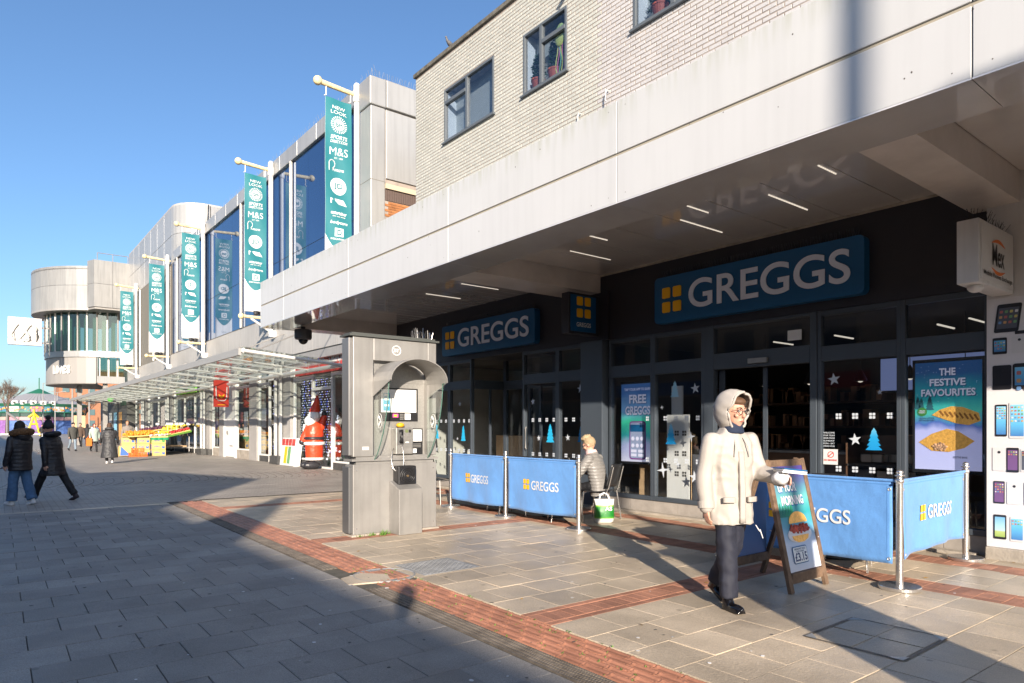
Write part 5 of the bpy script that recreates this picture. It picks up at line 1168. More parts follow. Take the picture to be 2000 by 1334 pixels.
def drape(o, amt):
    """cloth folds worked into the frozen surface: long drops on the body, short rolls on the sleeves"""
    dg_ = bpy.context.evaluated_depsgraph_get(); me = bpy.data.meshes.new_from_object(o.evaluated_get(dg_)); o.modifiers.clear(); mats = list(o.data.materials); o.data = me
    if not me.materials: me.materials.append(mats[0])
    N = [v.normal.copy() for v in me.vertices]
    for v, n in zip(me.vertices, N):
        x, y, z = v.co; arm = min(1, max(0, (abs(x) - .17) / .05))
        a = noise.noise(Vector((x * 9, y * 9, z * 2.2))); b = noise.noise(Vector((x * 7 + z * 4, y * 7, z * 11 - x * 6))); c = noise.noise(Vector((x * 5, y * 5 + 3, z * 19 + x * 9)))
        ridge = (1 - abs(a) * 2.2) * .55 + (1 - abs(b) * 2.4) * .35; roll = noise.noise(Vector((x * 5, y * 6, z * 7.5 + x * 5)))
        v.co += n * amt * ((1 - arm) * (ridge - .5) + arm * roll * .5)
    me.polygons.foreach_set("use_smooth", [True] * len(me.polygons)); me.update()
for ch in list(P.children):
    if ch.name.startswith("coat"):
        ch.modifiers.remove(ch.modifiers["folds"]); drape(ch, .020)
    if ch.name.startswith("trousers"): ch.modifiers.remove(ch.modifiers["folds"]); drape(ch, .016)
for nm_, x0_, x1_, z0_, z1_ in (("placket", -.022, .022, -.22, .34), ("pocket_flap", -.15, -.06, -.06, -.02), ("pocket_flap", .06, .15, -.06, -.02)):
    e = MB(); e.grid(lambda a, b: (x0_ + a * (x1_ - x0_), (.155 if b * (z1_ - z0_) + z0_ < .1 else .148) * 1.06 - 1.6 * (x0_ + a * (x1_ - x0_)) ** 2 - .10 * max(0, z0_ + b * (z1_ - z0_) - .2), zb + z0_ + b * (z1_ - z0_)), 4, 12); o = e.build(nm_, cream_coat, P, local=True, smooth=True, solid=.03)
for sd in (-1, 1):
    sh_, el_, wr_ = A[sd]; d_ = (wr_ - el_).normalized(); MB().cone(wr_ - d_ * .035, wr_ + d_ * .022, .066, .064, 18).build("cuff", cream_coat, P, local=True, smooth=False)
for dx in (-.06, .055): MB().tube([(dx * .7, neck.y + .10, neck.z - .05), (dx, neck.y + .135, neck.z - .12), (dx * 1.2, neck.y + .14, neck.z - .2)], .005, 6).build("drawstring", cream_coat, P, local=True)
MB().tube([(-.16, .12, zb - .25), (-.19, .13, zb - .30), (-.21, .11, zb - .29), (-.23, .12, zb - .36)], .004, 5).build("hem_cord", paper, P, local=True)
# the bundle carried in the hand (a thing of its own)
wr = A[-1][2]; M_ = Matrix.Translation((4.66, 3.12, 0)) @ Matrix.Rotation(-R(200), 4, 'Z') @ Matrix.Scale(1.66 / 1.7, 4)
hc = M_ @ (wr + Vector((0, .085, .035)))
t = thing("paper_bundle", "bundle of blue edged papers and a clear bag held by the person in cream", "papers", tuple(hc)); 
for kx in range(3): 
    mb = MB(); mb.M = Matrix.Translation(hc + Vector((.0, .0, .012 * kx + .012))) @ Matrix.Rotation(R(-35 + 4 * kx), 4, 'Z') @ Matrix.Rotation(R(6), 4, 'Y'); mb.box(-.08, .11, -.075, .075, 0, .010); mb.build("booklet", [lp, paper, blue][kx], t, bevel=.002)
mb = MB(); mb.M = Matrix.Translation(hc + Vector((-.03, .03, -.03))); mb.ell((0, 0, 0), (.085, .06, .045), 16, 10); ob = mb.build("clear_bag", mat("clear_wrap", (.6, .6, .62), .25), t, smooth=True); organic(ob, .01, 1, .05, clouds)
# ---- seated person in the silver quilted jacket
P2, HM2, A2, J2, neck2 = person((7.52, 7.33, 0), -20, 1.66, "seated person in a silver grey quilted jacket and pale scarf looking down at the table", legs=((84, 82), (80, 84)), arms=((28, 62, 16), (30, 66, 14)), lean=13, topm=qlight, hem=.37, flare=.5, girth=1.12,
    legm=blackc, legr=(.085, .065, .055), shoem=blackc, vox=.011, head_turn=8, head_pitch=24, hair='short', hairm=mat("hair_blond", (.34, .25, .15), .7), fold=.014, seated=.53, face=True, elbow_out=12, sleeve=.066)
e = MB(); e.rings([(neck2.z - .04, .10, .095, 0, neck2.y + .01), (neck2.z + .01, .105, .10, 0, neck2.y + .02), (neck2.z + .07, .075, .078, 0, neck2.y + .03)], 20); e.ell((.02, neck2.y + .1, neck2.z - .08), (.07, .045, .12)); organic(e.build("scarf", mat("pink_scarf", (.62, .45, .43), .85), P2, local=True), .011, 2, .02)
e = MB(); e.M = HM2; e.ell((0, .0, .12), (.07, .085, .05)); organic(e.build("quiff", mat("hair_blond2", (.40, .30, .18), .7), P2, local=True), .01, 1, .03, furtex)
e = MB(); e.M = HM2
for sd in (-1, 1): e.tube([(sd * .036 + .024 * math.cos(a), .106 - .006 * abs(math.cos(a)), .010 + .018 * math.sin(a)) for a in (2 * math.pi * i / 14 for i in range(14))], .0026, 5, True); e.tube([(sd * .060, .105, .014), (sd * .08, -.01, .01)], .0024, 5)
e.build("glasses", black, P2, local=True)
# ---- pair in the shade
person((1.16, 15.8), -48, 1.58, "person in a long black quilted coat and bobble hat striding across the shaded paving", legs=((27, 4), (-25, 8)), arms=((-14, 10, 8), (12, 20, 8)), lean=8, topm=qblack, hem=.52, flare=1.5, girth=1.32, legm=blackc, legr=(.095, .075, .072), shoem=mat("dark_trainer", (.03, .02, .025), .6), hair='hat', hairm=blackc, hood='down', vox=.012, fold=.02, head_pitch=8)
person((.62, 15.2), -38, 1.53, "person in blue jeans and a short black jacket with a brown fur hood", legs=((10, 4), (-8, 12)), arms=((-6, 20, 12), (18, 70, 12)), lean=1, topm=qblack, hem=.70, flare=.9, girth=1.28, legm=jeans, legr=(.105, .09, .095), shoem=shoew, hair='bob', hairm=mat("hair_dark", (.018, .012, .010), .6), hood='fur', vox=.012, fold=.014)
person((4.05, 30.4), 5, 1.58, "person seen from behind in an ankle length charcoal quilted coat near the fruit stall", legs=((8, 4), (-10, 8)), arms=((5, 30, 16), (5, 30, 16)), topm=qgrey, hem=.24, flare=1.7, girth=1.36, legm=blackc, shoem=shoew, hair='bob', hairm=mat("hair_brown2", (.07, .035, .02), .7), hood='down', vox=.016, fold=.025)
person((5.3, 45.5), 172, 1.62, "person with dark red hair in a pale green coat carrying an orange bag", topm=mat("pale_green_coat", (.36, .43, .38), .8), hem=.62, flare=1.2, girth=1.2, legm=blackc, hair='bob', hairm=mat("hair_red", (.16, .015, .03), .6), vox=.02, fold=.02)
person((4.45, 47.5), 165, 1.70, "person in a dark hooded jacket and pale jeans among the distant walkers", topm=mat("dark_parka", (.06, .06, .055), .8), hem=.72, girth=1.25, legm=mat("pale_jeans", (.20, .26, .32), .85), hair='cap', hairm=blackc, vox=.02, fold=.015)
person((6.55, 60.0), 10, 1.66, "person in a knee length black coat walking away past the stall", topm=blackc, hem=.50, girth=1.2, flare=1.1, legm=blackc, hair='bob', hairm=blackc, vox=.024, fold=0)
person((6.75, 44.0), 185, 1.78, "person wearing sunglasses and a beige jacket beside the fruit", topm=mat("beige_jacket", (.22, .19, .17), .8), hem=.72, girth=1.1, legm=mat("beige_trouser", (.3, .24, .18), .8), hair='short', hairm=mat("hair_sandy", (.25, .14, .06), .7), sk=skin2, vox=.02, fold=.015)
person((8.1, 70.0), 190, 1.70, "person in a white top far down the street", topm=whcloth, hem=.85, legm=blackc, hair='short', hairm=blackc, vox=.026, fold=0)
person((9.6, 78.0), 190, 1.75, "person in an orange top far down the street", topm=mat("orange_top", (.6, .15, .03), .8), hem=.85, legm=jeans, hair='short', hairm=blackc, vox=.026, fold=0)
person((7.9, 66.5), 175, 1.66, "person in a mid blue jacket behind the pale green coat", topm=mat("blue_jacket", (.07, .17, .36), .8), hem=.8, legm=blackc, hair='bob', hairm=mat("hair_fair", (.35, .2, .08), .7), vox=.026, fold=0)
person((5.9, 95.0), 180, 1.72, "person in black standing by the yellow frame in the square", topm=blackc, hem=.7, legm=blackc, hair='short', hairm=blackc, vox=.03, fold=0)
person((5.9, 58.0), 200, 1.72, "person in dark brown half hidden behind the hooded jacket", topm=mat("brown_coat", (.08, .05, .035), .8), hem=.7, legm=blackc, hair='short', hairm=blackc, vox=.026, fold=0)
t = thing("shopping_bag", "bright orange shopping bag carried by the person with dark red hair", "bag", (5.02, 45.3, .5)); MB().cbox(4.88, 5.16, 45.22, 45.38, .34, .80, .04).build("body", mat("bag_orange", (.75, .16, .02), .5), t); MB().tube([(4.95, 45.3, .8), (5.0, 45.3, .92), (5.06, 45.3, .92), (5.1, 45.3, .8)], .012, 5).build("handle", mat("bag_handle", (.7, .14, .02), .5), t)
# pigeons
pg = mat("pigeon_grey", (.10, .10, .11), .6)
def pigeon(x, y, z, rz, label):
    t = thing("pigeon", label, "pigeon", (x, y, z), rz, "pigeons"); mb = MB(); mb.ell((0, 0, .11), (.055, .12, .06), 12, 8, Matrix.Rotation(R(25), 3, 'X')); mb.limb((0, .09, .15), (0, .12, .21), .035, .024, 10); mb.ell((0, .125, .225), (.026, .032, .026), 10, 7); mb.cone((0, .15, .222), (0, .178, .215), .008, .002, 6); mb.limb((0, -.08, .08), (0, -.2, .04), .03, .015, 8)
    organic(mb.build("body", pg, t, local=True), .01, 2)
    for s in (-1, 1): MB().tube([(s * .02, .01, .07), (s * .022, .012, .0), (s * .022, .035, .002)], .004, 5).build("leg", lipm, t, local=True)
pigeon(2.57, 43.9, 0, R(60), "pigeon on the open paving beyond the striding person"); pigeon(.75, 27.9, 0, R(-70), "pigeon at the edge of the picture behind the blue jeans"); pigeon(8.78, 13.45, 10.37, R(100), "pigeon perched on the roof coping above the cream bricks")
# ================================================================= the mall along the street
mirror = mat("blue_mirror_glass", (.012, .035, .10), .03, .0, spec=1.0); mb_ = mirror.node_tree.nodes["Principled BSDF"]; mb_.inputs["IOR"].default_value = 1.95; mb_.inputs["Specular Tint"].default_value = (.55, .72, 1, 1)
XM = 9.0; XS_ = 9.3
ml = thing("shopping_mall", "long mall building with pale metal parapet and blue mirror glass upper floor", "building", (XM, 35, 0))
MB().box(XM + .25, 30, 17.66, 62, 4.1, 11.5).box(XS_ + 3.2, 30, 17.66, 62, 0, 4.09).box(9.7, XS_ + 3.3, 17.66, 17.7, 0, 4.09).build("core", cladg, ml)
# near end: clad column, end wall panels and the orange brick below
MB().box(8.80, 9.25, 17.60, 18.3, 0, 10.62).build("corner_column", clad, ml, bevel=.02); MB().box(8.76, 9.28, 17.57, 18.3, 10.64, 11.45).build("corner_cap", clad, ml, bevel=.03)
for x0, x1 in ((9.29, 10.9), (10.9, 12.8), (12.8, 15)):
    MB().box(x0 + .006, x1 - .006, 17.60, 17.7, 8.62, 10.60).build("cladding_panel", clad, ml, bevel=.01); MB().box(x0 + .004, x1 - .004, 17.57, 17.7, 10.66, 11.45).build("cladding_panel", clad, ml, bevel=.02)
for z in (6.3, 8.5): MB().box(8.795, 9.255, 17.594, 18.3, z, z + .012).build("joint", gapm, ml)
mb = MB(); 
MB().box(9.25, 15, 17.64, 17.7, 4, 8.6).build("mortar_bed", mort, ml)
for i in range(56):
    for j in range(13):
        z = 7.9 - .075 * i; x = 9.37 + .225 * j - (.11 if i % 2 else 0)
        if z > 6: mb.box(x + .005, x + .22, 17.625, 17.645, z + .005, z + .07)
o = mb.build("brick", orangeb, ml); o["kind"] = "stuff"
for i in range(30): MB().box(9.27 + .075 * i, 9.335 + .075 * i, 17.615, 17.645, 7.99, 8.30).build("brick", darkb, ml)
MB().box(9.26, 12.5, 17.56, 17.66, 8.32, 8.46).build("brick_sill", mat("stone_sill", (.5, .42, .3), .7), ml)
# glass panes
ys = [18.3]
while ys[-1] < 42: ys.append(ys[-1] + 1.48)
for i, (a, b) in enumerate(zip(ys, ys[1:])):
    for z0, z1 in ((5.72, 7.70), (7.72, 11.05)):
        MB().box(XM, XM + .02, a + .008, b - .008, z0, z1).build("glass_pane", mirror, ml)
    if i % 4 == 3: MB().cone((XM - .06, b, 5.7), (XM - .06, b, 11.05), .07, .07, 10).build("mullion", mullm, ml)
MB().box(XM + .015, XM + .2, 18.3, 58, 5.6, 11.06).build("joint_backing", gapm, ml)
for i in range(14):
    a, b = 18.3 + 1.75 * i, 18.3 + 1.75 * (i + 1)
    MB().box(XM - .10, XM + .4, a + .006, b - .006, 11.05, 11.60).build("parapet_panel", clad, ml, bevel=.02)
for i in range(20):
    a, b = 18.3 + 2.0 * i, 18.3 + 2.0 * (i + 1); MB().box(XM - .03, XM + .3, a + .006, b - .006, 4.05, 5.66).build("spandrel_panel", mat("spandrel", (.42, .405, .385), .5, .1, nz=(.6, .1), streak=.15) if i == 0 else bpy.data.materials["spandrel"], ml)
mb = MB()
for i in range(130):
    y = 17.6 + i * .19; mb.tube([(XM - .05, y, 11.6), (XM - .09 + random.uniform(-.05, .05), y, 11.78)], .004, 3)
for i in range(60): x = 8.8 + i * .06; mb.tube([(x, 17.62, 11.45), (x + random.uniform(-.04, .04), 17.58, 11.64)], .004, 3)
o = mb.build("bird_spikes", steel, ml); o["kind"] = "stuff"
# taller block with the rounded corner
tb = thing("tall_block", "taller pale clad block with a rounded corner beyond the mirror glass", "building", (XM, 50, 0))
def outline(off=0):
    r = 1.7; pts = [(14 , 42.0 - off), (XM - off + r, 42.0 - off)]
    pts += [(XM - off + r - r * math.sin(a), 42.0 - off + r - r * math.cos(a)) for a in (math.pi / 2 * i / 8 for i in range(1, 9))]
    return pts
def curved(par, nm, pts, z0, z1, m_, th=.12, smooth=False):
    for (x0, y0), (x1, y1) in zip(pts, pts[1:]):
        d = Vector((x1 - x0, y1 - y0, 0)); n_ = Vector((-d.y, d.x, 0)).normalized() * -th
        p = [Vector((x0, y0, 0)), Vector((x1, y1, 0))]; q_ = [v - n_ for v in p]; g_ = d.normalized() * .004
        vs = [p[0] + g_, p[1] - g_, q_[1] - g_, q_[0] + g_]; MB().add([(v.x, v.y, z) for z in (z0, z1) for v in vs], [(0, 3, 2, 1), (4, 5, 6, 7), (0, 1, 5, 4), (1, 2, 6, 5), (2, 3, 7, 6), (3, 0, 4, 7)]).build(nm, m_, par)
def curve1(par, nm, pts, z0, z1, m_, th=.12):
    mb = MB(); n = len(pts); vs = []
    for i, (x, y) in enumerate(pts):
        a, b = pts[max(i - 1, 0)], pts[min(i + 1, n - 1)]; d = Vector((b[0] - a[0], b[1] - a[1], 0)).normalized(); n_ = Vector((d.y, -d.x, 0))
        vs += [(x, y, z0), (x, y, z1), (x + n_.x * -th, y + n_.y * -th, z1), (x + n_.x * -th, y + n_.y * -th, z0)]
    fs = []
    for i in range(n - 1):
        a, b = 4 * i, 4 * i + 4
        for j in range(4): fs.append((a + j, a + (j + 1) % 4, b + (j + 1) % 4, b + j))
    fs += [(0, 1, 2, 3), (4 * n - 4, 4 * n - 3, 4 * n - 2, 4 * n - 1)]
    return mb.add(vs, fs).build(nm, m_, par)
o1 = outline()
straight = [(XM, 43.7 + 2.05 * i) for i in range(8)]
for z0, z1 in ((11.05, 12.7), (12.72, 14.35)):
    curve1(tb, "cladding_panel", [(12.2, 42.0), (10.75, 42.0)], z0, z1, clad, -.2); curve1(tb, "cladding_panel", o1[1:], z0, z1, clad, -.2)
    for a, b in zip(straight, straight[1:]): MB().box(XM, XM + .3, a[1] + .01, b[1] - .01, z0, z1).build("cladding_panel", clad, tb, bevel=.01)
MB().box(XM + .25, 14, 43.7, 58, 4, 14.3).box(XM + 1.6, 14, 42.2, 43.7, 4, 14.3).build("core", cladg, tb)
curve1(tb, "coping", [(13, 41.97)] + o1[1:] + [(XM, 58)], 14.35, 14.45, mat("coping_grey", (.40, .38, .36), .5), -.4)
MB().tube([(10.6, 41.95, 14.4), (10.55, 41.9, 13.5), (10.7, 41.9, 12.6), (10.6, 41.92, 11.5)], .03, 6).build("cable", black, tb)
for i in range(10):
    a = 42.4 + 1.55 * i
    for z0, z1 in ((5.72, 7.70), (7.72, 11.0)): MB().box(XM + .02, XM + .04, a, a + 1.53, z0, z1).build("glass_pane", mirror, tb)
    if i % 3 == 1: MB().cone((XM - .05, a, 5.7), (XM - .05, a, 11), .07, .07, 8).build("mullion", mullm, tb)
# drum at the street end
dg = thing("drum_building", "drum shaped corner building with metal band above a glazed floor at the street end", "building", (8.5, 62, 0))
pd = [(9.1, 58.0), (6.75, 58.0), (6.3, 58.7)]
cxd, cyd, rd = 9.2, 64.5, 5.9
arcp = [(cxd + rd * math.cos(a), cyd + rd * math.sin(a)) for a in (R(243 - 8 * i) for i in range(18))]
for z0, z1 in ((10.3, 12.0), (12.02, 13.75)):
    curve1(dg, "cladding_panel", [(9.1, 58), (7.95, 58)], z0, z1, clad_d, -.2); curve1(dg, "cladding_panel", [(7.93, 58), (6.75, 58)], z0, z1, clad_d, -.2); curve1(dg, "cladding_panel", [(6.74, 58), (6.42, 58.9)], z0, z1, clad_d, -.2)
    for i in range(0, 16, 2): curve1(dg, "cladding_panel", [(x, y) for x, y in arcp[i:i + 3]], z0, z1 - (.3 if z0 > 11 else 0), clad_d, -.2)
mb = MB(); mb.prism([(9.2, 58.1), (6.8, 58.1), (6.5, 59)] + arcp + [(9.2, 70)], (0, 0, 10.15), (1, 0, 0), (0, 1, 0), (0, 0, 1), .15); mb.build("soffit", cladg, dg)
mb = MB(); mb.prism([(9.2, 58.1), (6.8, 58.1), (6.5, 59)] + arcp + [(9.2, 70)], (0, 0, 13.2), (1, 0, 0), (0, 1, 0), (0, 0, 1), .1); mb.build("roof", cladg, dg)
r2 = 5.0; arc2 = [(cxd + r2 * math.cos(a), cyd + r2 * math.sin(a)) for a in (R(262 - 8 * i) for i in range(20))]
grg = glassmat("green_glass", (.45, .58, .52), 1.7); crt = mat("pale_green_curtain", (.42, .50, .43), .8)
for i in range(18):
    curve1(dg, "glass_pane", arc2[i:i + 2], 7.25, 10.15, grg, -.03); x, y = arc2[i]
    MB().cone((x, y, 7.2), (x, y, 10.2), .06, .06, 6).build("mullion", whitest if i % 2 else cladg, dg)
    x, y = cxd + 4.5 * math.cos(R(258 - 8 * i)), cyd + 4.5 * math.sin(R(258 - 8 * i)); MB().box(x - .12, x + .12, y - .12, y + .12, 7.2, 10.2).build("curtain", crt, dg)
arc3 = [(cxd + 5.05 * math.cos(a), cyd + 5.05 * math.sin(a)) for a in (R(272 - 8 * i) for i in range(20))]
curve1(dg, "sill_band", [(9.0, 59.0)] + arc3, 6.75, 7.2, clad, -.4)
arc4 = [(cxd + 4.95 * math.cos(a), cyd + 4.95 * math.sin(a)) for a in (R(245 - 8 * i) for i in range(16))]
curve1(dg, "sign_drum", arc4, 4.75, 6.74, mat("sign_drum_grey", (.30, .285, .27), .5, .1), -.3)
MB().box(7.15, 7.2, 59.9, 60.2, 4.8, 6.7).build("drum_return", cladg, dg)
MB().box(7.2, 9.0, 59.8, 60.1, 4.75, 5.3).build("lower_band", clad, dg); MB().box(7.2, 9.2, 60.2, 60.25, 5.3, 6.75).build("glass_pane", grg, dg)
for x in (7.3, 7.9, 8.5): MB().box(x, x + .1, 60.1, 60.2, 5.3, 6.75).build("mullion", whitest, dg)
mb = MB(); mb.prism(arc4 + [(9.2, 69)], (0, 0, 4.7), (1, 0, 0), (0, 1, 0), (0, 0, 1), .06); mb.build("underside", mat("underside", (.16, .145, .13), .6), dg)
mb = MB()
for i, chh in enumerate("LOVES"):
    a = R(203 + 4.2 * i); x, y = cxd + 5.0 * math.cos(a), cyd + 5.0 * math.sin(a); letters(mb, chh, (x, y, 5.5), (-math.sin(a), math.cos(a), 0), (0, 0, 1), .30, .62, .04)
mb.build("lettering", whcloth, dg, solid=.06)
MB().box(8.9, 14, 58.2, 72, 0, 4.7).build("ground_floor", mat("dark_shop_grey", (.13, .125, .12), .6), dg); MB().box(6.2, 6.5, 63, 63.4, 0, 4.72).build("column", cladg, dg); MB().box(7.6, 7.9, 60.2, 60.5, 0, 4.75).build("column", cladg, dg)
for y0, m_ in ((60.5, mat("poster_orange", (.65, .35, .12), .6)), (63, scb), (65.5, whcloth)): MB().box(8.86, 8.89, y0, y0 + 1.2, .4, 2.6).build("shop_poster", m_, dg)
MB().box(8.84, 8.89, 58.6, 60.8, 3.1, 3.7).build("shop_sign", mat("dark_green_sign", (.03, .08, .05), .5), dg); MB().prism(circ(0, 0, .2, .2, 16), (8.0, 59.6, 3.55), (1, 0, 0), (0, 0, 1), (0, -1, 0), .05).build("round_logo", mat("logo_green", (.10, .55, .06), .5, emit=.2), dg)
for x0, y0, x1, y1 in ((7.0, 58.4, 9.0, 58.4),): MB().tube([(x0, y0, 14.35), (x1, y1, 14.35)], .03, 6).build("roof_rail", steel, dg)
for x in (7.0, 8.0, 9.0): MB().tube([(x, 58.4, 13.3), (x, 58.4, 14.35)], .03, 6).build("roof_rail_post", steel, dg)
# square logo sign on its truss
t = thing("mall_sign", "square pale sign with an interlaced ribbon emblem on a perforated bracket by the drum", "sign", (2.8, 60, 7.3))
MB().box(1.72, 3.72, 59.9, 60.25, 7.32, 9.30).build("panel", mat("sign_pale", (.62, .60, .57), .4), t, bevel=.03)
rb = mat("ribbon", (.78, .76, .72), .3, .1)
for sx in (1, -1):
    pts = [(2.72 + sx * x, 59.84, z) for x, z in ((.62, 7.62), (.72, 8.0), (.66, 8.5), (.42, 8.86), (.2, 8.7), (-.02, 8.3), (-.24, 7.95), (-.3, 7.7), (-.1, 7.6), (.1, 7.75))]
    MB().tube(pts, [.05, .09, .1, .1, .09, .09, .08, .07, .05, .03], 8).build("emblem_ribbon", rb, t, smooth=True)
for x in (3.85, 4.15):
    mb = MB(); mb.box(x, x + .05, 59.9, 60.3, 6.6, 9.3)
    mb.build("bracket", mat("bracket_dark", (.07, .07, .07), .5), t); mb = MB()
    for k in range(9): mb.prism(circ(0, 0, .09, .09, 10), (x - .002 , 60.1, 6.8 + .3 * k), (0, 1, 0), (0, 0, 1), (1, 0, 0), -.004)
    mb.build("bracket_hole", whitest, t)
MB().box(3.72, 4.3, 60.0, 60.1, 8.6, 8.7).box(3.72, 4.3, 60.0, 60.1, 7.5, 7.6).build("bracket_arm", cladg, t)
# ================================================================= banner poles
BP0 = None
def banner_pole(y, label):
    global BP0
    if BP0 is not None: return copy_tree(BP0, (8.8, y, 0), None, label)
    t = thing("banner_pole", label, "banner pole", (8.8, y, 0), 0, "banner poles along the mall"); BP0 = t; x = 8.8
    MB().cone((x, y, 4.95), (x, y, 11.45), .085, .085, 14).build("pole", whitest, t, smooth=False); MB().lathe([(.11, 11.0), (.12, 11.05), (.12, 11.3), (.1, 11.34), (.1, 11.5), (.06, 11.56)], (x, y, 0), 14).build("collar", whitest, t)
    MB().cone((x + .15, y, 11.2), (x - 1.1, y, 11.27), .06, .075, 12).build("arm", cream, t); MB().ell((x - 1.2, y, 11.28), (.13, .13, .13), 14, 9).build("ball_finial", cream, t, smooth=True)
    for dx in (-.95, -.2): MB().tube([(x + dx, y, 11.2), (x + dx, y, 10.95), (x + dx - .06, y, 10.92)], .018, 6).build("hanger", whitest, t)
    MB().cone((x + .1, y, 5.55), (x - 1.05, y, 5.55), .05, .06, 10).build("lower_arm", cream, t); MB().ell((x - 1.1, y, 5.55), (.11, .11, .11), 12, 8).build("ball_finial", cream, t, smooth=True)
    MB().cone((x, y, 5.05), (x - .75, y, 5.5), .045, .045, 8).build("brace", whitest, t); MB().box(x - .06, x + .2, y - .09, y + .09, 4.86, 5.1).build("base_bracket", whitest, t)
    for dx in (-.35, -.55): MB().lathe([(.05, 0), (.1, .04), (.1, .16), (.03, .18)], (x + dx, y, 5.62), 10).build("uplighter", black, t)
    xa, xb = x - .98, x - .17; wd = xb - xa; zt, zb_ = 10.9, 5.75
    def FN(a, z): return Vector((xa + a * wd, y + .035 * math.sin(2.2 * z + 3 * a) * (.4 + math.sin(math.pi * a)), z))
    bn = MB(); bn.cm = 0; bn.grid(lambda a, b: FN(a, zb_ + b * (zt - zb_)), 8, 44); ob = bn.build("banner_cloth", whcloth, t, smooth=True, solid=.004)
    def shp(z0f): # teal face in front of and behind the white cloth, pointed at the foot
        g_ = MB()
        for off in (-.008, .008):
            g_.grid(lambda a, b: (lambda p: (p.x, p.y + off, p.z))(FN(a, (6.55 + .42 * abs(2 * a - 1) ** 1.7) + b * (zt - (6.55 + .42 * abs(2 * a - 1) ** 1.7)))), 12, 40)
        return g_
    shp(0).build("banner_print", teal, t, smooth=True)
    tx = MB(); wc = xa + wd / 2
    def tl_(s, z, wf, h, bold=.01, shear=0):
        vs, fs = txt(s, bold, shear); 
        for off in (-.014,): tx.add([(lambda p: (p.x, p.y + off, p.z))(FN(.5 - wf / 2 + a * wf, z + b * h)) for a, b in vs], fs)
    tl_("NEW", 10.60, .5, .10, .005); tl_("LOOK", 10.46, .62, .10, .005); tl_("SPORTS", 9.74, .62, .11, .02, .2); tl_("DIRECT.COM", 9.63, .62, .08, .015, .2); tl_("M&S", 9.28, .66, .22, .0); tl_("EST. 1884", 9.18, .3, .05, 0)
    tl_("PUREGYM", 8.83, .4, .07, .02); tl_("entertainer", 7.56, .62, .10, .03, .2); tl_("the toy shop", 7.48, .5, .05, .02, .2); tl_("bodycare", 7.26, .66, .12, .02, .25); tl_("DEICHMANN", 6.83, .6, .05, .02)
    def pl(poly, z):
        cxx, czz = sum(p[0] for p in poly) / len(poly), sum(p[1] for p in poly) / len(poly); k = len(poly)
        vs = [(lambda p: (p.x, p.y - .012, p.z))(FN(.5 + a / wd, z + b)) for a, b in [(cxx, czz)] + list(poly)]; tx.add(vs, [(0, 1 + i, 1 + (i + 1) % k) for i in range(k)])
    for i in range(24):
        a = 2 * math.pi * i / 24; pl([(.15 * math.cos(a), .15 * math.sin(a)), (.25 * math.cos(a - .07), .25 * math.sin(a - .07)), (.25 * math.cos(a + .07), .25 * math.sin(a + .07))], 10.16)
    pl(circ(0, 0, .16, .16), 10.16); pl(circ(0, 0, .25, .25), 8.40); pl([(-.26, -.06), (.1, -.06), (.26, -.08), (.16, .09), (-.26, .09)], 7.93); tx.grid(lambda a, b: (lambda p: (p.x, p.y - .012, p.z))(FN(.5 + (a - .5) * .26 / wd, 6.93 + .24 * b)), 6, 6)
    P_ = [(-.24 + .09 * math.cos(a), .1 + .12 * math.sin(a)) for a in (math.pi * (1.1 - 1.6 * i / 12) for i in range(13))]
    tx.tube([(lambda p: (p.x, p.y - .014, p.z))(FN(.5 + (a + .05) / wd, 8.92 + b)) for a, b in [(-.33, -.1)] + P_ + [(-.2, -.02)]], .012, 4)
    bl_ = tx.build("banner_lettering", whcloth, t); bl_["kind"] = "stuff"
    for s, z, wf, h, bold in (("bm", 10.09, .26, .14, .02), ("JD", 8.29, .34, .2, .02), ("D", 6.97, .17, .16, .02), ("MALL", 6.2, .3, .04, .0)):
        vs, fs = txt(s, bold); tx = MB().add([(lambda p: (p.x, p.y - .018, p.z))(FN(.5 - wf / 2 + a * wf, z + b * h)) for a, b in vs], fs); tx.v = [(x_, y_ - .008, z_) for x_, y_, z_ in tx.v]; tx.build("banner_mark", teal, t)
    return t
banner_pole(18.5, "banner pole nearest the cream brick building, half behind the white canopy"); banner_pole(25.95, "second banner pole out from the cream brick building"); banner_pole(35.8, "middle one of the row of banner poles, next to the rounded block"); banner_pole(43.8, "fourth banner pole along the mall, beside the taller block"); banner_pole(53.8, "banner pole furthest along the mall, beside the drum building")
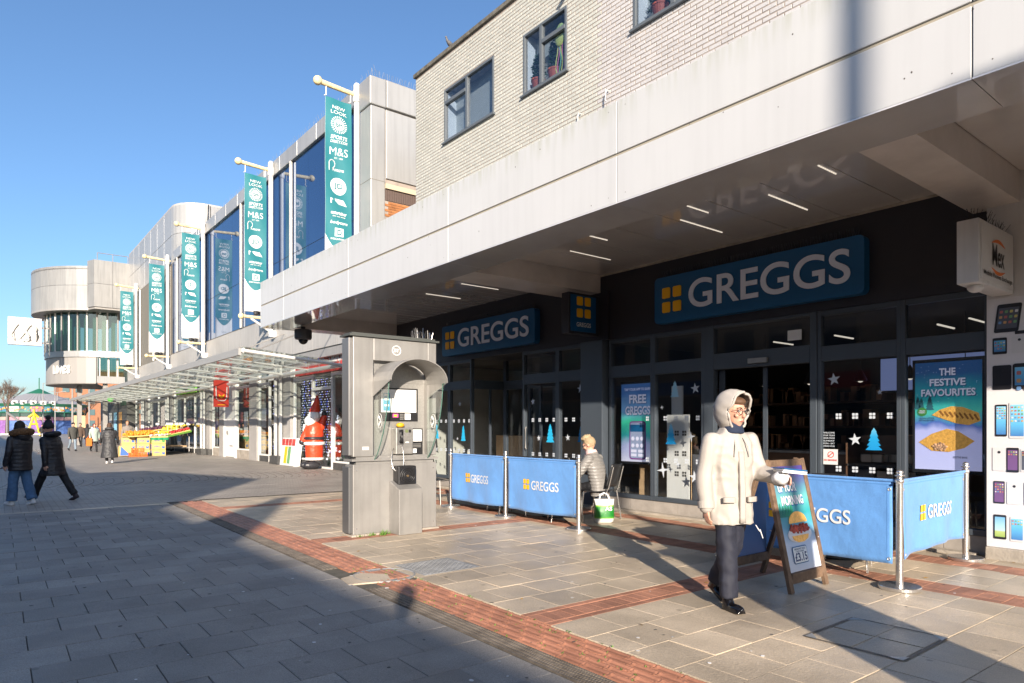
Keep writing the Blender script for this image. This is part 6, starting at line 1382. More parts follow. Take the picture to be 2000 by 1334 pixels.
# ================================================================= glazed street canopy
gc = thing("glass_canopy", "sloping glass and white tube canopy over the mall shop windows", "canopy", (6, 40, 3.4))
yA, yB, xo, zo, xi, zi = 20.0, 65.0, 6.0, 3.62, 9.05, 3.36
MB().tube([(xo, yA, zo), (xo, yB, zo)], .065, 10).build("edge_tube", whitest, gc); MB().box(xo - .14, xo - .06, yA, yB, zo - .14, zo + .06).build("edge_trim", mat("edge_grey", (.42, .41, .39), .5, .3), gc); MB().tube([(xi - .1, yA, zi), (xi - .1, yB, zi)], .07, 8).build("wall_tube", whitest, gc)
nb = 18; d = (yB - yA) / nb
for i in range(nb + 1):
    y = yA + d * i; MB().tube([(xo, y, zo), (xi, y, zi)], .05 if i % 2 == 0 else .03, 10).build("cross_tube", whitest, gc)
    if i % 2 == 0: MB().tube([(xo + .4, y, zo + .05), (XM - .02, y, 4.9)], .02, 5).build("tie_rod", steel, gc)
    if i < nb:
        for k in range(2):
            a, b = xo + (xi - xo) * k / 2 + .02, xo + (xi - xo) * (k + 1) / 2 - .02; za, zb_ = zo + (zi - zo) * k / 2 + .1, zo + (zi - zo) * (k + 1) / 2 + .1
            MB().add([(a, y + .02, za), (b, y + .02, zb_), (b, y + d - .02, zb_), (a, y + d - .02, za), (a, y + .02, za + .012), (b, y + .02, zb_ + .012), (b, y + d - .02, zb_ + .012), (a, y + d - .02, za + .012)], [(0, 3, 2, 1), (4, 5, 6, 7), (0, 1, 5, 4), (1, 2, 6, 5), (2, 3, 7, 6), (3, 0, 4, 7)]).build("glass_sheet", cglass, gc)
for x in (7.0, 8.0): MB().tube([(x, yA, zo + (zi - zo) * (x - xo) / 3.05), (x, yB, zo + (zi - zo) * (x - xo) / 3.05)], .02, 6).build("purlin", whitest, gc)
# ================================================================= mall shop fronts at street level
XS = 9.3
sf = thing("mall_shopfronts", "row of white framed shop windows with grey piers below the glass canopy", "shopfront", (XS, 35, 0))
pier = mat("grey_pier", (.36, .345, .33), .6, nz=(2, .08), streak=.08); dkp = mat("dark_plinth", (.07, .07, .068), .6, nz=(8, .3)); whf = mat("white_frame", (.78, .77, .74), .45)
MB().box(XS + 3, XS + 3.1, 17.7, 60, 0, 3.9).build("shop_back", mat("shop_inside", (.22, .20, .18), .8, nz=(.9, .5)), sf); MB().box(XS, XS + 3, 17.7, 60, -.02, .03).build("shop_floor", floorin, sf); MB().box(XS + .1, XS + 3, 17.7, 60, 3.75, 3.85).build("shop_ceiling", mat("shop_ceiling_pale", (.5, .5, .48), .8), sf)
MB().box(XM + .02, XS + .2, 17.7, 60, 3.75, 4.1).build("sign_soffit", cladg, sf)
def bay(y0, y1, stall=.3, door=None, topz=3.2):
    f = MB(); t_ = .055
    f.box(XS - .02, XS + .08, y0, y0 + t_, 0, 3.75); f.box(XS - .02, XS + .08, y1 - t_, y1, 0, 3.75); f.box(XS - .015, XS + .075, y0 + t_, y1 - t_, topz - .05, topz + .05); f.box(XS - .015, XS + .075, y0 + t_, y1 - t_, stall - .06, stall)
    o = f.build("window_frame", whf, sf); MB().box(XS + .02, XS + .03, y0 + t_, y1 - t_, stall, topz - .05).build("pane", pane, o); MB().box(XS + .02, XS + .03, y0 + t_, y1 - t_, topz + .05, 3.75).build("pane", pane, o)
    MB().box(XS - .01, XS + .07, y0 + t_, y1 - t_, .0, stall - .061).build("stall_riser", conc if stall > .3 else dkp, o); return o
def pierb(y0, y1, dbl=False):
    MB().box(XS - .10, XS + .3, y0, y1, .30, 3.75).build("pier", pier, sf, bevel=.01); MB().box(XS - .16, XS + .3, y0 - .03, y1 + .03, 0, .298).build("pier_plinth", dkp, sf, bevel=.01)
    MB().box(XS - .26, XS - .18, (y0 + y1) / 2 - .06, (y0 + y1) / 2 + .06, .32, 4.0).build("white_post", whitest, sf); MB().box(XS - .26, XS - .18, (y0 + y1) / 2 + .5, (y0 + y1) / 2 + .62, .32, 4.0).build("white_post", whitest, sf); MB().box(XS - .40, XS - .161, (y0 + y1) / 2 - .2, (y0 + y1) / 2 + .75, 0, .32).build("post_block", dkp, sf, bevel=.01)
for y0, y1 in ((17.8, 19.6), (19.6, 21.4), (23.1, 24.9), (27.6, 28.9)): bay(y0, y1)
pierb(25.0, 26.4); pierb(36.2, 37.4); pierb(44.6, 45.6); pierb(52.4, 53.4)
bay(21.42, 23.08, .06, topz=2.75); bay(30.0, 32.0, .45); bay(34.6, 36.0, .45); bay(37.6, 39.6, .3); bay(39.6, 41.9, .3); bay(41.9, 44.4, .3); bay(46, 49, .3); bay(49, 52.2, .3); bay(53.6, 57, .3)
for y0, y1 in ((28.95, 29.95), (33.9, 34.55)): MB().box(XS - .08, XS + .3, y0, y1, 0, 3.75).build("pier", pier, sf)
dw = MB().box(XS - .03, XS + .04, 32.25, 33.75, .03, 2.45).build("white_door", mat("door_white", (.80, .79, .76), .4, nz=(2, .03)), sf); MB().box(XS - .05, XS + .06, 32.05, 32.24, 0, 3.75).box(XS - .05, XS + .06, 33.76, 33.9, 0, 3.75).box(XS - .045, XS + .06, 32.24, 33.76, 2.46, 3.75).build("door_frame", whf, dw); MB().cone((XS - .03, 33.3, 1.15), (XS - .06, 33.3, 1.15), .1, .1, 14).build("lock_plate", steel, dw); MB().tube([(XS - .05, 32.5, .55), (XS - .05, 32.9, .55)], .02, 6).build("door_bar", steel, dw)
# party shop sign band: red with white letters
pr = mat("party_red", (.50, .06, .05), .6, nz=(6, .45))
t = thing("party_shop_sign", "red speckled shop sign band reading World behind the canopy end", "shop sign", (XS - .05, 22, 3.8))
MB().box(XS - .07, XS - .021, 19.5, 24.6, 3.28, 4.55).build("panel", pr, t)
mb = MB(); letters(mb, "Party World", (XS - .085, 24.3, 3.55), (0, -1, 0), (0, 0, 1), 2.4, .62, .04); letters(mb, "Balloons", (XS - .085, 21.5, 3.55), (0, -1, 0), (0, 0, 1), 1.7, .5, .04); mb.build("lettering", whcloth, t)
mb = MB()
for i in range(60): mb.prism(starpoly(0, 0, .04, 4, .4), (XS - .082, random.uniform(19.6, 24.5), random.uniform(3.35, 4.5)), (0, -1, 0), (0, 0, 1), (-1, 0, 0), .003)
mb.build("confetti_print", whcloth, t)
MB().box(XS - .07, XS - .021, 24.7, 27.5, 3.28, 4.05).build("side_panel", whf, t); MB().box(XS - .075, XS - .07, 25.6, 26.5, 3.32, 4.0).build("side_picture", pr, t)
# window dressing: fairy lights and dressed trees
fl = mat("fairy_light_blue", (.12, .16, .9), .4, emit=1.5); flw = mat("fairy_light_white", (.8, .82, .9), .4, emit=.6); dg_ = mat("tree_green_dark", (.02, .07, .03), .8, isl=.5)
t = thing("fairy_lights", "strings of tiny lights hanging in the party shop window", "lights", (XS + .3, 23, 3)); mb = MB(); mb2 = MB(); wires = MB()
for i in range(26):
    y = 22.0 + i * .12; y = y if y < 24.8 else y + 2.8
    wires.tube([(XS + .25, y, 3.15), (XS + .25, y, .5)], .004, 3)
    for k in range(30): (mb if i % 4 == 0 else mb2).ell((XS + .25 + random.uniform(-.05, .05), y + random.uniform(-.04, .04), 3.1 - k * .088), (.014, .014, .016), 5, 3)
wires.build("wire", dg_, t); o = mb.build("blue_bulbs", fl, t); o["kind"] = "stuff"; o = mb2.build("white_bulbs", flw, t); o["kind"] = "stuff"
def dressed_tree(y, h, label):
    t = thing("christmas_tree", label, "christmas tree", (XS + .8, y, 0)); mb = MB()
    for i in range(420):
        z = random.uniform(.1, h); r = .55 * (1 - z / h) * random.uniform(.5, 1); a = random.uniform(0, 6.3); mb.M = Matrix.Translation((XS + .8 + r * math.cos(a), y + r * math.sin(a), z)) @ Matrix.Rotation(a, 4, 'Z') @ Matrix.Rotation(.4, 4, 'Y'); mb.add([(-.05, -.02, 0), (.12, 0, -.03), (-.05, .02, 0)], [(0, 1, 2)])
    mb.M = None; o = mb.build("foliage", dg_, t); o["kind"] = "stuff"; MB().cone((XS + .8, y, 0), (XS + .8, y, h * .9), .04, .01, 6).build("trunk", wood, t); mb = MB()
    for i in range(26): z = random.uniform(.2, h * .9); r = .55 * (1 - z / h); a = random.uniform(2, 4.4); mb.ell((XS + .8 + r * math.cos(a), y + r * math.sin(a), z), (.04, .04, .04), 8, 5)
    mb.build("bauble", flw, t)
dressed_tree(24.2, 2.3, "green artificial christmas tree in the party shop window behind the boxes"); dressed_tree(22.6, 2.1, "dark artificial christmas tree inside the party shop doorway"); dressed_tree(20.4, 2.0, "artificial christmas tree in the party shop window next to the payphone")
for (y, z, wd, h, c) in ((28.2, 1.4, .5, .8, icm[3]), (30.6, 1.0, .5, 1.1, icm[3]), (31.3, 1.6, .3, .5, icm[0]), (34.9, .9, .4, .9, icm[2]), (38.5, .7, 1.2, 2.3, scd), (40.5, .6, 1.7, 2.5, mat("grey_poster", (.10, .12, .14), .5)), (43, .5, 1.5, 2.6, mat("striped_poster", (.25, .3, .32), .5, nz=(3, .5))), (47, .5, 2.0, 2.5, scd), (50, .6, 1.6, 2.4, mat("grey_poster2", (.16, .17, .18), .5))):
    MB().box(XS + .05, XS + .07, y, y + wd, z, z + h).build("window_poster", c, sf)
MB().box(XS - .12, XS - .03, 39.0, 43.5, 3.3, 4.6).build("green_sign", mat("sign_lime", (.20, .50, .05), .5), sf); MB().box(XS - .14, XS - .12, 40.6, 41.8, 3.35, 4.1).build("green_sign_box", mat("sign_black", (.05, .06, .05), .5), sf)
t = thing("hanging_shop_sign", "red square shop sign with a white outlined badge hanging by the white door", "shop sign", (8.66, 32.2, 2.33))
MB().box(8.35, 8.98, 32.1, 32.24, 2.33, 3.52).build("panel", mat("sign_red", (.56, .045, .03), .45), t); MB().box(8.98, 9.2, 32.15, 32.2, 3.3, 3.36).box(8.98, 9.2, 32.15, 32.2, 2.5, 2.56).build("bracket", steel, t)
mb = MB(); mb.tube([(8.665 + a * .66, 32.09, 2.88 + b * .8) for a, b in [(-.36, .45), (-.34, -.2), (-.2, -.34), (.2, -.34), (.34, -.2), (.36, .45)]], .022, 6); mb.build("badge_outline", whcloth, t)
MB().tube([(8.545, 32.085, 2.90), (8.60, 32.08, 2.80), (8.665, 32.08, 2.77), (8.73, 32.08, 2.80), (8.785, 32.085, 2.90)], [.012, .04, .06, .04, .012], 8).build("yellow_crescent", amber, t); mb = MB(); mb.box(8.5, 8.83, 32.085, 32.095, 2.41, 2.44); mb.build("strapline", amber, t)
# stacked white display boxes and the inflatable figure outside the party shop
t = thing("leaflet_boxes", "row of white printed boxes leaning outside the party shop pier", "display boxes", (9.0, 24.5, 0))
for i, c in enumerate((paper, amber, icm[1], paper)):
    y = 25.1 - .34 * i; mb = MB(); mb.M = Matrix.Translation((8.95, y, 0)) @ Matrix.Rotation(R(7), 4, 'Y'); mb.cbox(-.06, .20, -.16, .16, 0, 1.02, .01); mb.build("box", paper, t); mb = MB(); mb.M = Matrix.Translation((8.95, y, 0)) @ Matrix.Rotation(R(7), 4, 'Y'); mb.box(-.066, -.061, -.14, .14, .08, .70); mb.build("box_print", c, t); mb = MB(); mb.M = Matrix.Translation((8.95, y, 0)) @ Matrix.Rotation(R(7), 4, 'Y'); mb.box(-.066, -.061, -.15, .15, .74, .98); mb.build("box_header", pr, t)
t = thing("inflatable_figure", "red and white inflatable winter figure with pointed hat and black boots by the shop door", "inflatable", (9.0, 22.2, 0))
ir = mat("inflatable_red", (.68, .06, .02), .4); iw = mat("inflatable_white", (.8, .79, .77), .5); ik = mat("inflatable_black", (.03, .03, .035), .35)
fx, fy = 9.0, 22.2
mb = MB(); mb.rings([(.28, .27, .24, fx, fy), (.5, .3, .27, fx, fy), (.85, .31, .28, fx, fy), (1.2, .32, .29, fx, fy), (1.45, .27, .25, fx, fy), (1.6, .16, .16, fx, fy)], 20); mb.limb((fx - .2, fy + .05, 1.35), (fx - .36, fy + .1, 1.0), .13, .11); mb.limb((fx + .2, fy - .1, 1.4), (fx + .3, fy - .1, 1.75), .12, .11); organic(mb.build("suit", ir, t), .025, 3, .02)
mb = MB(); mb.ell((fx, fy, 1.78), (.21, .21, .24)); mb.ell((fx - .14, fy, 1.62), (.2, .2, .2)); organic(mb.build("head", iw, t), .02, 4)
mb = MB(); mb.rings([(1.93, .20, .20, fx + .02, fy), (2.05, .17, .17, fx + .03, fy), (2.3, .09, .09, fx + .08, fy), (2.5, .03, .03, fx + .1, fy)], 16); organic(mb.build("hat", ir, t), .018, 2); MB().ell((fx + .1, fy, 2.55), (.06, .06, .06)).build("hat_bobble", iw, t, smooth=True)
mb = MB(); mb.tube([(fx + .31 * math.cos(a), fy + .29 * math.sin(a), .86) for a in (2 * math.pi * i / 20 for i in range(20))], .06, 8, True); mb.tube([(fx + .28 * math.cos(a), fy + .25 * math.sin(a), .34) for a in (2 * math.pi * i / 20 for i in range(20))], .05, 8, True); mb.tube([(fx - .30, fy + .12, 1.5), (fx - .33, fy + .1, 1.2), (fx - .33, fy + .1, .95)], .04, 8); mb.build("trim", iw, t, smooth=True)
mb = MB(); mb.tube([(fx + .325 * math.cos(a), fy + .295 * math.sin(a), 1.04) for a in (2 * math.pi * i / 20 for i in range(20))], .055, 8, True); mb.build("belt", ik, t, smooth=True); MB().box(fx - .41, fx - .37, fy + .02, fy + .14, .98, 1.10).build("buckle", amber, t)
mb = MB(); mb.ell((fx - .16, fy + .14, .13), (.30, .16, .14)); mb.ell((fx - .14, fy - .14, .13), (.30, .16, .14)); organic(mb.build("boots", ik, t), .022, 3, .02); MB().ell((fx - .38, fy + .12, .92), (.11, .1, .11)).build("mitten", ik, t, smooth=True); MB().ell((fx + .31, fy - .1, 1.86), (.1, .09, .11)).build("mitten", ik, t, smooth=True)
# ================================================================= fruit stall
OR = mat("orange_fruit", (.75, .28, .02), .45, isl=.25); YE = mat("yellow_fruit", (.75, .55, .04), .45, isl=.2); RD = mat("red_fruit", (.50, .03, .03), .4, isl=.35); PU = mat("dark_grapes", (.08, .02, .05), .4, isl=.5); PK = mat("pale_pink_trays", (.62, .48, .45), .5, isl=.3); turf = mat("fake_turf", (.10, .24, .03), .9, nz=(40, .4), bump=(80, .8)); card = mat("banana_box", (.62, .44, .16), .7, nz=(5, .12)); cardb = mat("box_blue_print", (.05, .14, .40), .6); cardg = mat("box_green_print", (.05, .30, .08), .6); orc = mat("orange_crate", (.75, .14, .02), .5)
st = thing("fruit_stall", "sloping fruit stall trolley draped in green turf under the glass canopy", "market stall", (8.2, 39.5, 0))
def slab4(x0, x1, y0, y1, za, zb_, th): return MB().add([(x0, y0, za), (x1, y0, zb_), (x1, y1, zb_), (x0, y1, za), (x0, y0, za - th), (x1, y0, zb_ - th), (x1, y1, zb_ - th), (x0, y1, za - th)], [(0, 1, 2, 3), (7, 6, 5, 4), (4, 5, 1, 0), (5, 6, 2, 1), (6, 7, 3, 2), (7, 4, 0, 3)])
slab4(7.4, 9.1, 39.4, 44, .85, 1.25, .1).build("table_board", turf, st); MB().grid(lambda a, b: (7.42 - .03 * math.sin(9 * a), 39.4 + .7 * a, .05 + .78 * b), 8, 4).build("turf_drape", turf, st, solid=.03)
for x, y in ((7.5, 39.5), (9.0, 39.5), (7.5, 43.8), (9.0, 43.8)): MB().tube([(x, y, .1), (x, y, .9)], .03, 8).build("leg", steel, st); MB().lathe([(.06, 0), (.06, .08)], (x, y, .0), 10).build("castor", blackr, st)
MB().tube([(7.5, 39.5, .3), (9.0, 39.5, .3)], .025, 6).build("rail", steel, st); MB().box(7.6, 8.9, 39.6, 43, .34, .42).build("lower_shelf", oak, st)
def heap(name, label, x0, x1, y0, y1, za, zb_, m_, n, r, par=None, fr=1):
    t = thing(name, label, "fruit", ((x0 + x1) / 2, (y0 + y1) / 2, za)); mb = MB()
    slab4(x0, x1, y0, y1, za + .05, zb_ + .05, .06).build("tray", card, t)
    for i in range(n):
        a, b = random.random(), random.random(); mb.ell((x0 + a * (x1 - x0), y0 + b * (y1 - y0), za + a * (zb_ - za) + .06 + random.uniform(0, r * 1.6)), (r, r * fr, r * .9), 7, 5)
    o = mb.build("fruit_heap", m_, t, smooth=True); o["kind"] = "stuff"
heap("orange_heap", "heap of oranges on the low crates nearest the street", 5.75, 7.0, 37.3, 39.0, .93, 1.0, OR, 150, .06)
heap("grape_trays", "dark grapes in rows of trays at the back of the stall", 7.3, 8.4, 42, 44, 1.15, 1.3, PU, 130, .06); heap("lemon_heap", "yellow lemons and bananas piled along the top of the stall", 8.2, 9.1, 40.5, 44, 1.2, 1.42, YE, 170, .07, fr=1.6)
heap("strawberry_punnets", "red strawberry punnets along the near edge of the sloping stall", 8.1, 9.05, 39.45, 40.3, 1.0, 1.24, RD, 110, .05); heap("mushroom_trays", "pale pink trays of fruit on top of the banana boxes", 6.7, 7.5, 37.2, 38.1, .90, .92, PK, 80, .05); heap("mango_trays", "yellow and red fruit trays in the centre of the stall", 7.4, 8.1, 39.5, 41.5, .90, 1.05, YE, 90, .06); heap("melon_trays", "mixed orange fruit beside the grapes on the stall", 6.2, 7.3, 39.4, 41, 1.0, 1.05, OR, 80, .07)
MB().box(6.1, 7.35, 39.3, 41.1, .62, 1.0).build("middle_bench", turf, st); MB().box(6.2, 7.3, 39.4, 41, 0, .62).build("bench_crates", card, st)
for i in range(9):
    x, y, z = random.uniform(7.6, 9), random.uniform(39.6, 43), 1.15; tt = MB().tube([(x, y, z - .1), (x + .03, y, z + .4)], .008, 4).box(x - .06, x + .12, y - .006, y + .006, z + .38, z + .5); tt.build("price_card", paper, st)
def cbox_(x, y, z, wd, dp, h, label, pr_, cat="box", grp=None):
    t = thing("fruit_box", label, cat, (x, y, z), R(random.uniform(-4, 4)), grp); MB().cbox(-wd / 2, wd / 2, -dp / 2, dp / 2, 0, h, .008).build("carton", card, t, local=True); MB().box(-wd / 2 + .05, wd / 2 - .05, -dp / 2 + .05, dp / 2 - .05, h - .02, h + .003).build("lid_opening", darkin, t, local=True)
    mb = MB(); letters(mb, pr_[0], (-wd * .36, -dp / 2 - .004, h * .32), (1, 0, 0), (0, 0, 1), wd * .42, h * .4, .02); mb.build("lettering", cardb, t, local=True)
    mb = MB(); mb.prism([(-.06, 0), (.06, 0), (.06, .14), (0, .09), (-.06, .14)], (wd * .33, -dp / 2 - .002, h * .2), (1, 0, 0), (0, 0, 1), (0, -1, 0), .003); mb.box(-wd / 2 - .004, -wd / 2 - .001, -dp * .3, dp * .1, h * .1, h * .9); mb.build("box_print", pr_[1], t, local=True)
    return t
for k in range(2): cbox_(7.08, 37.45, .30 * k, .62, .45, .29, ["yellow banana box on the ground beside the orange crates", "second banana box up in the stack by the orange crates"][k], ("fyffes", cardb))
cbox_(7.08, 37.45, .60, .62, .45, .29, "top banana box of the stack, with a green print", ("fyffes", cardg)); 
for k in range(3): cbox_(6.45, 37.7, .30 * k, .55, .5, .29, ["bottom yellow carton between the orange crates and the banana boxes", "middle yellow carton of the stack behind the orange crates", "top yellow carton of the stack behind the orange crates"][k], ("fruit", cardb))
for k in range(3): cbox_(5.85, 38.0, .30 * k, .60, .5, .29, ["lowest carton under the oranges next to the charcoal coat", "middle carton under the oranges next to the charcoal coat", "carton right under the heap of oranges"][k], ("fruit", cardb))
cl = MB().grid(lambda a, b: (6.72 + .8 * a, 37.2 - .008 + .01 * math.sin(20 * a), .78 + .12 * b), 10, 2).build("green_cloth", mat("green_plastic", (.01, .25, .10), .4), None, solid=.01); tag(cl, "shiny green plastic strip along the top of the banana boxes", "cloth"); 
for k in range(2):
    t = thing("plastic_crate", ["wide orange plastic crate on the paving in front of the cartons", "smaller orange crate stacked on the wide orange crate"][k], "crate", (6.05, 36.6 + .1 * k, .21 * k)); wd = .72 - .22 * k; mb = MB()
    for z in (.0, .07, .14): mb.box(5.95 - wd / 2 + .1, 5.95 + wd / 2 + .1, 36.38 + .1 * k, 36.40 + .1 * k, .21 * k + z + .01, .21 * k + z + .055); mb.box(5.95 - wd / 2 + .1, 5.97 - wd / 2 + .1, 36.4, 36.85, .21 * k + z + .01, .21 * k + z + .055); mb.box(5.93 + wd / 2 + .1, 5.95 + wd / 2 + .1, 36.4, 36.85, .21 * k + z + .01, .21 * k + z + .055)
    for x in (-.5, -.25, 0, .25, .5): mb.box(6.05 + x * wd - .02, 6.05 + x * wd + .02, 36.385 + .1 * k, 36.405 + .1 * k, .21 * k, .21 * k + .2)
    mb.box(6.05 - wd / 2, 6.05 + wd / 2, 36.4, 36.85, .21 * k, .21 * k + .02); mb.build("crate_body", orc, t)
t = thing("sloped_carton", "open blue and yellow carton tilted on the ground by the oranges", "box", (5.6, 36.9, 0)); mb = MB(); mb.M = Matrix.Translation((5.6, 36.9, .02)) @ Matrix.Rotation(R(-14), 4, 'X'); mb.cbox(-.28, .28, -.05, .3, 0, .5, .008); mb.build("carton", card, t); mb = MB(); mb.M = Matrix.Translation((5.6, 36.9, .02)) @ Matrix.Rotation(R(-14), 4, 'X'); mb.prism([(-.25, .0), (.2, .0), (-.2, .45)], (0, -.052, .02), (1, 0, 0), (0, 0, 1), (0, -1, 0), .004); mb.build("box_print", cardb, t)
# ================================================================= the square at the end of the street
mk = thing("market_hall", "round market hall with ribbed conical roof, green cap and painted murals", "building", (10.1, 170.6, 0))
cx, cy, rr = 10.1, 170.6, 8.2
roofm = mat("ribbed_roof", (.34, .33, .335), .55, .1, isl=.25); grn = mat("market_green", (.02, .14, .08), .5)
for i in range(60):
    a0, a1 = R(6 * i), R(6 * i + 5.4); MB().add([(cx + (rr + .3) * math.cos(a0), cy + (rr + .3) * math.sin(a0), 6.0), (cx + (rr + .3) * math.cos(a1), cy + (rr + .3) * math.sin(a1), 6.0), (cx + 2 * math.cos(a1), cy + 2 * math.sin(a1), 8.3), (cx + 2 * math.cos(a0), cy + 2 * math.sin(a0), 8.3)], [(0, 1, 2, 3)]).build("roof_rib", roofm, mk, solid=.1)
MB().cone((cx, cy, 8.2), (cx, cy, 9.3), 2.4, .25, 24).build("roof_cap", grn, mk); MB().cone((cx, cy, 9.2), (cx, cy, 11.6), .1, .1, 8).build("mast", grn, mk); MB().cone((cx, cy, 5.5), (cx, cy, 6.05), rr + .1, rr + .5, 40).build("eaves", grn, mk); MB().cone((cx, cy, 0), (cx, cy, 5.7), rr - .3, rr - .3, 40).build("inner_wall", mat("market_inside", (.04, .08, .07), .7), mk)
mur = [mat("mural_%d" % i, c, .6, nz=(1.2, .6)) for i, c in enumerate([(.06, .20, .26), (.55, .54, .53), (.05, .16, .24), (.52, .52, .50), (.05, .17, .17), (.36, .18, .27)])]
for i in range(14):
    a0, a1 = R(190 + 13.4 * i), R(190 + 13.4 * (i + 1) - .6); pts = [(cx + rr * math.cos(a0 + (a1 - a0) * k / 3), cy + rr * math.sin(a0 + (a1 - a0) * k / 3)) for k in range(4)]
    curve1(mk, "mural_panel", pts, 4.45, 5.5, mur[i % 6], .1); curve1(mk, "rail", pts, 4.25, 4.45, grn, .15); curve1(mk, "pink_band", pts, 2.75, 3.4, mat("band_pink_%d" % i, (.48, .22 + .04 * (i % 3), .26), .6), .1); curve1(mk, "blue_wall", pts, 0.0, 2.7, mat("wall_paint_%d" % i, [(.07, .13, .34), (.20, .09, .32), (.24, .11, .32), (.08, .15, .36)][i % 4], .6, nz=(1.5, .4)), .1)
    x, y = pts[0]; MB().cone((x, y, 3.3), (x, y, 4.3), .07, .07, 6).build("post", grn, mk)
mb = MB()
for i in range(46):
    a = R(200 + 3.2 * i); mb.prism(starpoly(0, 0, random.uniform(.1, .35), 5, .5, random.uniform(0, 90)), (cx + (rr + .12) * math.cos(a), cy + (rr + .12) * math.sin(a), random.uniform(4.6, 5.3)), (-math.sin(a), math.cos(a), 0), (0, 0, 1), (math.cos(a), math.sin(a), 0), .02)
mb.build("mural_shape", mat("mural_bright", (.75, .30, .06), .6, isl=.6), mk)
for k in range(5): a = R(238 + 11 * k); x, y = cx + (rr + .1) * math.cos(a), cy + (rr + .1) * math.sin(a); MB().box(x - .5, x + .5, y - .3, y + .3, 5.85, 6.55).build("air_unit", whf, mk); MB().prism(circ(0, 0, .22, .22, 12), (x, y - .31, 6.2), (1, 0, 0), (0, 0, 1), (0, -1, 0), .02).build("air_unit_fan", darkin, mk)
yl = mat("yellow_metal", (.75, .48, .02), .5)
t = thing("yellow_frame", "yellow angular play sculpture standing in front of the market hall", "sculpture", (7.24, 135, 0))
for p, q_ in (((8.7, 135, 0), (9.6, 135, 3.2)), ((10.5, 135, 0), (9.7, 135, 3.2)), ((9.1, 135, 1.9), (10.2, 135, 1.9)), ((8.9, 135, 3.0), (9.6, 135, 3.6)), ((10.3, 135, 3.0), (9.7, 135, 3.6)), ((9.65, 135, 3.0), (9.65, 135, 4.3))): MB().tube([(x_ - 2.36, y_, z_) for x_, y_, z_ in (p, q_)], .16, 8).build("strut", yl, t)
t = thing("slide_chute", "long grey chute running down beside the yellow sculpture", "slide", (8, 140, 0)); MB().tube([(3.8, 140, 3.9), (5.8, 140, 2.2), (7.4, 140, .9), (8.4, 140, .6)], .18, 8).build("chute", steel, t); MB().tube([(3.9, 140, 0), (3.9, 140, 3.8)], .1, 6).build("support", steel, t)
for x, lb in ((2.2, "pale stone bench block by the edge of the picture"), (5.6, "long pale stone bench in front of the yellow sculpture")):
    t = thing("stone_bench", lb, "bench", (x, 105, 0)); MB().box(x - 1.6, x + 1.4, 104.7, 105.4, .42, .60).build("seat", paper, t); MB().box(x - 1.4, x - 1.1, 104.8, 105.3, 0, .42).build("leg", paper, t); MB().box(x + .9, x + 1.2, 104.8, 105.3, 0, .42).build("leg", paper, t)
t = thing("hoarding", "plain timber hoarding box at the end of the shops", "hoarding", (11.1, 110, 0)); MB().box(10.4, 11.8, 110, 111, 0, 3.0).build("panel", mat("plywood", (.60, .42, .22), .7), t); 
for k in range(3): MB().box(10.38 + .66 * k, 10.44 + .66 * k, 109.97, 110.0, 0, 3.0).build("batten", oak, t)
br = thing("brick_flats", "distant orange brick flats behind the drum building", "building", (32, 190, 0)); bw = mat("far_brick", (.34, .15, .08), .8, nz=(2, .15))
MB().box(15.2, 60, 192, 205, 0, 15).build("wall", bw, br); MB().box(15, 60, 191.8, 205, 15, 15.4).build("roof", cladg, br)
for i in range(10):
    for j in range(5): MB().box(15.9 + 2.6 * i, 17.3 + 2.6 * i, 191.9, 191.98, 1.6 + 2.7 * j, 3.0 + 2.7 * j).build("window", mat("far_window", (.10, .16, .17), .2) if (i, j) == (0, 0) else bpy.data.materials["far_window"], br)
for x, y, wd, h, c, lb in ((2, 260, 16, 6.5, (.35, .16, .09), "low far brick house behind the market hall at the picture's edge"), (30, 300, 22, 8, (.30, .15, .09), "far low brick row behind the lamp columns"), (-16, 240, 14, 8, (.4, .2, .12), "far brick house beyond the bare trees")):
    t = thing("far_house", lb, "house", (x, y, 0)); mm = mat("far_wall_%d" % x, c, .85); MB().box(x - wd / 2, x + wd / 2, y, y + 8, 0, h).build("wall", mm, t); MB().prism([(-wd / 2 - .4, 0), (wd / 2 + .4, 0), (wd / 2 - 3, 3), (-wd / 2 + 3, 3)], (x, y - .3, h), (1, 0, 0), (0, 0, 1), (0, 1, 0), 9).build("roof", mat("far_roof_%d" % x, (.16, .09, .06), .9), t)
    for i in range(int(wd / 3)): MB().box(x - wd / 2 + .8 + 3 * i, x - wd / 2 + 2 + 3 * i, y - .05, y, h - 2.4, h - 1.1).build("window", bpy.data.materials["far_window"], t)
tw = mat("bare_twigs", (.15, .105, .08), .9, isl=.3); bk = mat("bark", (.10, .08, .06), .9)
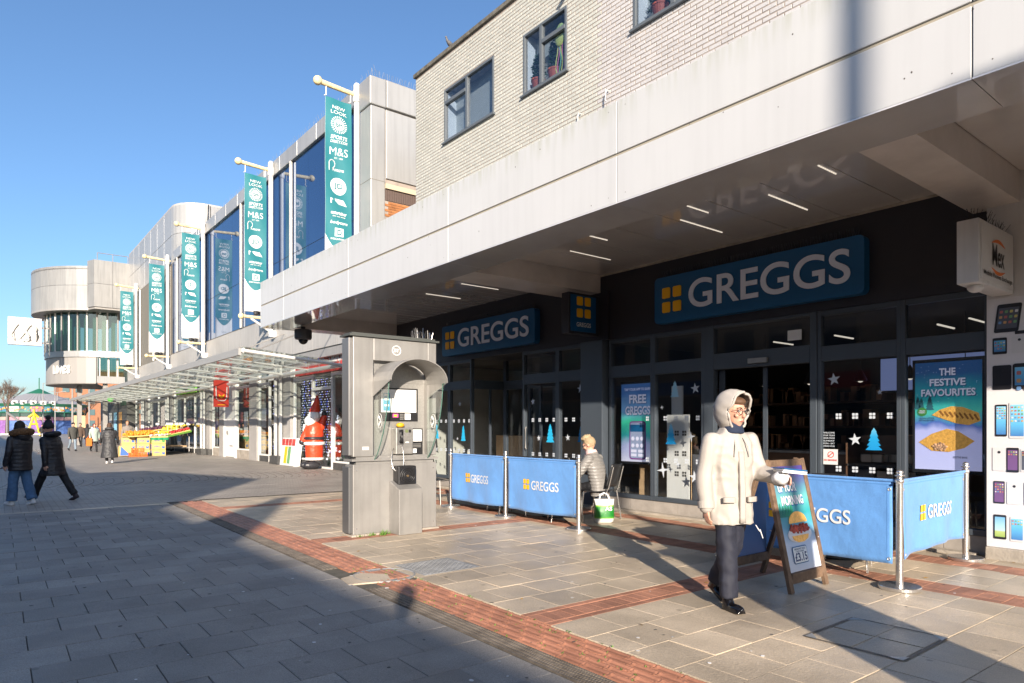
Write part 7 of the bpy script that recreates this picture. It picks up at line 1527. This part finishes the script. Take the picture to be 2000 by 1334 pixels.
def bare_tree(x, y, h, label, seed, green=None):
    rnd = random.Random(seed); t = thing("bare_tree", label, "tree", (x, y, 0), 0, None); tr = MB(); cr = MB()
    tr.cone((x, y, 0), (x + .1, y, h * .4), h * .03, h * .02, 8)
    def br_(p, d, ln, r, lv):
        q_ = p + d * ln; (tr if lv < 2 else cr).tube([p, p + d * ln * .5 + Vector((rnd.uniform(-.05, .05), 0, 0)) * ln, q_], [r, r * .8, r * .55], 5 if lv < 2 else 3)
        if lv >= 5: return
        for _ in range(3 if lv < 3 else 5):
            nd = (d + Vector((rnd.uniform(-.75, .75), rnd.uniform(-.75, .75), rnd.uniform(-.05, .75)))).normalized(); br_(p + d * ln * rnd.uniform(.55, 1), nd, ln * rnd.uniform(.66, .86), r * .56, lv + 1)
    for _ in range(4): br_(Vector((x + .1, y, h * .36)), Vector((rnd.uniform(-.6, .6), rnd.uniform(-.6, .6), 1)).normalized(), h * .19, h * .012, 1)
    tr.build("trunk", bk, t); o = cr.build("crown", tw, t); o["kind"] = "stuff"
bare_tree(4.2, 150, 11, "bare winter tree at the very edge of the picture", 3); bare_tree(8.0, 185, 9.5, "smaller bare tree between the edge tree and the market roof", 5); bare_tree(18.2, 172, 10, "bare brown tree in front of the brick flats", 8); bare_tree(16.2, 176, 8, "low bare tree beside the drum building", 12); bare_tree(-1.5, 170, 9, "bare tree half outside the picture behind the mural", 15)
hd = thing("hedge_row", "brown winter hedge line far behind the market hall", "hedge", (10, 230, 0)); mb = MB(); rnd = random.Random(2)
for i in range(2500): mb.M = Matrix.Translation((rnd.uniform(-10, 34), rnd.uniform(228, 232), rnd.random() ** .6 * (4.2 + 1.4 * math.sin(i)))) @ Matrix.Rotation(rnd.uniform(0, 6), 4, 'Z') @ Matrix.Rotation(rnd.uniform(0, 3), 4, 'X'); mb.add([(-.35, 0, 0), (0, -.2, .2), (.35, 0, 0), (0, .2, .1)], [(0, 1, 2, 3)])
mb.M = None; o = mb.build("twigs", tw, hd); o["kind"] = "stuff"
def lampcol(x, y, h, label, arms=1, cat="street lamp"):
    t = thing("street_lamp", label, cat, (x, y, 0)); MB().cone((x, y, 0), (x, y, h), .11, .06, 10).build("column", cladg, t)
    for s in ((1, -1) if arms == 2 else (1,)): MB().tube([(x, y, h - .1), (x + s * .9, y, h + .15)], .05, 6).build("arm", cladg, t); MB().box(x + s * .6, x + s * 1.5, y - .15, y + .15, h + .1, h + .22).build("lantern", cladg, t)
lampcol(10.1, 160, 10, "tall lamp column behind the peak of the market roof"); lampcol(11.3, 150, 9.0, "double armed lamp column between the market roof and the drum building", 2); lampcol(12.8, 165, 8.5, "further double armed lamp column next to the nearer one", 2); lampcol(5.5, 190, 8.8, "thin lamp column beside the bare trees"); lampcol(6.9, 74, 5.2, "slim grey column in front of the timber hoarding"); lampcol(10.0, 90, 7, "slim column under the drum building")
# ================================================================= across the street, behind the photographer: what throws the long shadows
op = thing("opposite_row", "parade of brick shops on the other side of the street, behind the camera", "building", (-8, -12, 0)); ob_ = mat("opposite_brick", (.33, .24, .18), .8, nz=(1, .15)); og = mat("opposite_glass", (.05, .07, .09), .08)
MB().box(-18, -8, -70, -4.2, 0, 6.1).build("wall", ob_, op); MB().box(-18, -7.94, -70, -4.2, 6.1, 6.26).build("parapet", clad, op); MB().box(-18, -8, 4.3, 150, 0, 6.1).build("wall", ob_, op); MB().box(-18, -7.94, 4.3, 150, 6.1, 6.26).build("parapet", clad, op)
MB().add([(-8, -4.2, 0), (-8, 4.3, 0), (-8, 4.3, 7.4), (-8, -4.2, 8.4), (-18, -4.2, 0), (-18, 4.3, 0), (-18, 4.3, 7.4), (-18, -4.2, 8.4)], [(0, 3, 2, 1), (4, 5, 6, 7), (0, 1, 5, 4), (1, 2, 6, 5), (2, 3, 7, 6), (3, 0, 4, 7)]).build("tall_bay", ob_, op)
MB().rings([(6.2, .62, .62, -8.7, -8.6), (7.0, .5, .5, -8.7, -8.6), (8.1, .12, .12, -8.7, -8.6)], 8).build("roof_turret", cladg, op)
for i in range(26):
    y = -68 + 7.2 * i
    if -6 < y + 5 and y < 4.3: continue
    f = MB().box(-7.99, -7.93, y, y + 6.6, 2.9, 3.5).build("shop_fascia", [blue, anth2, clad, mat("opp_red_%d" % i, (.4, .05, .05), .6)][i % 4], op); MB().box(-7.985, -7.96, y + .2, y + 6.4, .3, 2.8).build("shop_glass", og, op)
    for k in range(3): MB().box(-7.985, -7.95, y + .5 + 2.1 * k, y + 1.9 + 2.1 * k, 4.1, 5.5).build("window", og, op)
t = thing("information_pillar", "grey information pillar standing behind the camera beside the drain channel", "pillar", (2.35, -1.95, 0)); MB().box(2.05, 2.65, -2.25, -1.65, .1, 2.35).build("body", cladg, t, bevel=.02); MB().box(2.0, 2.7, -2.3, -1.6, 0, .1).build("base", conc, t); MB().box(2.0, 2.7, -2.3, -1.6, 2.35, 2.45).build("cap", anth2, t)
t = thing("tall_lamp", "tall street lamp with hanging baskets behind the camera", "street lamp", (-2.5, -10.3, 0)); MB().cone((-2.5, -10.3, 0), (-2.5, -10.3, 10.5), .085, .065, 12).build("column", cladg, t)
MB().tube([(-2.5, -10.3, 9.9), (-2.0, -10.5, 10.5), (-1.2, -10.8, 10.4)], .05, 8).build("arm", cladg, t); MB().ell((-1.0, -10.9, 10.3), (.35, .2, .1)).build("lantern", cladg, t)
MB().tube([(-2.5, -10.3, 8.0), (-2.2, -10.42, 8.25), (-1.9, -10.55, 8.1)], .04, 8).build("basket_arm", cladg, t); MB().ell((-1.85, -10.55, 7.75), (.22, .22, .26)).build("basket", cladg, t)
t = thing("shadow_caster", "slim lamp post with a small oval lantern standing behind the camera", "street lamp", (-1.74, -2.45, 0)); MB().cone((-1.74, -2.45, 0), (-1.74, -2.45, 2.4), .05, .045, 12).build("column", cladg, t); MB().lathe([(.045, 2.22), (.10, 2.32), (.10, 2.38), (.04, 2.46), (.04, 2.54), (.06, 2.57)], (-1.74, -2.45, 0), 14).build("collar", cladg, t); MB().ell((-1.74, -2.45, 2.71), (.085, .085, .15), 14, 10).build("lantern", cladg, t, smooth=True)  # added shadow caster, no lamp here; outline imitates the camera operator's head and shoulders
